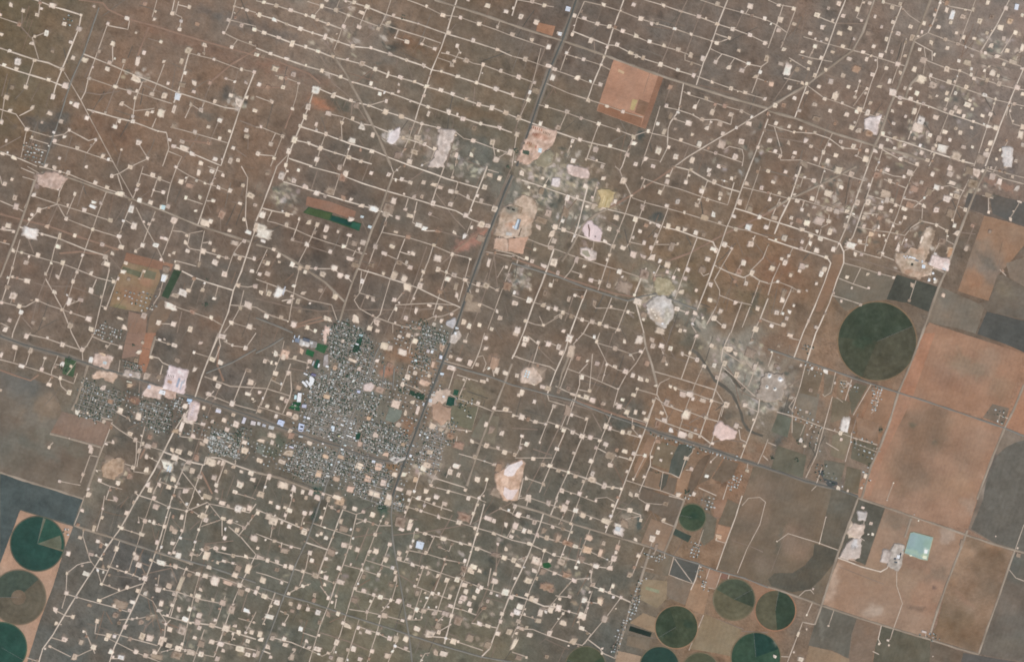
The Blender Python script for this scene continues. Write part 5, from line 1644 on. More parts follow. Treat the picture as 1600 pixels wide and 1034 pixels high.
def build_ground():
    st = 2.0
    gx = np.concatenate([[-20000, -6000, -1800, -500], np.arange(-60, 1661, st), [2100, 3400, 7600, 21600]])
    gy = np.concatenate([[-20000, -6000, -1800, -500], np.arange(-60, 1095, st), [1530, 2830, 7000, 21000]])
    X, Y = np.meshgrid(gx, gy); x = X.ravel(); y = Y.ravel()
    c = ground_rgb(x, y)
    # disturbed soil thrown out round the well pads
    nx = len(gx); base = c.reshape(len(gy), nx, 3)
    for i, (px, py, w, h, k) in enumerate(PADS):
        R = max(w, h)*1.25+3
        i0 = max(4, int((px-R+60)/st)+4); i1 = min(nx-4, int((px+R+60)/st)+6)
        j0 = max(4, int((py-R+60)/st)+4); j1 = min(len(gy)-4, int((py+R+60)/st)+6)
        if i1 <= i0 or j1 <= j0: continue
        xx, yy = np.meshgrid(gx[i0:i1], gy[j0:j1])
        a = (i*2.399) % 6.28
        dx = xx-(px+0.22*w*math.cos(a)+1.0); dy = yy-(py-0.22*h-0.6)
        q = np.sqrt((dx/(w*0.7+0.8))**2+(dy/(h*0.7+0.8))**2)+1.1*vnoise(xx, yy, 5.0, 77)
        wgt = np.clip(1.25-q, 0, 1)*(0.22+0.42*((i*7919) % 97)/97.0)
        hc = np.array((178, 146, 124) if k in 'ro' else (162, 144, 127), float)
        B = base[j0:j1, i0:i1]; B[:] = B*(1-wgt[..., None])+hc*wgt[..., None]
    c = base.reshape(-1, 3)
    Z = np.zeros(len(x))
    V = np.stack([(x-MW/2)*S, (MH/2-y)*S, Z], 1)
    ny = len(gy)
    a = (np.arange(ny-1)[:, None]*nx+np.arange(nx-1)[None, :]).ravel()
    F = np.stack([a, a+nx, a+nx+1, a+1], 1)
    me = bpy.data.meshes.new('ground')
    me.vertices.add(len(V)); me.vertices.foreach_set('co', V.astype(np.float32).ravel())
    me.loops.add(F.size); me.loops.foreach_set('vertex_index', F.astype(np.int32).ravel())
    me.polygons.add(len(F)); me.polygons.foreach_set('loop_start', (np.arange(len(F))*4).astype(np.int32))
    me.update(calc_edges=True)
    at = me.color_attributes.new('Col', 'FLOAT_COLOR', 'POINT')
    cc = np.ones((len(V), 4), np.float32); cc[:, :3] = lin(c); at.data.foreach_set('color', cc.ravel())
    link('ground', me, M_EARTH, None, kind='structure')
build_ground()

# ---------------------------------------------------------------- farm fields
A1 = lambda s: T(0, 0, K, s);      A2 = lambda s: T(0, 260, K, s);   A3 = lambda s: T(0, 520, K, s);   A4 = lambda s: T(0, 774, K, s)
B1 = lambda s: T(400, 0, K, s);    B2 = lambda s: T(400, 260, K, s); B3 = lambda s: T(400, 520, K, s); B4 = lambda s: T(400, 774, K, s)
C1 = lambda s: T(800, 0, K, s);    C2 = lambda s: T(800, 260, K, s); C3 = lambda s: T(800, 520, K, s); C4 = lambda s: T(800, 774, K, s)
D1 = lambda s: T(1200, 0, K, s);   D2 = lambda s: T(1200, 260, K, s); D3 = lambda s: T(1200, 520, K, s); D4 = lambda s: T(1200, 774, K, s)
FZ = [0.3]
def field(poly, c, label, parts=(), amp=7.5, blobs=(), rows=None, m=None, name='field', red=3, step=2.4, sc=14, **kw):
    FZ[0] += 0.012
    s = len(bpy.data.objects)
    def adj(q):
        r_, g_, b_ = q
        if r_-b_ > 32: return (r_*.955+2, g_+3, b_+5)
        return (r_, g_+2, b_)
    if rows is None and m is None: rows = (math.radians((17.5, 107.5)[s % 2]), 1.7, 4.2+(s % 5)*.7)
    c = adj(c); blobs = tuple(b[:5]+(adj(b[5]),)+b[6:] for b in blobs); parts = tuple((p[0], p[1], adj(p[2]), p[3]) for p in parts)
    o = patch(name, poly, FZ[0], soil(c, amp, sc, s % 97, blobs, red, rows), m or M_FIELD, step, None, 0.28, s % 50, label=label, category=kw.get('cat', 'field'), group=kw.get('group'))
    for i, (nm, pp, pc, pl) in enumerate(parts):
        patch(nm, pp, FZ[0]+0.25+0.02*i, soil(pc, amp, 12, (s+i*13) % 97, (), red, rows), m or M_FIELD, step, o, 0.2, (s+i) % 50, label=pl)
    return o

# south-west pasture and tilled ground
field(A3("0,225 180,280 330,330 385,490 310,625 430,655 630,712 540,1034 0,864"), (118, 104, 92), "wide grey-green pasture with pale bare streaks at the western edge", amp=9, name='pasture', cat='pasture', sc=26,
      blobs=((30, 600, 30, 20, 20, (104, 102, 98), .7), (50, 650, 40, 26, 30, (130, 122, 112), .6), (70, 640, 26, 18, 10, (148, 118, 94), .65), (20, 700, 40, 30, 0, (112, 106, 96), .6), (110, 760, 30, 14, 20, (128, 110, 92), .5), (60, 700, 30, 9, 30, (104, 102, 94), .6), (95, 690, 40, 12, 20, (114, 110, 98), .5)))
field(A3("388,488 520,525 690,552 695,560 632,708 430,652 312,622"), (142, 113, 95), "brown tilled field under the dark green houses of the western suburb", amp=5)
field(A3("0,872 150,920 350,980 518,1034 518,1040")[:-1]+A4("500,50 452,182 130,88 0,410"), (80, 86, 85), "dark slate grey field just above the three round green crops at the western edge", amp=5, red=1, m=M_CROP)
field(A4("125,92 250,130 455,192 400,330 330,560 240,800 168,1034 0,1034 0,425"), (184, 141, 115), "pale tan sandy ground surrounding three round irrigated crops at the western edge", amp=6, name='sandy_field')
# west strip farm beside the small town road
field(A2("785,535 1078,608 1062,650 990,640 770,590"), (152, 108, 84), "narrow red-brown tilled strip above the tan field with the dark hedge-like plot", amp=5)
field(A2("770,592 990,642 1000,690 905,912 680,870 735,680"), (148, 118, 90), "tan field with olive corners west of the narrow dark green plot", amp=8,
      parts=(("plot", A2("765,622 885,660 870,690 755,650"), (108, 103, 82), "olive green crop strip"), ("plot", A2("905,640 975,660 960,705 890,690"), (126, 113, 88), "olive plot")),
      blobs=((230, 440, 12, 10, 10, (164, 118, 92), .8), (185, 480, 10, 6, 0, (120, 112, 80), .7), (205, 460, 16, 14, 0, (156, 116, 92), .6), (220, 425, 8, 10, 0, (140, 120, 88), .6)))
field(A2("1082,640 1128,652 1045,822 1003,806"), (62, 76, 58), "narrow dark green plot tilted beside a white shed and farmyard", amp=4, red=1, m=M_CROP)
field(A2("800,900 915,930 905,1034 790,1034")+[], (146, 112, 92), "brown plot running down to the trailer yards north of the western suburb", amp=5)
field(A3("790,0 905,0 870,140 755,160"), (150, 115, 96), "pinkish brown tilled field north of the western suburb with a green dot tree", amp=4)
field(A3("905,0 970,0 935,150 900,255 860,200 870,140"), (162, 112, 86), "red-orange tilled strip beside the pinkish brown field north of the western suburb", amp=4)
field(A2("1000,830 1090,850 1040,950 965,1034 915,1034 930,930"), (134, 108, 88), "brown yard field south of the narrow dark green plot", amp=6)
# strip farm with the green irrigated plots north of town
field(B2("318,188 470,222 622,280 606,332 470,285 308,242"), (150, 108, 86), "long red-brown tilled strip above the bright green irrigated strip", amp=5)
field(B2("325,252 478,290 470,302 655,355 640,402 460,338 292,288"), (50, 76, 52), "long dark green irrigated strip in the middle of the northern oil field", amp=4, m=M_CROP, red=1,
      parts=(("crop_bed", B2("330,258 468,294 452,332 300,288"), (74, 88, 56), "olive green end of the strip"), ("crop_bed", B2("474,306 600,345 585,372 462,334"), (32, 66, 58), "darkest green middle of the strip"), ("crop_bed", B2("602,346 652,360 638,398 588,376"), (48, 92, 74), "bright teal green tip of the strip")))
# the red square
field(C1("632,372 942,476 825,802 525,690"), (183, 132, 105), "large red-orange square field among the northern well pads", amp=5, rows=(math.radians(108), 2, 5.0),
      parts=(("headland", C1("908,474 942,480 832,800 800,790"), (150, 106, 82), "darker eastern strip"), ("headland", C1("548,640 812,728 800,788 528,690"), (152, 106, 80), "darker southern strip"),
             ("plot", C1("790,618 852,640 822,722 762,700"), (142, 104, 80), "brown unploughed corner"), ("plot", C1("750,618 782,624 758,688 732,680"), (190, 160, 112), "pale yellow patch"), ("plot", C1("662,430 698,448 692,462 658,446"), (205, 165, 130), "pale sandy patch")))
field(C1("160,140 270,165 250,225 150,195"), (172, 120, 90), "small red earth plot west of the dark highway at the top", amp=5)
# eastern farmland
field(D2("1245,165 1375,190 1370,280 1591,370 1591,400 1345,305 1215,265"), (104, 93, 86), "dark grey-brown fallow strip above the large orange field in the east", amp=5)
field(D1("1510,1100 1600,1100")[:0]+D2("1440,185 1600,225 1600,375 1395,295 1378,200"), (100, 92, 86), "dark grey field beside the pale rubble road in the east", amp=5)
field(D2("1345,306 1480,340 1600,378 1600,480 1500,600 1425,680 1370,835 1180,775 1260,540"), (160, 120, 93), "large orange tan field with grey worn patches in the upper east", amp=7, sc=22,
      blobs=((1530, 400, 30, 24, 10, (134, 116, 100), .75), (1560, 430, 40, 20, 30, (138, 116, 100), .7), (1580, 380, 30, 20, 0, (158, 124, 100), .5), (1520, 440, 12, 18, 0, (168, 118, 88), .6), (1545, 410, 20, 5, 40, (112, 102, 92), .6)))
field(D2("1425,680 1500,600 1600,560 1600,760 1480,700 1400,740 1370,835 1400,740"[:0] or "1430,672 1480,680 1591,755 1600,955 1365,900 1310,850 1375,835"), (116, 102, 90), "mottled grey-brown field in the east between the orange and dark fields", amp=8, sc=18,
      blobs=((1570, 455, 16, 14, 0, (140, 120, 98), .6), (1585, 490, 20, 10, 0, (104, 96, 88), .5)))
field(D2("1480,602 1600,560 1600,752 1500,690"), (138, 116, 98), "tan grey pasture at the eastern edge beside the orange field", amp=6, name='pasture', cat='pasture')
field(D2("1360,902 1480,930 1600,962 1600,1160 1490,1110 1300,1040"), (86, 83, 79), "dark grey fallow field at the eastern edge", amp=5, red=1)
field(D2("1068,746 1310,852 1345,880 1290,1038 1160,1002 985,968"), (131, 113, 96), "olive tan field beside the largest round crop in the east", amp=5)
field(D2("802,672 1058,748 1000,905 940,880 870,850 735,825"), (78, 76, 68), "dark green-grey square field touching the largest round crop", amp=5, red=1, m=M_CROP)
field(D2("470,600 790,690 735,828 620,840 540,880 480,900 400,800 440,690"), (124, 106, 88), "brown pasture between the gas plant and the largest round crop", amp=5, name='pasture', cat='pasture')
field(D2("400,545 470,545 465,600 440,690 330,900 296,905 330,760 395,610"), (146, 112, 88), "long brown strip between two pale roads north of the eastern farmsteads", amp=4)
field(D3("962,0 1000,-64 1300,34 1591,130 1470,575 1330,520 1000,430 815,368 880,200"), (164, 121, 95), "very large orange tan field right of the largest round crop", amp=5, sc=24,
      parts=(("headland", D3("962,2 1040,0 900,395 818,368 882,200"), (174, 122, 94), "redder western strip"), ("farm_plot", D3("1395,440 1500,468 1465,576 1335,525"), (126, 108, 94), "grey corner round a farmhouse")),
      blobs=((1510, 570, 26, 16, 20, (150, 122, 98), .7), (1545, 560, 20, 20, 0, (170, 136, 112), .5), (1480, 540, 14, 10, 0, (176, 134, 108), .5), (1470, 590, 40, 16, 20, (158, 114, 90), .5), (1570, 610, 20, 20, 0, (148, 118, 94), .5)))
field(D3("1560,325 1600,310 1600,640 1480,588"), (178, 126, 97), "narrow bright orange field at the eastern edge", amp=4)
field(D3("818,376 1000,432 1465,592 1400,760 1310,1000")+D4("1240,205 1050,172 740,70 575,12 520,-10")+D3("640,830 760,540"), (168, 125, 99), "huge tan field with a faint dark round patch south of the orange field", amp=5, sc=26,
      parts=(("headland", D3("818,378 900,402 720,760 640,1010 592,1020 640,830 760,540"), (170, 124, 98), "sandy western strip"),),
      blobs=((1450, 680, 44, 40, 0, (132, 104, 82), .8), (1420, 735, 30, 34, 0, (142, 110, 86), .7), (1432, 690, 40, 52, 12, (138, 106, 84), .6), (1520, 720, 24, 40, 20, (160, 124, 100), .5), (1545, 745, 14, 10, 0, (186, 146, 122), .7), (1490, 760, 40, 24, 15, (170, 130, 102), .6), (1500, 655, 20, 20, 0, (162, 122, 96), .6), (1525, 790, 20, 14, 0, (172, 142, 122), .6), (1425, 664, 5, 4, 0, (108, 98, 82), .8), (1461, 690, 4, 4, 0, (112, 100, 84), .7)))
field(D3("1475,600 1600,645 1600,1034 1600,1060")[:-1]+D4("1600,355 1400,295 1245,208")+D3("1312,1000 1405,760"), (138, 116, 99), "dark grey round-edged field with a pale swirl right of the huge tan field", sc=24, red=1,
      parts=(("dark_round_crop", D3("1600,662 1540,680 1480,708 1432,752 1398,812 1372,880 1350,950 1338,1030")+D4("1262,205 1400,290 1600,350"), (106, 99, 91), "dark round part"),),
      blobs=((1545, 765, 12, 20, 20, (160, 146, 134), .65), (1560, 730, 40, 22, 10, (92, 86, 84), .6), (1580, 790, 20, 12, 0, (128, 110, 96), .5), (1570, 690, 14, 10, 0, (128, 112, 98), .5), (1555, 790, 26, 18, 0, (104, 92, 84), .5)))
# half-moon field
field(C4("1440,0 1470,-25")[:1]+C3("1500,830 1591,845")+D3("0,850 230,925 560,1020")+D4("575,18 440,340 345,650 330,672 150,610 0,560")+C4("1591,560 1440,505 1280,455 1330,300"), (122, 101, 81), "big brown field with a dark crescent along its south-east side", amp=6, sc=22,
      parts=(("fallow_corner", D4("400,-50 575,20 445,335 325,292 355,135 380,40"), (106, 96, 84), "grey-green corner"),
             ("crescent", D4("290,298 442,342 425,400 330,520 260,580 150,600 20,560 0,520 40,480 150,480 230,430 280,370"), (92, 84, 73), "dark crescent of scrub")),
      blobs=((1235, 800, 62, 62, 0, (118, 98, 80), .55), (1215, 760, 26, 18, 20, (122, 102, 84), .6), (1270, 770, 40, 20, 20, (122, 106, 90), .6), (1240, 850, 24, 30, 10, (146, 116, 96), .6), (1217, 850, 4, 30, 15, (100, 94, 82), .6), (1180, 800, 24, 60, 15, (146, 114, 92), .4), (1265, 912, 16, 8, 20, (104, 98, 88), .5), (1195, 880, 20, 12, 20, (128, 104, 86), .5)))
# reservoir section
field(D4("575,25 728,75 605,430 560,410 440,378 470,290 540,60"), (98, 92, 82), "dark scrub strip holding a small plant with a narrow dark pool", amp=8, red=1, name='scrub_strip', cat='scrub')
field(D4("728,76 1050,182 1232,242 1180,370 1100,550 1030,800 1000,885 780,822 600,765 335,672 370,560 440,392 605,435"), (162, 126, 102), "broad tan field surrounding the pale turquoise reservoir", amp=6, sc=24,
      blobs=((1300, 910, 9, 30, 15, (196, 162, 140), .75), (1365, 955, 14, 9, 0, (190, 160, 140), .7), (1395, 900, 60, 24, 20, (158, 128, 104), .6), (1430, 880, 22, 10, 18, (142, 106, 84), .7), (1400, 815, 20, 14, 0, (138, 114, 94), .7), (1465, 900, 16, 14, 0, (132, 106, 86), .7), (1480, 835, 10, 12, 0, (184, 156, 138), .7), (1450, 930, 26, 30, 20, (168, 122, 96), .6), (1435, 950, 16, 4, 10, (124, 96, 78), .7), (1460, 918, 3, 3, 0, (112, 84, 70), .8)))
field(D4("1236,245 1400,302 1530,350 1500,430 1440,610 1360,830 1308,978 1005,884 1050,800 1110,560"), (150, 118, 94), "tan and dark brown mottled field right of the reservoir field", amp=8, sc=16,
      blobs=((1545, 870, 24, 30, 15, (124, 98, 76), .8), (1535, 920, 30, 20, 0, (128, 100, 78), .7), (1505, 870, 12, 34, 15, (168, 130, 102), .7), (1490, 970, 44, 30, 18, (126, 100, 76), .85), (1520, 1000, 26, 16, 18, (130, 100, 76), .8), (1555, 850, 16, 9, 0, (168, 128, 100), .6), (1505, 935, 20, 5, 40, (160, 122, 98), .6)))
field(D4("1534,355 1600,362 1600,1034 1312,985 1365,830 1445,610 1505,440"), (112, 100, 90), "grey-brown field in the south-east corner beside the mottled field", amp=7, sc=22,
      blobs=((1578, 945, 16, 14, 0, (134, 118, 106), .6), (1590, 885, 14, 22, 0, (96, 92, 84), .6), (1575, 1005, 24, 14, 0, (118, 108, 96), .5)))
field(D4("1310,992 1600,1040 1600,1060 1190,1060 1210,975")+[], (96, 90, 86), "dark grey field at the bottom edge in the south-east corner", amp=5, red=1)
field(D4("340,680 555,752 520,860 500,1010 400,960 250,930 290,800"), (106, 98, 88), "grey scrub field below the tan reservoir field", amp=7, red=1,
      blobs=((1283, 980, 3, 22, -5, (140, 132, 120), .6),))
field(D4("555,755 700,800 660,960 640,1060 500,1060 525,860"), (136, 108, 88), "brown strip field at the bottom edge below the reservoir field", amp=5)
field(D4("705,806 780,830 900,870 1010,900 1010,1060 650,1060 665,940"), (100, 92, 78), "dark olive scrub field with two small farm drives at the bottom edge", amp=8, red=2)
field(D4("1015,900 1215,975 1190,1060 1000,1060"), (118, 96, 78), "brown and olive mottled field at the bottom edge below a farmhouse", amp=9)
field(D4("255,930 400,965 505,1015 500,1060 225,1060"), (152, 122, 96), "pale tan field at the bottom edge beside the grey scrub field", amp=4)
# south-central small farms
field(C4("865,140 1000,195 945,355 860,325 800,300"), (152, 121, 98), "tan square field with two well pads south-east of the oil field", amp=5)
field(C4("1280,180 1362,200 1330,295 1258,270"), (172, 128, 100), "small orange plot with white sheds beside the half-moon field", amp=4)
field(C4("1265,30 1340,40 1300,130 1255,160"), (146, 112, 92), "small brown plot right of the small round green crop", amp=4)
field(C4("1005,200 1115,250 1095,290 1000,240"), (66, 74, 66), "short dark green strip just below the small round green crop", amp=4, red=1, m=M_CROP)
field(C4("1010,385 1165,430 1125,545 978,490"), (92, 89, 84), "dark grey square field crossed by one diagonal track", amp=4, red=1)
field(C4("860,340 1000,378 968,500 820,470"), (122, 106, 90), "brown plot with farm homes beside the southern boundary road", amp=6)
field(C4("975,498 1118,548 1075,680 985,640 950,600"), (126, 110, 96), "grey tan plot below the dark grey square field", amp=6)
field(C4("815,515 965,530 960,640 900,700 790,640"), (146, 122, 96), "yellowish tan plot among the southern farm homes", amp=6,
      parts=(("plot", C4("832,562 918,588 912,606 828,582"), (142, 138, 112), "pale green strip"),))
field(C4("1120,550 1235,540 1190,740 1075,690"), (162, 124, 96), "orange tan plot west of the olive ringed round crop", amp=4)
field(C4("1205,450 1300,480 1262,580 1215,570"), (162, 124, 100), "small tan plot between two farm tracks at the south", amp=4)
field(C4("1300,480 1345,492 1335,522 1292,512"), (140, 98, 80), "small dark red plot edged by a pale track above the olive ringed crop", amp=3)
field(C4("735,808 868,850 860,878 725,838"), (36, 46, 40), "short black-green plot beside the row of southern farm homes", amp=3, red=0, m=M_CROP)
field(C4("720,870 860,890 850,960 710,930"), (126, 110, 94), "grey tan plot below the short black-green plot", amp=5)
field(C4("815,728 900,760 885,850 730,790"), (158, 126, 98), "tan plot above the short black-green plot", amp=4)
field(C4("1200,735 1330,790 1430,830 1370,1000 1280,980 1100,950 1150,850"), (146, 120, 92), "olive tan square field between four round crops at the south", amp=5)
field(C4("1470,520 1591,560 1640,600 1591,640 1500,780 1480,760 1510,650"), (156, 116, 90), "reddish sandy ground between the two ringed round crops", amp=5, name='sandy_field')
field(C4("650,960 820,1000 800,1060 640,1060"), (172, 138, 112), "pale sandy plot at the bottom edge west of a dark round crop", amp=4)
field(D3("690,345 800,370 690,690 545,640 600,500 650,380"), (158, 117, 90), "orange-brown plot with a dark round tree clump beside the huge tan field", amp=5, blobs=((1376, 671, 4.5, 4.5, 0, (92, 88, 76), .9),))
field(D3("400,640 480,600 520,640 470,790 390,760"), (134, 116, 94), "olive tan plot below the long white calcium pad", amp=5)
field(D3("310,855 400,845 435,940 380,960"), (84, 84, 84), "dark slate triangular plot among the eastern farmsteads", amp=4, red=1)
field(D3("160,330 320,380 290,560 190,530"), (130, 116, 102), "grey tan plot with pale soil between farm drives in the east", amp=5)
field(D3("500,370 545,310 620,330 520,510"), (110, 100, 84), "olive plot left of a farm drive lined with trees", amp=5)
PS = lambda q: T(990, 680, 4.928, q)
for q, c, l in (("110,15 180,30 130,130 20,330 0,250", (150, 112, 86), "slanted orange-brown strip below the start of the eastern highway homes"), ("185,40 350,90 280,270 140,220", (130, 106, 82), "brown plot dotted with small pads just below the eastern highway homes"),
                ("350,62 470,85 390,250 350,325 270,290 290,190", (90, 90, 82), "dark grey-green plot with a bent drive on its right side"), ("380,270 445,290 400,420 360,490 320,450 340,330", (160, 120, 92), "bright sandy orange strip beside a row of dark trees"),
                ("105,270 218,290 190,420 80,390", (142, 110, 86), "sandy brown plot with a bushy ring in one corner"), ("220,290 272,302 250,380 215,425 195,385", (88, 84, 76), "thin dark plot between two brown plots"),
                ("275,322 338,332 310,450 218,425 252,380", (122, 100, 82), "small grey-brown plot right of the thin dark plot"), ("445,290 500,200 545,160 600,142 490,380 430,470 412,420", (110, 92, 78), "long dark brown strip running down from the highway homes"),
                ("606,142 690,170 590,335 495,380", (128, 103, 82), "brown plot with a white pad at its foot"), ("700,180 810,215 760,330 690,365 600,332", (122, 98, 78), "dull brown plot left of the small white farmyard loop"),
                ("490,385 680,368 640,450 530,405", (142, 108, 84), "reddish plot crossed by a pale farm drive"), ("620,500 720,490 680,632 615,622", (150, 113, 90), "small pinkish plot below the pale farm drive"),
                ("70,405 375,502 310,690 110,565 40,490", (114, 96, 80), "wide dull brown plot left of the small round green crop"), ("560,590 640,640 620,790 540,850 510,800", (112, 102, 88), "grey-brown plot with curly drives right of the small round crop"),
                ("725,490 830,540 750,705 650,680", (118, 102, 86), "grey-brown plot above the small orange plot")):
    field(PS(q), c, l)
for q, c, l in (("235,215 345,245 300,400 190,370", (120, 104, 88), "brown plot below the roadside homes, left of three in the east"), ("352,250 430,270 395,385 345,395", (132, 110, 90), "brown plot below the roadside homes, middle of three in the east"), ("440,285 490,295 455,420 425,400", (140, 112, 88), "brown plot below the roadside homes, right of three in the east"),
                ("60,502 148,530 120,650 20,610", (108, 104, 90), "olive grey plot beside a curved farm drive in the east"), ("155,545 235,575 205,700 150,640", (116, 106, 92), "pale scruffy plot between two eastern farmsteads"), ("530,660 678,702 640,830 515,780", (108, 98, 82), "dark brown plot with a dark pond beside the huge tan field"),
                ("350,790 480,810 450,930 340,900", (118, 108, 94), "grey plot above the southern eastern highway bend"), ("490,830 580,850 560,1000 470,980", (114, 102, 86), "olive brown plot at the corner of the huge tan field"), ("60,700 240,760 215,900 20,840", (106, 100, 86), "wide olive scrub plot at the foot of the eastern farmsteads"),
                ("400,400 520,430 500,520 390,560", (128, 108, 86), "brown plot above the long white calcium pad"), ("545,520 690,560 680,690 560,640", (152, 115, 90), "orange plot beside the double row farm lane")):
    field(D3(q), c, l)
# town and school grounds, paddocks near town
field(B3("1410,500 1512,520 1485,690 1335,645"), (126, 111, 92), "olive paddock east of town beside dark trees", amp=6, blobs=((770, 600, 9, 8, 0, (150, 138, 106), .6),))
for s, c, l in (("1195,395 1238,405 1228,460 1180,445", (34, 70, 60), "dark green square plot east of the highway below a smaller one"), ("1232,350 1262,356 1252,390 1224,384", (44, 78, 62), "smallest dark green plot north of a larger one east of the highway"),
                ("960,355 1052,385 1040,420 1000,408 952,378", (52, 74, 60), "dark green tree-dotted plot west of the highway in town")):
    field(B3(s), c, l, amp=4, red=1, m=M_CROP)
field(B3("1215,450 1380,462 1340,604 1205,560"), (114, 108, 90), "olive grass paddock right of the dark green square plot", amp=6, red=1)
field(T(580, 575, 11.43, "330,690 555,760 520,900 400,980 245,930"), (122, 124, 114), "grey-green cemetery with a pale outline in the middle of town", amp=7, red=0, cat='cemetery', name='cemetery_lawn')
field(T(310, 640, 11.43, "1050,630 1190,680 1150,805 1030,755"), (122, 122, 112), "small grey square plot with a pale border south-west of town", amp=5, red=0, cat='plot', name='fenced_plot')
field(A3("405,150 478,172 455,275 388,255"), (74, 90, 66), "green tree nursery plot south of the highway at the western edge", amp=8, red=1, m=M_CROP, cat='orchard', name='orchard')
for s, c, l in (("640,530 825,572 765,715 595,640", (58, 94, 64), "large bright green sports field at the north-west edge of town"), ("455,635 590,680 560,780 425,718", (46, 96, 62), "smaller bright green sports field beside the large one"),
                ("625,815 685,830 640,985 568,958", (38, 76, 62), "dark green football field between two white stands")):
    field(T(440, 490, 11.43, s), c, l, amp=2, red=0, m=M_CROP, name='sports_field', cat='sports field', step=1.6)
field(T(440, 575, 11.43, "205,600 350,605 315,770 115,715 185,650"), (40, 84, 58), "dark green sports field below the white school halls", amp=3, red=0, m=M_CROP, name='sports_field', cat='sports field', step=1.6,
      parts=(("pale_strip", T(440, 575, 11.43, "170,670 290,680 285,700 165,690"), (92, 130, 88), "paler strip across the middle"),))
field(T(440, 490, 11.43, "1340,470 1460,400 1400,600 1350,700 1265,680 1290,580"), (44, 74, 60), "dark green park strip among the north-west houses of town", amp=5, red=0, m=M_CROP, name='park_lawn', cat='park', step=1.6)
field(T(440, 660, 11.43, "1330,200 1415,180 1390,300 1320,300"), (36, 72, 58), "dark green park square near the main junction of town", amp=3, red=0, m=M_CROP, name='park_lawn', cat='park', step=1.6)
field(C4("190,420 230,415 245,435 225,452 195,448"), (46, 88, 56), "tiny bright green oval pond-side plot in the southern oil field", amp=3, red=0, m=M_CROP, cat='plot', name='grass_plot', step=1.6)

# round crops under centre pivots
def pivot(x, y, r, c, label, ring=(178, 138, 112), sectors=(), rings=0.0, amp=5, blobs=(), ry=None, rw=1.3):
    FZ[0] += 0.012; z = FZ[0]+0.25; s = len(bpy.data.objects) % 97
    ry = ry or r
    def disc(nm, par, r0, r1, t0, t1, cf, zz, m, **p):
        nt_ = max(6, int(abs(t1-t0)*r1/2.4)); nr = max(1, int((r1-r0)/2.0))
        V2 = []; F = []
        for i in range(nr+1):
            f = r0+(r1-r0)*i/nr
            for j in range(nt_+1):
                t = t0+(t1-t0)*j/nt_; V2.append((x+f*math.cos(t), y+f*ry/r*math.sin(t)))
        for i in range(nr):
            for j in range(nt_):
                a = i*(nt_+1)+j; F.append((a, a+nt_+1, a+nt_+2, a+1))
        xs = np.array([v[0] for v in V2]); ys = np.array([v[1] for v in V2])
        V = [W(a, b, zz) for a, b in V2]; F = [f if _ccw(V, f) > 0 else f[::-1] for f in F]
        return link(nm, mesh(nm, V, F, lin(cf(xs, ys))), m, par, **p)
    def cf(cc, sd):
        g = soil(cc, amp, 9, sd, blobs, 1)
        def f(xs, ys):
            o = g(xs, ys); q = np.hypot(xs-x, (ys-y)*r/ry)
            return o+(rings*np.sin(q*2*math.pi/2.6+1.5*vnoise(xs, ys, 20, sd)))[:, None]
        return f
    o = disc('round_crop', None, 0.01, r, 0, 2*math.pi, cf(c, s), z, M_CROP, label=label, category='field', group='round crops under centre pivots')
    if ring: disc('wheel_track', o, r-rw*0.4, r+rw, 0, 2*math.pi, soil(ring, 5, 6, s), z+0.05, M_FIELD)
    for i, (a0, a1, cc, r1, pl) in enumerate(sectors):
        disc('sector', o, 0.3, r*r1, math.radians(a0), math.radians(a1), cf(cc, s+i+1), z+0.1+0.03*i, M_CROP, label=pl)
    # the pivot machine: pump house at the centre and a trussed boom on wheeled towers
    a = math.radians(sectors[0][0] if sectors else 30)
    V, F = [], []
    def bx(cx, cy, hw, hl, z0, z1, an):
        b = len(V); ca, sa = math.cos(an), math.sin(an)
        for zz in (z0, z1):
            for u, v in ((-hl, -hw), (hl, -hw), (hl, hw), (-hl, hw)): V.append(W(cx+(u*ca-v*sa), cy+(u*sa+v*ca), zz))
        for f in ((0, 1, 5, 4), (1, 2, 6, 5), (2, 3, 7, 6), (3, 0, 4, 7), (4, 5, 6, 7)): F.append(tuple(b+i for i in f))
    bx(x+r/2*math.cos(a), y+r/2*math.sin(a), 0.09, r/2, 3.4, 3.9, a)
    for k in range(1, 8):
        q = r*k/7.2; bx(x+q*math.cos(a), y+q*math.sin(a), 0.26, 0.1, 0.3, 3.4, a)
    link('pivot_boom', mesh('pivot_boom', V, F, np.tile(lin((150, 150, 148)), (len(V), 1))), M_ROOF, o)
    return o
pivot(1370.5, 533, 61.5, (74, 77, 60), "largest round crop, dark green with an olive lower wedge, in the east", ring=(132, 110, 86), rings=1.5, amp=7, rw=1.6,
      sectors=((-23, 113, (84, 81, 64), .985, "browner olive wedge"), (186, 337, (64, 72, 56), .985, "darkest green upper part")), blobs=((1350, 535, 16, 8, 0, (62, 78, 60), .6),))
pivot(58.5, 849, 42.0, (42, 72, 62), "round dark green crop with a tan notch, topmost of three at the western edge", ring=(100, 96, 80), rings=.6, ry=42.5,
      sectors=((-77, 17, (48, 80, 66), .985, "wedge beyond the notch"), (-20, 16, (100, 102, 84), .9, "bare notch"), (-77, -71, (108, 108, 90), .97, "bare strip"), (13, 17, (118, 112, 92), .98, "lower bare strip")))
pivot(29, 932.5, 42.5, (102, 94, 78), "round brown ringed crop with a green top, middle of three at the western edge", ring=(128, 112, 92), rings=2.6,
      sectors=((180, 318, (72, 82, 70), .99, "green top"), (0, 359, (118, 102, 84), .27, "tan centre")))
pivot(2.5, 1011, 39, (42, 74, 62), "round dark green crop with a pale ring, lowest of three at the western edge", ring=(84, 98, 78), rings=1.0)
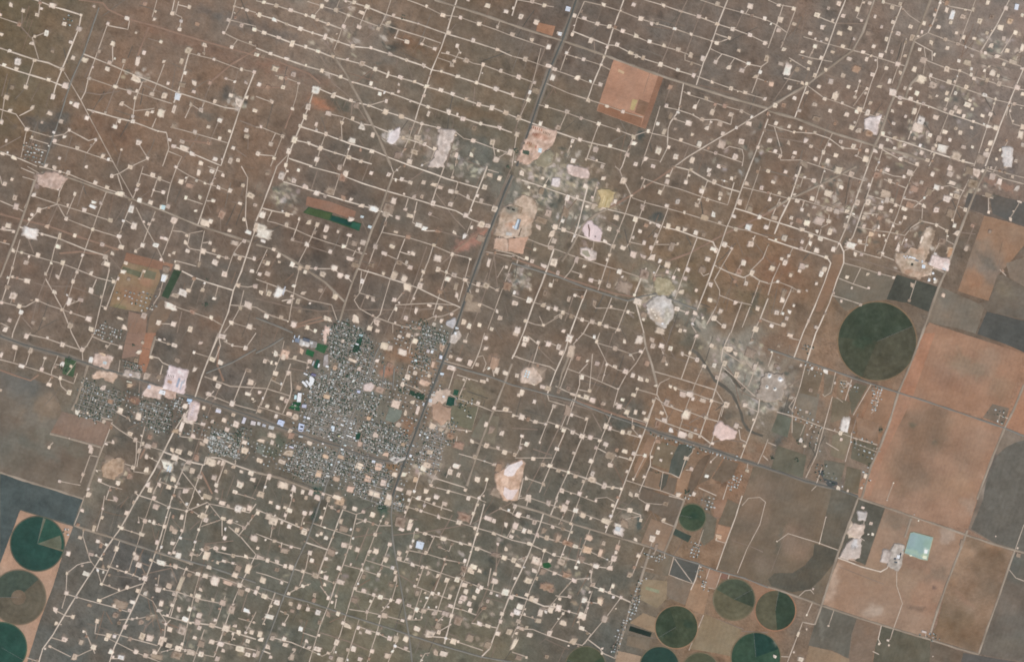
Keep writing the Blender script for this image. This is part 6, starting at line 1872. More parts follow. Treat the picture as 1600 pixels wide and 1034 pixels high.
pivot(1081.5, 808, 20.8, (66, 78, 58), "small round green crop above the short dark green strip", ring=(108, 104, 82), rings=1.6, sectors=((-170, 20, (58, 74, 54), .98, "darker upper half"),), blobs=((1085, 806, 6, 5, 0, (44, 66, 50), .8),))
pivot(1147, 936, 32.2, (100, 94, 72), "round olive ringed crop with a dark wedge, left of a similar one", ring=(116, 106, 84), rings=3.5, sectors=((-28, 22, (66, 74, 58), .98, "dark green wedge"), (-150, -28, (76, 82, 64), .98, "greener top")))
pivot(1211.5, 953, 31.5, (92, 88, 68), "round olive crop with a dark green right half", ring=(158, 118, 92), rings=2.0, sectors=((-80, 85, (54, 68, 52), .98, "dark green half"),))
pivot(1056.8, 979, 33.3, (68, 76, 56), "round mottled green crop between the farm homes and a tan field", ring=(150, 122, 96), rings=2.0, amp=8, sectors=((150, 250, (60, 72, 54), .98, "darker wedge"),), blobs=((1075, 975, 9, 5, 20, (46, 62, 48), .7), (1045, 990, 8, 6, 0, (50, 66, 52), .7)))
pivot(1030.5, 1040, 30.5, (42, 66, 56), "round very dark green crop cut by the bottom edge", ring=(120, 108, 86), rings=0.6)
pivot(915, 1041, 31.5, (62, 76, 56), "round green crop at the bottom edge among the well pads", ring=(112, 104, 84), rings=1.5, sectors=((200, 330, (82, 86, 64), .98, "paler olive top"),))
pivot(1094, 1048, 29, (82, 84, 64), "round olive green crop just showing at the bottom edge", ring=(120, 108, 86), rings=1.5)
pivot(1181, 1026, 38.5, (54, 78, 60), "round bright green crop cut by the bottom edge in the south-east", ring=(120, 106, 84), rings=1.2, amp=7, sectors=((-95, -20, (34, 62, 52), .98, "darkest wedge"), (100, 260, (54, 76, 58), .98, "lighter green part")), blobs=((1213, 1003, 5, 5, 0, (160, 146, 130), .7),))
# ---------------------------------------------------------------- roads and tracks
RK = {  # name, width, base height, colour, material
 'g': ('gravel_road', 1.5, 2.0, (217, 200, 182), M_ROAD), 'm': ('lease_road', 1.1, 1.2, (200, 182, 164), M_ROAD),
 'r': ('dirt_road', 2.2, 0.9, (148, 120, 101), M_ROAD), 'b': ('graded_road', 2.6, 2.7, (158, 143, 126), M_ROAD),
 'p': ('paved_road', 1.8, 3.3, (130, 127, 119), M_ASPH), 'h': ('highway', 2.4, 4.2, (93, 95, 90), M_ASPH), 'h2': ('highway', 2.1, 3.8, (108, 106, 99), M_ASPH)}
trk = Acc(); cnt = {}
for i, (k, pts) in enumerate(ROADS):
    if k == 't':
        V, F, C = ribbon_geo(pts, 1.25, 0.55+(i % 41)*0.012, (140, 122, 107), i, cv=9)
        trk.add(V, [f[::-1] for f in F] if _ccw(V, F[1]) < 0 else F, C); continue
    nm, w, z, c, m = RK[k]
    n = cnt[k] = cnt.get(k, 0)+1
    if k in ('h', 'h2'):
        ribbon('road_verge', pts, w+4.2, 0.75+0.02*n, (128, 117, 104), M_ROAD, i+900, cv=8, kind='structure')
    r = random.Random(i)
    dc = np.array(c)+r.uniform(-12, 8) if k in 'gm' else np.array(c)
    ribbon(nm, pts, w*r.uniform(.92, 1.08), z+(n % 53)*0.013, dc, m, i, cv=13 if k in 'gmb' else 4, kind='structure')
# old seismic lines, buried pipelines and cattle trails
r = random.Random(5)

def wild(x, y): return not (x > 1290 and y > 400) and not (x < 130 and y > 640) and not (1120 < x and y > 700)
for i in range(800):
    x, y = r.uniform(-10, 1610), r.uniform(-10, 1040)
    if not wild(x, y) or (450 < x < 690 and 510 < y < 770): continue
    a = math.radians(r.choice([17.5, 17.5, 109, 109, 109, 112, 106, 112, 150, 60, 75, 130]) + r.gauss(0, 3.5))
    L = r.uniform(14, 60); p = [(x, y)]; 
    for _ in range(3):
        a += r.gauss(0, .05); x += math.cos(a)*L/3; y += math.sin(a)*L/3; p.append((x, y))
    V, F, C = ribbon_geo(p, r.uniform(.6, 1.1), 0.32+(i % 19)*0.011, r.choice([(128, 112, 98), (124, 106, 90), (132, 108, 90), (120, 110, 98), (88, 84, 76)]), i, cv=8)
    trk.add(V, [f[::-1] for f in F] if _ccw(V, F[1]) < 0 else F, C)
trk.build('dirt_tracks', M_ROAD, kind='structure')
# the dry creek that bends round the grey pasture, and the two short scarps
ribbon('creek_bed', C3("1115,105 1150,125 1185,170 1225,235 1262,295 1320,335 1370,380 1400,440 1425,500 1435,550 1465,600 1500,620 1560,640"), 3.4, 0.5, (96, 91, 81), M_EARTH, 3, kind='structure')
ribbon('scarp', C3("1325,230 1370,275 1410,325 1450,355"), 4.6, 0.52, (98, 92, 81), M_EARTH, 4, kind='structure')

# ---------------------------------------------------------------- landmarks for telling pads and buildings apart
MARKS = [("the red-orange square field", 983, 149), ("the dark green strip crop", 518, 341), ("the western gas plant with the long bluish shed", 812, 345), ("the pipe yard on the dark highway", 840, 225),
 ("the eastern gas plant by the orange field", 1428, 402), ("the white quarry in the draw", 1033, 482), ("the pinkish white caliche pit by the dry creek", 1132, 672), ("the white pit south-east of town", 800, 745),
 ("the largest round crop", 1370, 533), ("the four small white cones", 1208, 597), ("the football field in town", 500, 568), ("the main town junction", 532, 697), ("the big pale equipment lot", 275, 590),
 ("the narrow dark green plot in the west", 266, 443), ("the topmost round crop at the western edge", 58, 849), ("the green tree nursery plot", 109, 573), ("the highway bend south of town", 612, 800), ("the small southern highway crossing", 446, 928),
 ("the small round green crop", 1081, 808), ("the round mottled green crop", 1057, 979), ("the six tank farm east of town", 824, 582), ("the rounded pale landfill lot", 904, 267), ("the bright white pit below the draw", 926, 362),
 ("the north-western housing grid", 54, 240), ("the white washed pit north of the strip crop", 612, 213), ("the streaked white draw", 697, 225), ("the diagonal road junction in the north-east", 1261, 132), ("the road rubble in the far east", 1550, 290),
 ("the north-eastern white plant", 1575, 245), ("the tan road bend below the north-eastern wells", 1315, 385), ("the cemetery in town", 617, 647), ("the small white dome tanks", 265, 731), ("the star of roads in the south-west", 355, 805), ("the dark highway crossing at the top", 880, 62),
 ("the western diagonal road crossing", 207, 312), ("the south-western road star", 225, 905), ("the farm homes row in the south", 980, 960), ("the pale bend by the four tracks", 735, 300), ("the top-left pad corner", 20, 20), ("the white pad corner by the long north road", 492, 140),
 ("the red soil triangle on the highway", 738, 378), ("the yellow sand lot", 946, 312), ("the tiny green plot", 854, 883), ("the square orange yard by the southern railway line", 545, 955)]
MARKS = [m for m in MARKS if m[0] not in ("the square orange yard by the southern railway line", "the pale bend by the four tracks", "the small white dome tanks", "the top-left pad corner")]
DIRS = ['east', 'south-east', 'south', 'south-west', 'west', 'north-west', 'north', 'north-east']
def sector(x, y, avoid=()):
    b = None
    for n, mx, my in MARKS:
        dd = math.hypot(x-mx, y-my)
        if dd > 9 and (b is None or dd < b[0]): b = (dd, n, mx, my)
    k = int(((math.degrees(math.atan2(y-b[3], x-b[2]))+22.5) % 360)//45)
    return b[1], DIRS[k], b[0]
def rank(items):                               # items: (x, y) -> phrase "third pad north of ..."
    S_ = {}
    for i, (x, y) in enumerate(items):
        n, k, dd = sector(x, y); S_.setdefault((n, k), []).append((dd, i))
    out = [None]*len(items)
    for (n, k), L in S_.items():
        for j, (dd, i) in enumerate(sorted(L)): out[i] = (j, k, n)
    return out

# ---------------------------------------------------------------- well pads
_r = random.Random(77); _n = 0
LR = [p for k, p in ROADS if k in 'gm']
while _n < 620:
    p = _r.choice(LR); i = _r.randrange(len(p)-1); f = _r.random()
    x = p[i][0]+(p[i+1][0]-p[i][0])*f+_r.gauss(0, 2.2); y = p[i][1]+(p[i+1][1]-p[i][1])*f+_r.gauss(0, 2.2)
    wt = 1.0 if (y > 760 and 150 < x < 960) or (x > 1200 and y < 400) else .3
    if _r.random() > wt or (x > 1000 and y > 600) or any(abs(x-q[0]) < 7 and abs(y-q[1]) < 7 for q in PADS): continue
    a_ = _r.uniform(2.6, 4.6); PADS.append([x, y, a_, a_*_r.uniform(.75, 1.3), _r.choice('pppwtr')]); _n += 1
PC = {'p': (231, 213, 195), 'w': (239, 229, 217), 't': (168, 153, 135), 'r': (192, 156, 132), 'o': (220, 192, 168)}
CN = {'p': 'pale pinkish', 'w': 'bright white', 't': 'dull tan', 'r': 'reddish', 'o': 'peach'}
order = sorted(range(len(PADS)), key=lambda i: -min(PADS[i][2], 14)*min(PADS[i][3], 14)*(1.0 if 0 < PADS[i][0] < MW and 0 < PADS[i][1] < MH else .01))
PR = rank([(p[0], p[1]) for p in PADS])
single = set(order[:300])
acc = Acc()
for i, (x, y, w, h, k) in enumerate(PADS):
    if -20 < x < 1620 and -20 < y < 1054:
        r = random.Random(i*31); w *= r.uniform(.8, 1.16); h *= r.uniform(.8, 1.16)
        q_ = r.random(); cc = np.array(PC[k], float)+r.uniform(-12, 8)+(12 if q_ > .8 else 0)
        if q_ < .22: cc = cc*.68+np.array((134, 118, 103))*.32
        cc = cc+np.array([r.uniform(0, 5), 0, r.uniform(-7, 3)])
        if k in 'tr': cc = cc*0.55+np.array((150, 128, 111))*0.45
        V, F, C = pad_geo(x, y, w, h, 4.8+(i % 131)*0.012, cc, i)
        if i in single:
            n, d_, mk = PR[i]; o = ordn(n)
            a = w/h
            shp = 'long' if a > 1.45 or a < .69 else ('large' if w*h > 130 else 'broad' if w*h > 85 else 'square')
            lab = f"{shp} {CN[k]} well pad, {o+' of the pads' if o != 'nearest' else 'nearest pad'} {d_} of {mk}" if o else f"{shp} {CN[k]} well pad far {d_} of {mk}"
            wd = lab.split()
            if len(wd) > 16: lab = ' '.join(lab.replace(' of the pads', '').split()[:16])
            ox, oy = W(x, y)[:2]
            V = [(a_-ox, b_-oy, c_) for a_, b_, c_ in V]
            ob = link('well_pad', mesh('well_pad', V, F, C), M_PAD, None, label=lab, category='well pad', group='caliche well pads in the oil field')
            ob.location = (ox, oy, 0)
            if w*h > 62 and r.random() < .3 and k in 'pow':        # a worn pit or mat on the bigger pads
                z_ = 5.15+(i % 131)*0.012; q = rect(x+r.uniform(-.16, .16)*w, y+r.uniform(-.16, .16)*h, w*r.uniform(.16, .34), h*r.uniform(.14, .3), 17.5+r.choice([0, 90]))
                VV = [(W(a_, b_, z_)[0]-ox, W(a_, b_, z_)[1]-oy, z_) for a_, b_ in q]; FF = [(0, 1, 2, 3)] if _ccw(VV, (0, 1, 2)) > 0 else [(3, 2, 1, 0)]
                link('reserve_pit', mesh('reserve_pit', VV, FF, np.tile(lin(cc*r.uniform(.7, .84)), (4, 1))), M_PAD, ob)
        else: acc.add(V, F, C)
acc.build('small_well_pads', M_PAD, kind='stuff', label='small pale caliche well pads strung along the lease roads', category='well pads')

# ---------------------------------------------------------------- yards, pits and quarries
YZ = [6.5]
def yard(poly, c, label, name='gravel_yard', cat='yard', blobs=(), amp=23, rough=1.1, step=1.3, red=2, sc=6, parts=(), m=None):
    YZ[0] += 0.02; s = len(bpy.data.objects) % 89
    o = patch(name, poly, YZ[0], soil(c, amp, sc, s, blobs, red), m or M_PAD, step, None, rough, s, skirt=2.3 if m is None else .5, label=label, category=cat)
    for i, (nm, pp, pc) in enumerate(parts):
        patch(nm, pp, YZ[0]+.3+.02*i, soil(pc, 5, 6, s+i, (), red), m or M_PAD, step, o, .15, s+i)
    return o
E1 = lambda s: T(770, 180, 7.955, s); E2 = lambda s: T(760, 290, 7.955, s); E3 = lambda s: T(1340, 340, 10, s); E4 = lambda s: T(1300, 770, 7.955, s)
TA = lambda s: T(440, 490, 11.43, s); TB = lambda s: T(580, 490, 11.43, s); TC = lambda s: T(440, 575, 11.43, s); TD = lambda s: T(580, 575, 11.43, s)
TE = lambda s: T(440, 660, 11.43, s); TF = lambda s: T(580, 660, 11.43, s); TG = lambda s: T(440, 720, 11.43, s); TW = lambda s: T(110, 545, 11.43, s); TX = lambda s: T(190, 590, 11.43, s); TY = lambda s: T(310, 640, 11.43, s)
yard(E1("498,128 795,212 730,360 645,430 600,500 430,600 310,560 345,470 410,340"), (208, 178, 158), "pinkish pipe storage yard with rows of brown racks beside the dark highway",
     blobs=((838, 212, 6, 4, 20, (180, 136, 112), .7), (850, 216, 8, 4, 20, (186, 142, 120), .6), (831, 228, 7, 4, 20, (176, 146, 118), .6), (822, 244, 10, 5, 20, (172, 150, 130), .6)),
     parts=[('pipe_rack', rect(833.5+j*3.15, 199.6+j*1.0, 1.25, 4.2), (168, 104, 78)) for j in range(5)]+[('pipe_rack', rect(849.5+j*2.35, 207.2+j*0.75, 1.1, 3.6), (120, 98, 80)) for j in range(5)]
     +[('pipe_rack', rect(824.5+j*2.6, 223.5+j*.9, 1.2, 4.4), (146, 96, 76)) for j in range(3)]+[('pipe_rack', rect(833+j*2.5, 209.5+j*.8, 1.2, 4.0), (150, 100, 80)) for j in range(3)]+[('pipe_rack', rect(837.5, 230, 1.4, 4.6), (170, 92, 76))])
yard(E1("375,430 455,455 440,495 365,470"), (78, 92, 78), "small dark green square lawn at the foot of the pipe yard", name='lawn', cat='lawn', m=M_CROP, amp=4)
yard(E1("940,615 1165,675 1190,700 1180,765 1100,775 950,725 925,660"), (214, 190, 178), "rounded rectangular pale landfill lot east of the pipe yard", rough=.25)
yard(E1("745,785 830,790 820,885 735,865"), (222, 208, 202), "square greyish white pad south of the rounded landfill lot", rough=.2)
yard(E1("600,480 700,430 760,500 720,600 640,640 520,600"), (150, 140, 118), "scruffy greenish gravel yard below the pipe yard", amp=14, rough=.9)
yard(E2("375,180 450,118 560,160 610,215 620,300 575,400 545,560 520,620 460,640 240,640 110,600 190,330 250,240 345,255"), (190, 168, 147), "tan gravel ground of the western gas plant beside the dark highway",
     blobs=((812, 305, 10, 6, 20, (210, 182, 158), .6), (802, 328, 8, 5, 0, (128, 126, 112), .8), (814, 330, 5, 5, 0, (146, 126, 106), .7), (795, 325, 4, 3, 0, (90, 84, 76), .8), (790, 340, 8, 6, 20, (186, 158, 134), .6), (800, 352, 9, 6, 0, (190, 140, 112), .6), (820, 345, 9, 8, 10, (206, 172, 146), .6), (795, 362, 12, 8, 10, (190, 170, 154), .6)),
     parts=(('pit', rect(802, 327.6, 4.6, 2.6), (66, 60, 52)), ('pit', rect(793.8, 325, 3, 2.4), (74, 68, 60)), ('berm', rect(810, 323.2, 12.5, 1.1), (132, 112, 86)), ('berm', rect(814.6, 329, 1.0, 9, 17.5), (136, 114, 88)), ('pit', rect(812.6, 363, 1.4, 13, 17.5), (92, 78, 66)), ('pit', rect(803.6, 371.5, 3.4, 2), (78, 72, 66))))
yard(E2("290,665 500,640 440,832 280,800"), (198, 160, 136), "reddish bare lot at the south end of the western gas plant", amp=9)
yard(E2("120,650 240,660 270,720 250,810 200,800 90,770"), (200, 170, 148), "small patchy gravel yard beside the reddish bare lot", amp=14)
yard(E3("1070,155 1205,195 1130,420 1060,620 1020,700 1180,760 1120,880 960,925 720,860 590,655 600,560 760,560 815,470 950,500 1010,380"), (182, 160, 139), "tan gravel ground of the eastern gas plant",
     blobs=((1448, 368, 4, 22, 18, (206, 186, 166), .7), (1430, 392, 12, 6, 10, (168, 136, 112), .7), (1424, 412, 8, 5, 0, (190, 178, 156), .6), (1436, 428, 10, 4, 10, (222, 190, 166), .7), (1420, 424, 8, 4, 0, (180, 142, 116), .6), (1404, 405, 10, 5, 10, (198, 176, 156), .6)),
     parts=(('pit', rect(1425, 413, 3.6, 4), (66, 68, 60)), ('berm', rect(1427, 388.4, 11, .9), (206, 182, 160)), ('berm', rect(1420.5, 393, .9, 8), (206, 182, 160))))
yard(E3("1172,588 1432,662 1402,822 1118,742"), (222, 200, 190), "big pale rectangular pad right of the eastern gas plant", rough=.15, blobs=((1478, 415, 6, 6, 0, (226, 218, 212), .7),))
yard(E3("1400,600 1445,480 1480,490 1440,600"), (190, 150, 118), "small orange tan yard on the road above the big pale pad")
yard(C2("470,345 492,340 500,360 530,375 558,412 545,465 505,458 450,425 440,385"), (226, 204, 200), "bright pinkish white caliche pit with a dark slit in the draw", rough=.4, step=1.2, amp=5,
     parts=(('slit', T(760, 290, 7.955, "1258,488 1272,484 1290,548 1282,640 1268,640 1272,560"), (126, 104, 96)), ('slit', rect(930.2, 369.6, 2.6, 2.2), (112, 100, 92))))
yard(C2("430,512 462,508 490,525 520,535 518,572 490,582 455,562 428,540"), (214, 196, 184), "smaller white caliche pit with a grey basin below the bright pit", rough=.5, parts=(('basin', C2("436,522 470,522 488,560 465,562 438,542"), (160, 150, 130)),))
yard(C2("885,812 940,802 995,832 1002,895 985,950 945,1000 910,985 880,950 850,910 835,865 862,840"), (198, 188, 178), "large rough white quarry with heaps in the middle of the draw", name='quarry', cat='quarry', rough=1.6, amp=26, sc=6, step=1.2,
     blobs=((1034, 480, 11, 10, 0, (222, 216, 210), .7), (1022, 488, 8, 8, 0, (186, 170, 152), .7), (1042, 492, 6, 10, 0, (178, 170, 152), .7), (1030, 500, 8, 4, 0, (200, 176, 150), .6)),
     parts=tuple(('heap', rect(1018+j*2.7, 483+j*4.6, 2.6, 1.8), (236, 224, 206)) for j in range(4))+(('heap', rect(1035, 505.5, 3, 2.4), (245, 245, 240)),))
yard(C2("895,690 985,705 1005,760 960,800 900,790 885,740"), (168, 156, 128), "patchy greenish tan worked ground above the white quarry", amp=20, rough=1.4, sc=5)
yard(C3("1298,555 1345,585 1392,612 1380,648 1330,655 1292,662 1272,630 1252,632 1268,575"), (228, 200, 188), "pinkish white caliche pit beside the dry creek", name='caliche_pit', cat='pit', rough=.7, amp=9)
yard(T(580, 720, 11.43, "0,0 1,0 1,1")[:0]+B3("1540,850 1591,812")+C3("60,785 75,815 60,880 40,960 30,1034 0,1034")+B3("1540,1034 1500,960 1490,880"), (206, 174, 150), "tan sided pit with a bright white core south-east of town", name='caliche_pit', cat='pit', rough=.7,
     parts=(('white_core', B3("1545,850 1575,820 1591,815")+C3("62,790 68,812 30,850 15,880 0,890")+B3("1565,890 1540,880"), (236, 222, 216)), ('white_core', B3("1545,955 1580,975")+C3("40,970 10,1020 0,1034")+B3("1560,1034 1535,1000"), (228, 208, 200))))
yard(A3("635,830 700,785 745,775 770,800 760,860 700,905 640,880"), (178, 152, 128), "round rubbly tan waste ground in the south-west", amp=18, rough=1.3, sc=5)
yard(A3("1055,205 1165,238 1140,378 1015,342"), (226, 206, 202), "big pale equipment lot with blue-grey rows north of the western highway", rough=.12, step=1.2,
     parts=tuple(('parked_rig', rect(263.2+j*2.7, 587.2+j*.2, .9, 4.6), (112, 98, 90)) for j in range(4))+(('store_yard', rect(265.5, 596.5, 7, 4.4), (204, 164, 138)), ('vehicle_row', rect(278.5, 597.5, 3.4, 15), (166, 172, 186)), ('vehicle_row', rect(283.5, 601.5, 2.6, 14), (190, 190, 196)), ('vehicle_row', rect(287.5, 596, 2.6, 7), (186, 180, 180))))
yard(A3("930,320 1010,340 990,405 885,385 905,350"), (214, 190, 176), "pale lot beside a white warehouse on the western highway", rough=.2)
yard(A3("1020,350 1090,370 1080,410 1030,395"), (206, 176, 158), "pinkish lot on the south side of the western highway")
yard(A3("1185,425 1240,435 1215,540 1165,545"), (212, 190, 182), "long pale lot below the blue shed on the western highway", rough=.3, parts=tuple(('vehicle_row', rect(303.5-j*1.1, 634+j*3.4, 4, 1), (176, 172, 184)) for j in range(5)))
yard(A3("590,130 690,150 665,220 585,195"), (202, 176, 160), "pinkish gravel yard with pale sheds at the western end of the highway")
yard(A3("780,225 870,250 865,280 770,262"), (190, 176, 164), "grey lot on the north side of the western highway")
yard(TW("470,400 800,430 820,470 760,590 700,560 560,480 420,520 400,470"), (206, 178, 156), "pinkish yard above the tree filled western suburb")
yard(TA("335,470 500,520 470,580 330,540"), (206, 198, 190), "pale grey forecourt beside the dark roofed hall at the north-west of town", rough=.2)
yard(TA("500,470 640,510 620,600 520,610"), (160, 154, 148), "grey parking lot above the large bright green sports field", rough=.2, m=M_ASPH)
yard(TA("760,740 830,720 830,960 740,930"), (158, 148, 142), "grey lot right of the football field", rough=.2, m=M_ASPH)
yard(TA("380,650 1,1 1,1")[:0]+TA("780,220 850,250 800,440 770,520 740,400"), (212, 184, 168), "narrow pale yard at the north-west corner of town")
yard(TB("1350,140 1480,90 1500,150 1460,250 1340,190"), (190, 186, 184), "grey white paved plaza beside the dark highway", rough=.4)
yard(TB("1430,400 1560,300 1590,400 1490,520 1420,510"), (200, 188, 176), "pale roadside lots east of the dark highway", rough=.6, amp=18, sc=4)
yard(TD("1090,470 1240,370 1420,400 1360,480 1290,600 1150,640 1020,660"), (200, 178, 160), "broad bare pinkish yard between the highway and the dark green plots", amp=14, rough=1.2, sc=6)
yard(TD("1100,640 1230,590 1300,700 1420,720 1400,900 1250,1000 1100,860"), (178, 148, 126), "large bare brownish ground east of the highway", amp=9, rough=1.2)
yard(TD("780,180 1,1 1,1")[:0]+TD("880,200 1050,260 1000,305 860,260"), (216, 184, 160), "long pale orange bar lot beside the highway in town", rough=.2)
yard(TF("350,650 420,610 540,640 610,610 600,640 440,715"), (204, 196, 186), "leaf shaped grey lot where the main street meets the highway", rough=.1, parts=(('lot_surface', TF("390,660 450,630 520,650 440,700"), (170, 158, 154)),))
yard(TC("1480,300 1600,260 1640,300 1600,410 1470,385"), (216, 196, 186), "pale lot on the east side of the north-south main street", rough=.3)
yard(E4("200,480 270,380 390,400 380,500 340,560 250,530"), (204, 184, 168), "pale bare ground round the narrow dark pool", rough=.5)
yard(E4("180,640 260,570 350,570 350,700 330,800 200,820 100,790"), (200, 184, 172), "pale gravel ground below the narrow dark pool", amp=12, rough=.8, blobs=((1336, 848, 4, 8, 18, (214, 210, 208), .8),), parts=tuple(('pipe_row', rect(1330+j*2.2, 853+j*.6, .8, 5.5), (140, 136, 134)) for j in range(4)))
yard(E4("330,240 430,250 400,330 330,320"), (200, 190, 182), "small whitish gravel lot at the head of the dark scrub strip", amp=14)
yard(E4("780,630 900,650 870,760 860,880 820,960 690,900 730,720"), (184, 172, 160), "grey gravel ground of the small plant beside the reservoir", rough=.3)
yard(E4("645,705 750,735 700,860 608,840"), (186, 172, 162), "plain grey square pad left of the reservoir plant", rough=.1)
yard(T(1100, 500, 5.17, "440,560 470,480 500,440 640,440 660,520 620,640 520,660 430,620"), (168, 154, 140), "greyish disturbed ground round the four small white cones", amp=14, rough=1.6, sc=6)
yard(C2("530,150 590,140 635,160 600,255 540,250 555,200"), (186, 166, 126), "yellow sand lot with streaks beside a diagonal road", amp=14, rough=.8, parts=(('streak', rect(947, 316, 1.6, 16), (170, 146, 100)), ('streak', rect(943, 312, 1.2, 12), (214, 192, 150))))
yard(D1("1455,915 1520,925 1510,1034 1470,1034"), (214, 204, 196), "white gravel ground of the north-eastern plant", amp=14, rough=.9)
yard(D1("600,740 700,720 670,830 610,800"), (222, 206, 198), "broad white yard with a black edge beside the north-eastern highway", rough=.7)
yard(B1("1140,800 1240,815 1200,930 1160,1034 1080,1034 1130,930"), (206, 190, 178), "streaked white washed draw among the northern wells", name='caliche_wash', cat='wash', amp=24, rough=1.6, sc=6)
yard(B1("830,830 890,795 880,870 850,890 815,880"), (232, 220, 216), "bright white washed pit beside the pale diagonal road", name='caliche_pit', cat='pit', amp=12, rough=1.0)
yard(A2("235,50 340,40 415,75 360,140 240,110"), (196, 170, 154), "streaky pinkish worked ground at the western road crossing", amp=22, rough=1.2, sc=4)
yard(C3("75,225 130,210 185,280 150,320 60,300 60,250"), (206, 184, 166), "round pale yard of the six tank farm east of town", rough=.8)

# ---------------------------------------------------------------- water
def pool(poly, c, label, z=6.0, blobs=(), rim=None, parts=()):
    s = len(bpy.data.objects) % 89
    o = patch('reservoir', poly, z, soil(c, 5, 10, s, blobs, 0), M_WATER, 1.5, None, .08, s, label=label, category='pond')
    if rim:
        cx, cy = cen(poly); q = [(cx+(x-cx)*1.05, cy+(y-cy)*1.05) for x, y in poly]
        b = patch('bank', q, z-0.4, soil(rim, 4, 5, s), M_PAD, 1.6, o, .1, s)
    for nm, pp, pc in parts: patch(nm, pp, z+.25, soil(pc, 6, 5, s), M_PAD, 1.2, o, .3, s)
    return o
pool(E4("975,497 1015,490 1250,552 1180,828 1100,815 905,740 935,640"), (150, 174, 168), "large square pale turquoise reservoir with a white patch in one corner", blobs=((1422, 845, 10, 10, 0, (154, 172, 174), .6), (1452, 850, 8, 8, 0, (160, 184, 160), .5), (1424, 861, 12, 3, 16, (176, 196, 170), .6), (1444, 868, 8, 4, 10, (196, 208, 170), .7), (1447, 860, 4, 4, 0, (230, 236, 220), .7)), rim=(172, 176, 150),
     parts=(('pale_patch', E4("1150,700 1190,705 1185,750 1145,745"), (242, 242, 232)), ('pale_patch', E4("1130,770 1180,785 1175,820 1120,805"), (236, 236, 206)), ('pale_patch', E4("960,770 985,765 1000,780 970,785"), (220, 224, 200))))  # bright pale patches laid on the water
pool(E4("320,408 362,420 330,528 277,508"), (36, 62, 68), "narrow dark teal pool with pale swirls in the scrub strip", rim=(214, 194, 178), parts=(('foam', E4("318,440 330,436 336,450 324,456"), (110, 132, 136)), ('foam', E4("308,470 318,466 322,500 312,502"), (104, 126, 130)), ('foam', E4("330,425 350,430 346,440 332,434"), (90, 110, 116))))
pool(E4("858,682 894,688 888,716 852,712"), (48, 148, 148), "tiny square turquoise basin beside the large reservoir", rim=(170, 200, 196), z=7.2)
# ---------------------------------------------------------------- large buildings and tanks
BLD = []
def bld(poly, h, c, label, cat='building', name='building', **k): BLD.append(poly); building(name, poly, h, c, label, cat, seed=len(BLD), **k)
WH = (240, 240, 238); LG = (206, 208, 208); BW = (206, 216, 226); LV = (196, 196, 212)
bld(TC("520,140 540,150 592,195 560,290 515,325 478,300 505,230 492,185"), 11, WH, "largest white school hall with an irregular roof at the west of town", 'school', 'school_building')
bld(TC("440,215 468,226 498,285 478,296 425,238"), 9, WH, "short white school wing like a finger beside the largest hall", 'school', 'school_building')
bld(TC("375,230 402,232 468,318 442,342 358,248"), 9, WH, "long slanted white school wing left of the largest hall", 'school', 'school_building')
bld(TC("400,80 470,110 458,132 394,102"), 8, WH, "small white school hut above the slanted wings", 'school', 'school_building')
bld(TC("548,90 625,115 600,155 518,122"), 9, (122, 118, 148), "purple-grey roofed school block above the largest white hall", 'school', 'school_building')
bld(TC("295,440 360,446 345,604 274,600"), 12, (244, 244, 244), "tall plain white hall above the dark green sports field", 'school', 'school_building')
bld(TC("235,480 272,484 266,556 224,554"), 10, (212, 238, 240), "pale cyan roofed hall left of the plain white hall", 'school', 'school_building')
bld(TC("372,645 448,648 440,712 360,700"), 9, LV, "lavender grey roofed building right of the dark green sports field")
bld(TA("660,890 688,896 668,962 644,950"), 9, (238, 240, 240), "bright white stand on the east side of the football field", 'grandstand', 'grandstand', units=False)
bld(TA("570,842 594,850 562,930 540,920"), 6, (192, 192, 194), "grey stand on the west side of the football field", 'grandstand', 'grandstand', units=False)
bld(TA("795,920 848,938 832,964 778,946"), 9, WH, "white roofed building right of the football field")
bld(TA("395,428 508,462 490,512 378,482"), 9, (98, 104, 116), "dark slate roofed hall at the north-west edge of town")
bld(TA("515,505 560,510 555,542 512,535"), 9, (226, 226, 226), "white shed above the large bright green sports field")
bld(TA("385,515 415,520 410,545 380,540"), 7, (236, 236, 236), "small white hut below the dark slate roofed hall")
bld(TA("230,385 246,388 234,442 218,440"), 7, (214, 220, 228), "left one of two narrow pale sheds at the north-west edge of town", 'shed', 'shed')
bld(TA("312,388 330,392 308,446 292,440"), 7, (222, 226, 230), "right one of two narrow pale sheds at the north-west edge of town", 'shed', 'shed')
bld(TA("200,470 218,474 210,510 192,505"), 6, (220, 226, 232), "short pale shed lowest of three at the north-west edge of town", 'shed', 'shed')
bld(TA("250,430 330,450 310,520 230,500"), 7, (126, 136, 152), "blue-grey flat roof among the narrow pale sheds")
bld(TA("1385,365 1455,375 1445,412 1380,400"), 5, (178, 200, 202), "pale cyan roof at the top of the dark green park strip")
bld(TA("1325,525 1382,545 1370,566 1318,548"), 7, (244, 246, 244), "bright white hall in the dark green park strip")
bld(TE("315,118 372,132 362,164 304,150"), 8, (212, 220, 238), "bluish white store on the main highway, lower of a pair")
bld(TE("340,52 392,66 384,96 330,84"), 8, (204, 212, 230), "bluish white store just above another on the main highway")
bld(TE("312,228 384,240 376,268 300,258"), 8, (208, 210, 208), "pale grey store south of the bluish stores on the highway")
bld(TE("892,55 950,68 944,110 938,160 896,150 906,110 880,104"), 9, (222, 232, 244), "blue-white L-shaped building north of the main junction")
bld(TE("832,228 862,236 854,260 826,252"), 6, WH, "small white store on the highway west of the junction")
bld(TE("865,290 912,304 904,324 858,312"), 6, WH, "long white store beside a small one west of the junction")
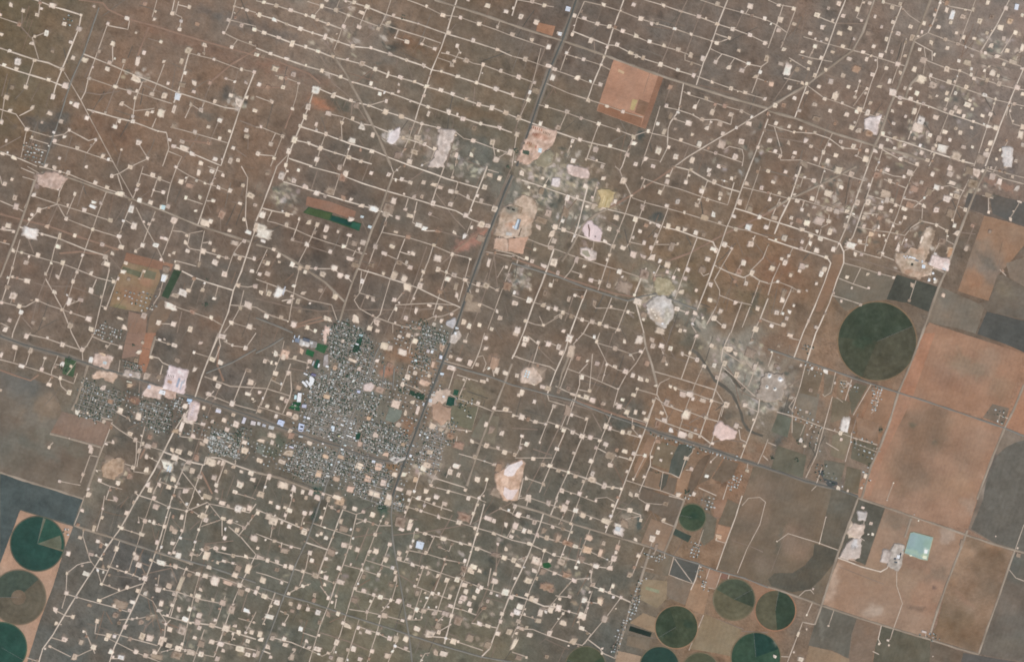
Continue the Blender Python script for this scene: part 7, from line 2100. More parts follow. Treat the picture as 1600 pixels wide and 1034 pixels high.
bld(TE("1012,228 1040,234 1036,256 1008,250"), 6, (226, 212, 160), "small yellowish roofed store near the junction")
bld(TE("1072,248 1108,258 1100,278 1066,268"), 6, (226, 228, 226), "white store at the junction corner right of the yellowish one")
bld(TE("1060,18 1112,42 1104,66 1054,44"), 7, (236, 238, 238), "white church-like roof in the northern part of downtown")
bld(TE("1210,82 1262,96 1254,118 1200,104"), 7, WH, "white hall on the east side of the main street")
bld(TE("1160,214 1262,244 1254,266 1152,236"), 7, (232, 230, 228), "long white bar building west of the dark green park square")
bld(TE("1285,250 1320,258 1310,296 1276,286"), 7, (214, 216, 218), "pale square building touching the dark green park square")
bld(TE("722,362 756,370 750,392 718,384"), 6, (240, 232, 228), "small white roof on a pinkish lot south of the highway")
bld(TE("1062,458 1108,472 1098,500 1054,488"), 7, (236, 240, 240), "white store at the south-east corner of the junction")
bld(TE("1116,388 1160,398 1150,424 1108,412"), 7, (220, 230, 226), "pale green-white store at the north-east corner of the junction")
bld(TE("140,412 218,438 208,462 132,434"), 8, (226, 222, 236), "white roofed shop in a pale lot south of the highway")
bld(TE("0,10 42,20 26,72 -16,60"), 8, (216, 222, 234), "pale blue-white shop on the highway west of town centre")
bld(TE("1006,680 1044,692 1036,718 998,704"), 6, (228, 232, 230), "white roof below a pinkish lot on the southern main street")
bld(TE("880,730 912,738 904,768 872,760"), 6, (226, 238, 240), "small cyan-white roof west of the southern main street")
bld(TE("800,930 860,945 850,975 790,960"), 7, (216, 216, 210), "pale roof beside the peach square lot in the south of town")
bld(TF("20,668 78,682 66,724 10,710"), 8, (228, 232, 246), "blue-white square store on the highway east of the junction")
bld(TF("690,566 734,576 720,620 678,610"), 8, (250, 250, 250), "bright white roofed shop just east of the dark highway")
bld(TF("860,200 890,208 884,240 854,232"), 7, (248, 248, 246), "tiny bright white roof in the grey strip east of the highway")
bld(TF("985,240 1024,248 1016,284 976,276"), 7, (232, 236, 236), "white workshop with dark surroundings east of the highway")
bld(TF("458,622 514,636 500,654 448,644"), 6, (242, 242, 242), "white roof on the leaf shaped grey lot")
bld(TD("1238,78 1304,92 1290,130 1232,116"), 8, (222, 232, 248), "blue-white warehouse east of the highway above the bare yard", 'warehouse', 'warehouse')
bld(TD("1276,490 1316,496 1308,530 1270,522"), 8, (242, 246, 244), "white shed left of the dark green square plot", 'shed', 'shed')
bld(TD("1080,456 1150,470 1144,496 1070,484"), 7, (212, 206, 196), "pale long shed beside the highway", 'shed', 'shed')
bld(TD("1040,545 1096,555 1076,615 1022,600"), 7, (208, 210, 210), "grey-white works building beside the highway")
bld(TD("930,615 958,622 940,672 914,664"), 7, (206, 208, 210), "narrow grey shed on the west side of the highway", 'shed', 'shed')
bld(TB("1490,325 1528,332 1518,378 1482,370"), 8, (240, 242, 244), "white building in the pale roadside lots")
bld(TB("1510,235 1566,250 1558,280 1500,268"), 7, (222, 226, 226), "long pale building at the top of the roadside lots")
bld(TB("1075,650 1118,660 1100,712 1060,700"), 8, (236, 238, 250), "blue-white roof beside a peach square lot near the highway")
bld(TB("1000,640 1050,650 1032,705 980,690"), 7, (210, 200, 196), "pinkish grey roof left of the blue-white one near the highway")
bld(TB("1225,740 1275,752 1262,812 1214,800"), 8, (228, 230, 244), "lavender white store on the west side of the highway")
bld(TB("780,815 826,826 816,862 772,850"), 7, (220, 232, 230), "pale cyan roof in the tree filled north-east blocks")
bld(TC("1355,395 1412,405 1400,448 1348,436"), 8, (206, 210, 232), "lavender roofed store on the north-south main street")
bld(TC("1282,205 1322,214 1300,236 1268,262 1250,250"), 7, (226, 228, 220), "bent pale roof west of the north-south main street")
bld(TC("455,868 512,880 500,918 450,905"), 7, (246, 246, 248), "bright white square roof among the western houses of town")
bld(TC("398,852 440,862 430,900 392,888"), 7, (206, 210, 220), "grey-blue square roof left of the bright white one")
bld(TX("690,212 790,240 770,310 660,276"), 9, (238, 240, 240), "white domed warehouse on the western highway", 'warehouse', 'warehouse')
bld(TX("476,132 528,140 512,205 460,190"), 8, (216, 218, 228), "pale lilac shed at the corner of the pale lot", 'shed', 'shed')
bld(TX("1180,368 1268,388 1244,438 1164,418"), 9, (196, 218, 242), "light blue roofed store at the western highway junction")
bld(TX("1190,440 1230,448 1224,470 1186,462"), 6, (210, 224, 238), "small pale blue shed just below the light blue store", 'shed', 'shed')
bld(TY("1442,172 1540,205 1512,290 1418,258"), 9, (206, 216, 240), "blue and white square store on the highway west of town", parent=None)
bld(TY("320,-10 410,10 396,60 306,40"), 8, (226, 222, 230), "white lavender shed south of the western highway", 'shed', 'shed')
bld(TY("810,130 860,150 820,250 770,235"), 8, (218, 214, 220), "long pale shed north-west of the trailer houses", 'shed', 'shed')
bld(TY("945,190 1030,215 1015,280 930,262"), 8, (216, 206, 204), "pinkish white works building on the highway")
bld(TY("1060,210 1115,225 1098,280 1048,265"), 7, (212, 208, 206), "pale grey works shed, middle of three on the highway", 'shed', 'shed')
bld(TY("1150,250 1212,268 1196,310 1138,296"), 7, (196, 196, 200), "darker grey works shed, eastern of three on the highway", 'shed', 'shed')
bld(TY("1265,275 1360,300 1340,358 1250,335"), 7, (200, 198, 194), "square grey yard roof between the works sheds and the blue store")
bld(TW("1010,565 1100,590 1092,612 1004,588"), 7, (206, 200, 180), "narrow cream shed above a peach yard in the western suburb", 'shed', 'shed')
bld(TW("1060,445 1100,455 1092,480 1052,470"), 7, (230, 226, 232), "white shed on the grey lot of the western highway", 'shed', 'shed')
bld(TW("450,240 560,270 540,310 430,285"), 6, (188, 194, 190), "pale grey shed at the western end of the highway", 'shed', 'shed')
bld(TW("590,215 660,235 640,280 580,262"), 7, (196, 206, 206), "grey-cyan shed right of the pale grey shed at the western end", 'shed', 'shed')
bld(A1("1090,580 1122,588 1115,625 1086,620"), 7, (220, 222, 224), "white tank-yard building on the straight north-west road")
bld(B3("140,540 180,552 168,578 130,565"), 8, (212, 222, 238), "blue-white square store right of the dark field on the highway")
bld(B3("268,560 302,570 292,612 262,602"), 8, (206, 214, 234), "pale blue roofed motel on the highway west of the junction")
# plants
bld(E2("388,418 412,422 372,548 342,540"), 12, (206, 218, 226), "long bluish white compressor shed of the western gas plant", 'compressor shed', 'compressor_shed')
bld(E2("416,420 430,424 394,548 378,545"), 9, (120, 134, 146), "narrow slate roofed shed along the long bluish shed", 'shed', 'shed')
bld(E2("328,495 350,500 344,530 322,526"), 9, WH, "small white block at the foot of the long bluish shed")
bld(E2("250,578 320,590 312,628 240,615"), 8, (206, 200, 192), "pale grey workshop of the western gas plant")
bld(E1("572,412 612,420 602,470 562,462"), 9, (218, 234, 246), "light blue-white shed in the pipe yard", 'shed', 'shed')
bld(E1("470,470 498,478 490,505 462,498"), 6, (216, 208, 214), "small lilac hut in the pipe yard", 'hut', 'hut')
bld(E1("700,540 724,545 718,575 695,570"), 6, (226, 226, 230), "little white hut in the greenish gravel yard", 'hut', 'hut')
bld(E3("808,600 908,632 900,652 798,622"), 11, (238, 242, 246), "long white compressor shed of the eastern gas plant", 'compressor shed', 'compressor_shed')
bld(E3("1006,735 1058,745 1050,796 1000,788"), 10, (226, 234, 246), "square blue-white block of the eastern gas plant")
bld(E3("900,650 955,668 948,690 890,672"), 7, (126, 134, 140), "slate grey shed behind the long white compressor shed", 'shed', 'shed')
bld(E3("1320,785 1345,790 1385,815 1376,830 1322,808"), 7, (214, 218, 222), "small dark edged white office at the corner of the big pale pad", 'office', 'office')
bld(E3("1000,665 1025,670 1018,712 992,706"), 7, (206, 210, 214), "narrow pale hut beside the square blue-white block", 'hut', 'hut')
bld(E4("810,765 845,770 835,815 800,810"), 10, (248, 250, 252), "bright white process block beside the reservoir", 'plant building', 'plant_building')
bld(E4("770,800 798,806 794,828 764,822"), 7, (76, 84, 92), "dark slate tank shed left of the bright white block", 'shed', 'shed')
bld(E4("845,742 862,746 840,826 824,822"), 8, (58, 68, 78), "narrow dark shed right of the bright white process block", 'shed', 'shed')
bld(E4("778,846 812,853 806,870 772,862"), 7, (70, 80, 88), "dark shed below the bright white process block", 'shed', 'shed')
bld(E4("736,858 768,866 762,888 730,880"), 6, (220, 222, 222), "white hut at the foot of the reservoir plant", 'hut', 'hut')
bld(E4("350,280 396,290 388,318 342,308"), 6, (226, 226, 228), "white hut at the head of the dark scrub strip", 'hut', 'hut')
bld(D1("1478,935 1505,940 1500,975 1474,970"), 7, (222, 234, 236), "pale cyan shed in the north-eastern plant", 'shed', 'shed')
bld(D1("1536,25 1560,30 1552,65 1530,60"), 6, (226, 228, 234), "small bright shed near the top right corner", 'shed', 'shed')
bld(C1("338,40 366,48 358,75 330,68"), 7, (214, 218, 226), "pale works building beside the dark highway near the top")
bld(C1("290,200 312,205 306,225 285,220"), 6, (236, 234, 232), "white hut above the red earth plot beside the highway", 'hut', 'hut')
bld(B4("1000,282 1046,292 1034,334 992,322"), 8, (214, 222, 232), "pale blue striped roof shed on its own lot south of town", 'shed', 'shed')
bld(C4("646,190 676,198 668,224 640,216"), 7, (206, 208, 208), "grey-white shed of the rubbly yard on the southern boundary road", 'shed', 'shed')
bld(A2("1008,672 1036,680 1022,718 1000,712"), 7, (240, 240, 240), "white barn beside the narrow dark green plot", 'barn', 'barn')
bld(A2("1008,240 1030,245 1024,270 1002,266"), 6, (206, 226, 226), "pale cyan hut beside the western main road", 'hut', 'hut')
bld(B2("652,305 672,310 666,322 648,318"), 5, (214, 224, 224), "white hut at the east end of the green irrigated strip", 'hut', 'hut')
bld(B2("700,365 722,372 714,388 694,380"), 6, (210, 220, 220), "pale farm shed below the hut east of the green irrigated strip", 'shed', 'shed')
bld(B2("180,745 186,748 170,800 162,795"), 6, (204, 204, 208), "narrow pale shed on a white lot north-west of town", 'shed', 'shed')

def tank(x, y, r, h, c, label, group, cone=.12):
    n = 20; V = []; F = []
    o = link('storage_tank', None, None, None, label=label, category='tank', group=group); o.location = W(x, y); R = r*S
    P = [(math.cos(2*math.pi*i/n), math.sin(2*math.pi*i/n)) for i in range(n)]
    V = [(R*a, R*b, 0) for a, b in P]+[(R*a, R*b, h) for a, b in P]
    F = [(i, (i+1) % n, n+(i+1) % n, n+i) for i in range(n)]
    link('tank_wall', mesh('tank_wall', V, F, np.tile(lin(c), (2*n, 1))), M_ROOF, o)
    V = [(R*1.02*a, R*1.02*b, h-.2) for a, b in P]+[(R*1.02*a, R*1.02*b, h+.15) for a, b in P]+[(0, 0, h+R*cone)]
    F = [(i, (i+1) % n, n+(i+1) % n, n+i) for i in range(n)]+[(n+i, n+(i+1) % n, 2*n) for i in range(n)]
    link('tank_roof', mesh('tank_roof', V, F, np.tile(lin(np.minimum(np.array(c)+10, 250)), (2*n+1, 1))), M_ROOF, o)
for j in range(6):
    row = ('upper', 'middle', 'lower')[j//2]; sd = ('western', 'eastern')[j % 2]
    tank(822.6+(j % 2)*4.1-(j//2)*1.2, 579.6+(j//2)*3.9+(j % 2)*1.3, 1.25, 9, (196, 220, 236), f"pale blue storage tank, {row} {sd} one of the six tank farm", 'tanks of the six tank farm')
for j in range(6):
    row = ('upper', 'middle', 'lower')[j//2]; sd = ('western', 'eastern')[j % 2]
    tank(263.6+(j % 2)*3.8-(j//2)*1.0, 728.8+(j//2)*3.0+(j % 2)*1.2, 1.1, 8, (202, 216, 238), f"pale blue storage tank, {row} {sd} one of six in the south-western yard", 'tanks of the south-western yard')
for j, (x, y, l) in enumerate([(1457.8, 427, 'upper'), (1460, 436, 'lower right'), (1451.5, 438, 'lower left')]):
    tank(x, y, 1.9, 9, (232, 234, 230), f"white tank on its own pad south of the big pale pad, {l} of three", 'tanks south of the big pale pad')
for j in range(4):
    tank(1412.5+j*2.4, 400.5+(j % 2)*2.2, 1.0, 8, (206, 214, 220), f"small pale tank, {ordn(j) if j else 'first'} from the west beside the long white compressor shed", 'tanks of the eastern gas plant')
# stone heaps: cones of white spoil
def heap(x, y, r, c, label):
    n = 18; V = []; C = []
    for k, (f, z) in enumerate(((2.6, 0.0), (1.5, 1.4), (1.0, 5), (.45, 13), (.12, 17))):
        for i in range(n):
            t = 2*math.pi*i/n; q = f*r*(1+.5*float(vnoise(math.cos(t)*2+x, math.sin(t)*2+k*.2+y, 1, 3)))
            V.append((q*S*math.cos(t), q*S*math.sin(t), z+6.6)); C.append(np.array((176, 164, 150), float) if k == 0 else np.array((204, 194, 184), float) if k == 1 else np.array(c, float))
    V.append((0, 0, 25)); C.append(np.array(c, float))
    F = [(k*n+i, k*n+(i+1) % n, (k+1)*n+(i+1) % n, (k+1)*n+i) for k in range(4) for i in range(n)]+[(4*n+i, 4*n+(i+1) % n, 5*n) for i in range(n)]
    o = link('spoil_cone', mesh('spoil_cone', V, F, lin(np.array(C))), M_PAD, None, label=label, category='spoil heap', group='four small white cones'); o.location = W(x, y)
heap(1202.6, 587.2, 2.1, (240, 240, 236), "white spoil cone, upper left of a square of four")
heap(1219.2, 592.4, 2.4, (246, 246, 242), "brightest white spoil cone in a wide pale halo, upper right of four")
heap(1198.4, 604.6, 1.7, (226, 224, 216), "greyish white spoil cone, lower left of a square of four")
heap(1210.8, 607.6, 1.7, (228, 226, 218), "greyish white spoil cone, lower right of a square of four")

# ---------------------------------------------------------------- houses, trees and streets of the town
HZ = [  # outline, house spacing, tree chance, name, roof mood
 ([(510,519),(519,507),(541,503),(549,510),(576,522),(581,539),(580,551),(558,556),(545,560),(523,565),(512,551),(513,535)], 1.0, 1.25, "in the tree-lined north-west blocks of town", 0),
 ([(523,565),(545,560),(580,551),(588,562),(580,600),(570,612),(563,640),(545,650),(520,647),(492,640),(480,618),(494,590),(500,582),(515,585)], .95, .75, "in the western blocks of town around the main street", 1),
 ([(478,640),(492,640),(520,650),(545,652),(560,660),(556,690),(530,690),(500,680),(470,668)], 1.25, .5, "in the grey blocks just north of the main highway", 2),
 ([(577,617),(597,620),(594,647),(583,652),(574,642)], .9, .9, "in the compact block west of the cemetery", 1),
 ([(659,509),(674,511),(685,519),(702,524),(694,545),(683,536),(680,547),(667,545),(653,547),(654,527)], .95, 1.1, "in the north-east blocks beside the dark highway", 0),
 ([(641,564),(652,555),(672,557),(674,564),(669,575),(650,574)], .95, 1.3, "in the small dark tree block near the highway", 0),
 ([(565,660),(580,659),(611,665),(622,676),(641,683),(636,703),(630,712),(613,714),(590,709),(565,700)], .9, .95, "in the dense south-east blocks of town", 1),
 ([(452,692),(500,700),(530,712),(524,742),(505,757),(470,747),(446,735),(448,715)], 1.0, .8, "in the south-west blocks below the main highway", 1),
 ([(530,700),(560,706),(600,720),(612,742),(604,775),(570,762),(545,748),(524,745)], 1.05, .85, "in the southern blocks of town", 1),
 ([(560,755),(600,772),(640,788),(632,800),(590,790),(545,768)], 1.2, .7, "in the southernmost strip of town", 2),
 ([(600,556),(590,560),(583,590),(588,600),(600,590),(614,600),(612,608),(585,606),(580,600),(590,560)], 1.1, .8, "between the main street and the red earth square", 1),
 ([(129,590),(150,600),(165,606),(190,610),(186,640),(165,660),(123,652),(120,640)], 1.3, 1.35, "in the leafy western suburb", 0),
 ([(218,628),(250,628),(255,634),(269,639),(269,660),(265,672),(246,676),(228,663),(216,640)], 1.35, 1.3, "in the leafy suburb south of the western highway", 0),
 ([(270,618),(290,625),(290,650),(272,640)], 1.4, .8, "in the straggling lots by the western junction", 2),
 ([(331,671),(345,674),(359,679),(372,692),(375,701),(373,718),(354,712),(326,703),(320,694)], .85, .55, "in the packed trailer park south-west of town", 3),
 ([(368,678),(376,668),(382,664),(380,690),(372,700)], 1.3, 1.8, "among the trees east of the trailer park", 0),
 ([(655,668),(690,665),(700,690),(690,705),(688,735),(655,738),(648,720),(660,690)], 1.35, .8, "in the mixed lots east of the dark highway", 2),
 ([(38,222),(56,226),(70,236),(66,258),(34,250),(36,238)], 1.9, .9, "in the north-western housing grid", 2),
 ([(160,505),(195,515),(192,530),(170,530),(150,522)], 1.6, .7, "in the trailer yards north of the western suburb", 3),
 ([(182,455),(240,455),(244,480),(225,490)], 2.2, .8, "along the lane beside the narrow dark green plot", 2),
 ([(190,560),(222,570),(220,590),(195,582)], 1.3, 1.1, "in the small cluster north of the western highway", 0),
 ([(700,655),(716,655),(712,690),(700,700)], 1.6, 1.6, "in the tree rows east of the highway", 0),
 ([(712,618),(742,626),(736,652),(728,650),(724,634),(710,632)], 2.0, 1.5, "on the dark green homestead east of town", 0),
 ([(1015,672),(1030,674),(1060,682),(1085,690),(1100,700),(1150,714),(1155,722),(1110,712),(1060,696),(1014,680)], 2.0, 1.0, "in the row of homes along the eastern highway", 2),
 ([(1258,568),(1292,578),(1290,588),(1262,580)], 2.2, 1.0, "in the homes on the road south of the brown pasture", 2),
 ([(1310,594),(1345,603),(1340,612),(1312,606)], 1.8, 1.0, "in the small farmsteads left of the largest round crop", 2),
 ([(1362,605),(1380,606),(1368,645),(1360,640)], 1.5, .7, "along the double drive below the largest round crop", 2),
 ([(1230,634),(1262,640),(1285,665),(1278,705),(1265,702),(1255,668),(1232,648)], 2.7, 1.1, "in the scattered eastern farmsteads", 2),
 ([(1330,672),(1375,695),(1352,760),(1344,765),(1352,720),(1330,694)], 2.5, .9, "along the lane beside the huge tan field", 2),
 ([(1265,725),(1290,722),(1320,764),(1330,770),(1310,768),(1270,745)], 2.2, 1.0, "on the southern farm lots beside the half-moon field", 0),
 ([(1008,862),(1040,868),(1035,874),(1010,872)], 1.4, .9, "at the corner of the boundary road and the small tan field", 2),
 ([(1002,895),(1012,902),(1000,915),(1000,935),(990,965),(978,980),(965,1020),(955,1020),(975,970),(988,930)], 1.5, .8, "in the line of homes along the southern farm road", 2),
 ([(1085,845),(1095,848),(1090,872),(1078,868)], 1.6, .9, "beside the wavy drive in the southern farms", 2),
 ([(1092,880),(1100,884),(1098,902),(1090,900)], 1.6, 1.0, "beside the dark grey square field", 0),
 ([(1098,905),(1105,908),(1102,924),(1096,922)], 1.3, .6, "in the white farmyard west of the olive ringed crop", 3),
 ([(1070,770),(1085,772),(1080,782),(1068,778)], 1.8, 1.2, "by the corner above the small round green crop", 0),
 ([(1100,778),(1120,775),(1115,798),(1104,795)], 1.9, 1.0, "around the curly drives near the small round crop", 2),
 ([(1145,745),(1155,742),(1152,762),(1140,760)], 1.6, .5, "on the white farmstead beside the half-moon field", 3),
 ([(1434,984),(1455,988),(1470,996),(1468,1002),(1436,992)], 1.7, 1.6, "on the farmhouse beside the southern boundary road", 0),
 ([(1545,640),(1560,632),(1572,640),(1568,662),(1552,660)], 2.6, 1.6, "at the grey farm corner in the large orange field", 0),
 ([(1255,538),(1266,540),(1264,550),(1252,548)], 1.6, 1.6, "at the dark clump beside two pale roads", 0),
 ([(100,820),(112,824),(108,840),(98,836)], 2.0, .8, "at the farm corner right of the topmost round crop", 2),
 ([(105,20),(118,24),(115,38),(103,35)], 2.0, .8, "on the cluttered pad in the far north-west", 2),
 ([(195,605),(300,635),(330,655),(400,668),(385,715),(330,715),(320,680),(280,680),(215,665),(190,640)], 2.2, 1.1, "in the loose lots strung along the western highway", 0),
 ([(455,645),(470,560),(505,515),(545,500),(600,540),(640,500),(702,515),(700,560),(690,610),(655,690),(640,735),(625,792),(545,770),(440,738),(395,718),(390,690),(450,690)], 2.15, .8, "in the loose lots between the denser blocks of town", 1),
]
ROOFS = [[(138,136,128),(120,114,104),(154,148,138),(128,132,128),(178,177,172),(112,116,112),(138,122,106)], [(146,142,133),(166,162,154),(128,123,114),(140,130,116),(186,186,180),(120,123,120),(142,120,104)],
         [(172,169,162),(200,199,195),(150,146,138),(164,150,136),(134,134,130),(190,197,196)], [(200,200,193),(180,178,172),(214,214,208),(160,158,151),(186,180,168)]]
RN = lambda c: 'white' if min(c) > 200 else 'pale grey' if min(c) > 158 else 'brown' if c[0]-c[2] > 30 else 'grey' if min(c) > 125 else 'dark grey'
def house_geo(w, l, h, hip):
    e = 1.06
    V = [(-l, -w, 0), (l, -w, 0), (l, w, 0), (-l, w, 0), (-l, -w, h), (l, -w, h), (l, w, h), (-l, w, h)]
    F = [(0, 1, 5, 4), (1, 2, 6, 5), (2, 3, 7, 6), (3, 0, 4, 7)]
    q = l*(.55 if hip else 1.0)
    V += [(-l*e, -w*e, h-.1), (l*e, -w*e, h-.1), (l*e, w*e, h-.1), (-l*e, w*e, h-.1), (-q*e, 0, h+w*.42), (q*e, 0, h+w*.42)]
    F += [(8, 9, 13, 12), (10, 11, 12, 13), (9, 10, 13), (11, 8, 12)]
    return V, F
HM = {}
def house_mesh(c, v):
    c = tuple(round(q*.84+138*.16) for q in c)
    k = (tuple(c), v)
    if k not in HM:
        r = random.Random(v); V, F = house_geo(r.uniform(4.6, 6.0), r.uniform(6.6, 9.2), 3.2, v % 2)
        C = np.concatenate([np.tile(lin((168, 156, 144)), (8, 1)), np.tile(lin(np.array(c)+7.0), (6, 1))])
        HM[k] = (V, F, C, mesh('house', V, F, C))
    return HM[k]
def tree_geo(seed):
    r = random.Random(seed); V = []; F = []; C = []
    def quadcol(x0, x1, z0, z1, c):
        b = len(V)
        for z, x in ((z0, x0), (z1, x1)):
            for a, e in ((-1, -1), (1, -1), (1, 1), (-1, 1)): V.append((x*a, x*e, z)); C.append(c)
        for i in range(4): F.append((b+i, b+(i+1) % 4, b+4+(i+1) % 4, b+4+i))
    quadcol(.5, .3, 0, 4, (92, 74, 58))
    for k in range(5):                                   # lumpy crown of leaf clumps
        cx, cy, cz, R = r.uniform(-2.8, 2.8), r.uniform(-2.8, 2.8), r.uniform(4.4, 7.6), r.uniform(2.0, 3.1); b = len(V)
        n = 6; t0 = r.uniform(0, 1); g = r.uniform(-7, 9)
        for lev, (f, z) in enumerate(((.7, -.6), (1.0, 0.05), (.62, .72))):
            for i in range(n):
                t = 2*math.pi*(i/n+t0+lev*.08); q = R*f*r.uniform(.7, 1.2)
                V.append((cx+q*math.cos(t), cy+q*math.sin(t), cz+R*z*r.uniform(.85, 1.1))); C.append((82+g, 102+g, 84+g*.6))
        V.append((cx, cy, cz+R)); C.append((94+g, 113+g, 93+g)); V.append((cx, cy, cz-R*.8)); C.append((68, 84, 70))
        for i in range(n):
            j = (i+1) % n
            for lev in (0, 1): F.append((b+lev*n+i, b+lev*n+j, b+lev*n+n+j, b+lev*n+n+i))
            F += [(b+2*n+i, b+2*n+j, b+3*n), (b+j, b+i, b+3*n+1)]
    return V, F, lin(np.array(C, float)), None
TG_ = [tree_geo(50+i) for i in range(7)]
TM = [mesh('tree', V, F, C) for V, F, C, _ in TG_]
PA = np.array([[p[0], p[1], max(p[2], p[3])*.55] for p in PADS if p[4] != 't'])
def free(x, y, m):
    if (np.hypot(PA[:, 0]-x, PA[:, 1]-y) < PA[:, 2]+m).any(): return False
    return not any(any(pin(x+a, y+b, p) for a, b in ((0, 0), (m, 0), (-m, 0), (0, m), (0, -m))) for p in BLD if abs(p[0][0]-x) < 14 and abs(p[0][1]-y) < 14)
ce, se = math.cos(math.radians(17.3)), math.sin(math.radians(17.3))
LOTSP = [TB('200,560 680,640 680,900 230,860'), TD('130,30 440,70 330,190 140,180'), TD('150,520 300,700 140,850 110,800'), TA('330,470 620,470 820,570 700,1000 200,1000 0,600'), TA("640,530 825,572 765,715 595,640"), TA("455,635 590,680 560,780 425,718"), TA("540,842 690,890 645,985 540,930"), TA("1340,470 1460,400 1400,600 1350,700 1265,680 1290,580"), TE("1330,200 1415,180 1390,300 1320,300"), T(580, 575, 11.43, "330,690 555,760 520,900 400,980 245,930")]
MAIN = [pt for k, pt in ROADS if k in ('h', 'h2', 'p')]
def near_main(x, y, m):
    for pt in MAIN:
        for (x1, y1), (x2, y2) in zip(pt[:-1], pt[1:]):
            if min(x1, x2)-m > x or max(x1, x2)+m < x or min(y1, y2)-m > y or max(y1, y2)+m < y: continue
            L2 = (x2-x1)**2+(y2-y1)**2; t = 0 if L2 == 0 else max(0, min(1, ((x-x1)*(x2-x1)+(y-y1)*(y2-y1))/L2))
            if math.hypot(x-x1-t*(x2-x1), y-y1-t*(y2-y1)) < m: return True
    return False
houses = []; trees = []; r = random.Random(99); sn = 0
for zi, (poly, sp, tc, where, mood) in enumerate(HZ):
    if sp > 5: continue
    cx, cy = cen(poly); dense = area(poly) > 330 and sp < 1.4
    R = max(math.hypot(p[0]-cx, p[1]-cy) for p in poly)
    bw, bh = 12.5, 7.6                              # block size along and across the street grid
    if dense:
        # quiet streets, built from the blocks' outlines
        for dirn in (0, 1):
            q = -int(R/(bw if dirn else bh))-1
            while q*(bw if dirn else bh) < R:
                run = []; off = q*(bw if dirn else bh)
                for s_ in np.arange(-R, R, 2.0):
                    u, v = (off, s_) if dirn else (s_, off)
                    x, y = cx+u*ce-v*se, cy+u*se+v*ce
                    ok = pin(x, y, poly) and not any(pin(x, y, l) for l in LOTSP+BLD)
                    if ok: run.append((x, y))
                    if (not ok or s_ > R-2.1) and len(run) > 3:
                        sn += 1; ribbon('street', [run[0], run[-1]], 1.0, 5.0+(sn % 37)*.015, (158, 152, 143), M_ASPH, sn, kind='structure'); run = []
                    elif not ok: run = []
                q += 1
    du, dv = 3.0*sp, 3.2*sp
    for u in np.arange(-R-5, R+5, du):
        for v in np.arange(-R-5, R+5, dv):
            uu, vv = u+r.uniform(-.6, .6)*sp, v+r.uniform(-.55, .55)*sp
            x, y = cx+uu*ce-vv*se, cy+uu*se+vv*ce
            fringe = not pin(x, y, poly)
            if fringe and (r.random() > .22 or not any(pin(x+a, y+b, poly) for a, b in ((4.5, 0), (-4.5, 0), (0, 4.5), (0, -4.5)))): continue
            if not free(x, y, 1.2) or near_main(x, y, 2.6): continue
            if any(pin(x, y, l) for l in LOTSP): continue
            road = dense and (abs((uu+bw/2) % bw-bw/2) < 1.35 or abs((vv+bh/2) % bh-bh/2) < 1.2)
            if not road and r.random() < .86:
                c = r.choice(ROOFS[mood]) if r.random() > .24 else r.choice([(222, 222, 216), (206, 214, 214), (214, 204, 192)]); houses.append((x, y, c, r.randrange(6), math.radians(-17.3+r.choice([0, 90, 0])+r.gauss(0, 3)), r.uniform(.82, 1.22), where))
            for _ in range(2):
                if r.random() < tc*.44:
                    x2, y2 = x+r.uniform(-1.9, 1.9), y+r.uniform(-1.9, 1.9)
                    if not near_main(x2, y2, 2.0): trees.append((x2, y2, r.uniform(.75, 1.6), where))
# shelter belts and single tree clumps in the farmland and by the plants
for x, y, n, rad, where in ((795, 262, 10, 3.5, "in the dark clump on the highway bend below the pipe yard"), (1074, 767, 14, 4, "in the dark tree row above the small round green crop"), (1027, 738, 5, 2.5, "in the bushy ring of the sandy brown plot"), (1207, 714, 9, 3.5, "in the bright clump beside the southern farm lots"), (1245, 718, 8, 5, "in the loose clump right of the farm lots"), (209, 540, 6, 2.6, "in the green dot on the pinkish brown field"),
                            (1376, 671, 8, 3, "in the round clump beside the huge tan field"), (596, 792, 40, 7, "in the dark grove at the south end of town"), (495, 767, 16, 5, "in the grove on the southern main street"), (400, 762, 6, 4, "in the dark corner south of town"), (718, 634, 18, 6, "in the grove beside the dark green square plot"), (735, 510, 0, 3, "x"), (806, 236, 12, 5, "along the dark highway left of the pipe yard"),
                            (1250, 690, 8, 6, "among the eastern farm drives"), (1340, 590, 4, 4, "by the farmsteads left of the largest round crop"), (660, 505, 26, 9, "in the dark lots beside the northern highway houses"), (372, 680, 14, 5, "among the trees east of the trailer park"), (545, 507, 14, 4, "on the northern rim of town"), (490, 806, 10, 4, "along the paved road south of town"),
                            (628, 610, 30, 7, "on the dark green tree-dotted plot"), (655, 618, 16, 7, "on the dark green tree-dotted plot"), (560, 528, 14, 4, "around the dark green park strip"), (555, 545, 12, 4, "around the dark green park strip"), (630, 28, 8, 5, "in the dark clump on the northern plain"), (325, 436, 5, 3, "on the scrub lots east of the narrow green plot"), (322, 476, 10, 5, "in the dark scrub knoll in the west"), (100, 575, 34, 8, "in the green tree nursery plot"), (108, 562, 24, 6, "in the green tree nursery plot")):
    for _ in range(n):
        a, q = r.uniform(0, 6.28), rad*math.sqrt(r.random()); trees.append((x+q*math.cos(a), y+q*math.sin(a)*.8, r.uniform(.8, 1.5), where))
def scatter(items, keep): 
    o = sorted(range(len(items)), key=lambda i: -keep(items[i])); return set(o[:300])
hs = scatter(houses, lambda h: h[5]*(1.1 if min(h[2]) > 150 else 1.0)); ha = Acc()
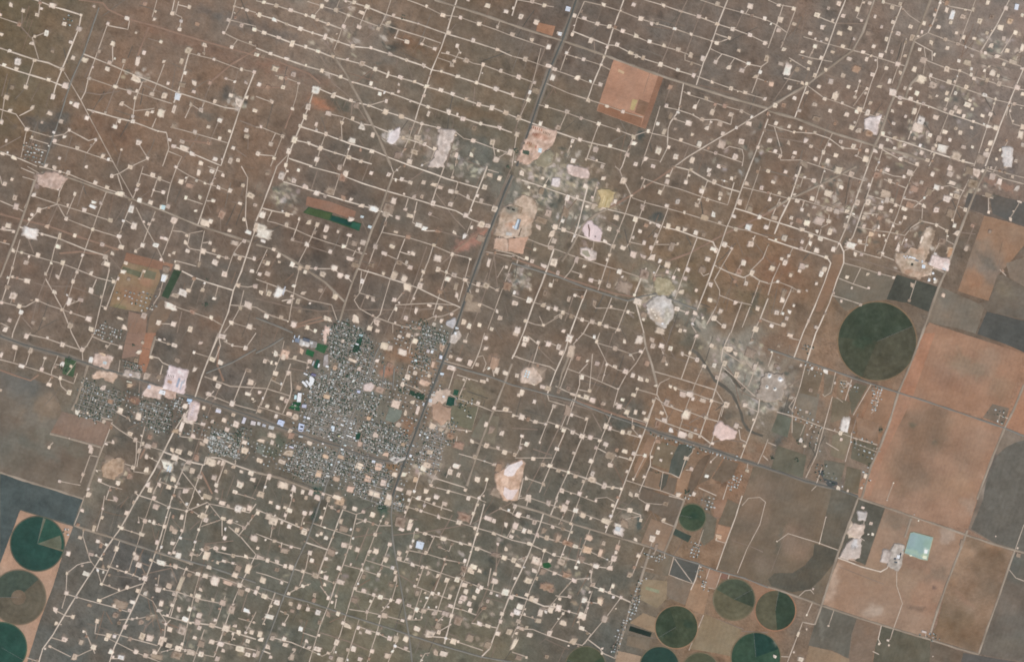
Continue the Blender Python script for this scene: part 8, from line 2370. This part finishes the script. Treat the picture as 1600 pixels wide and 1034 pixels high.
for i, (x, y, c, v, a, k, where) in enumerate(houses):
    V, F, C, me = house_mesh(c, v)
    if i in hs:
        o = link('house', me, M_ROOF, None, label=f"small {RN(c)}-roofed house {where}", category='house', group=f"{RN(c)}-roofed houses {where}")
        o.location = W(x, y, 0.2); o.rotation_euler = (0, 0, a); o.scale = (k, k, 1)
    else:
        X, Y, _ = W(x, y); ca, sa = math.cos(a), math.sin(a)
        ha.add([(X+k*(p*ca-q*sa), Y+k*(p*sa+q*ca), z+.2) for p, q, z in V], F, C)
ha.build('houses', M_ROOF, kind='stuff', label='many small grey and white roofed houses filling the town blocks', category='houses')
ts = scatter(trees, lambda t: t[2]); ta = Acc()
for i, (x, y, k, where) in enumerate(trees):
    j = i % 7; a = (i*2.4) % 6.28
    if i in ts:
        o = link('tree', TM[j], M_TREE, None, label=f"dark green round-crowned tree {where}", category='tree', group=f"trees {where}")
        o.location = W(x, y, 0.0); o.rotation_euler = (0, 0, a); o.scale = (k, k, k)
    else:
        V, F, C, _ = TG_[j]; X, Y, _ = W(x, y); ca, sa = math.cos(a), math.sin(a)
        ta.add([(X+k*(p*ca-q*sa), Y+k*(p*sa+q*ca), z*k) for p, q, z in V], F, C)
ta.build('trees', M_TREE, kind='stuff', label='many dark green trees between the houses of the town', category='trees')
print('houses', len(houses), 'trees', len(trees), 'pads', len(PADS), 'roads', len(ROADS))

# ---------------------------------------------------------------- the air over the plain
hz = bpy.data.meshes.new('haze'); X_, Z0_, Z1_ = 170000.0, -1.2, ALT+400.0
hz.from_pydata([(a*X_, b*X_, c) for c in (Z0_, Z1_) for a, b in ((-1, -1), (1, -1), (1, 1), (-1, 1))], [], [(3, 2, 1, 0), (4, 5, 6, 7), (0, 1, 5, 4), (1, 2, 6, 5), (2, 3, 7, 6), (3, 0, 4, 7)])
hm = bpy.data.materials.new('haze'); hm.use_nodes = True; ht = hm.node_tree; ht.nodes.clear()
pv = ht.nodes.new('ShaderNodeVolumePrincipled'); pv.inputs['Color'].default_value = (0.92, 0.95, 1.0, 1); pv.inputs['Density'].default_value = 1.3e-6; pv.inputs['Anisotropy'].default_value = 0.0
ho = ht.nodes.new('ShaderNodeOutputMaterial'); ht.links.new(pv.outputs[0], ho.inputs['Volume'])
link('haze', hz, hm, None, kind='stuff')
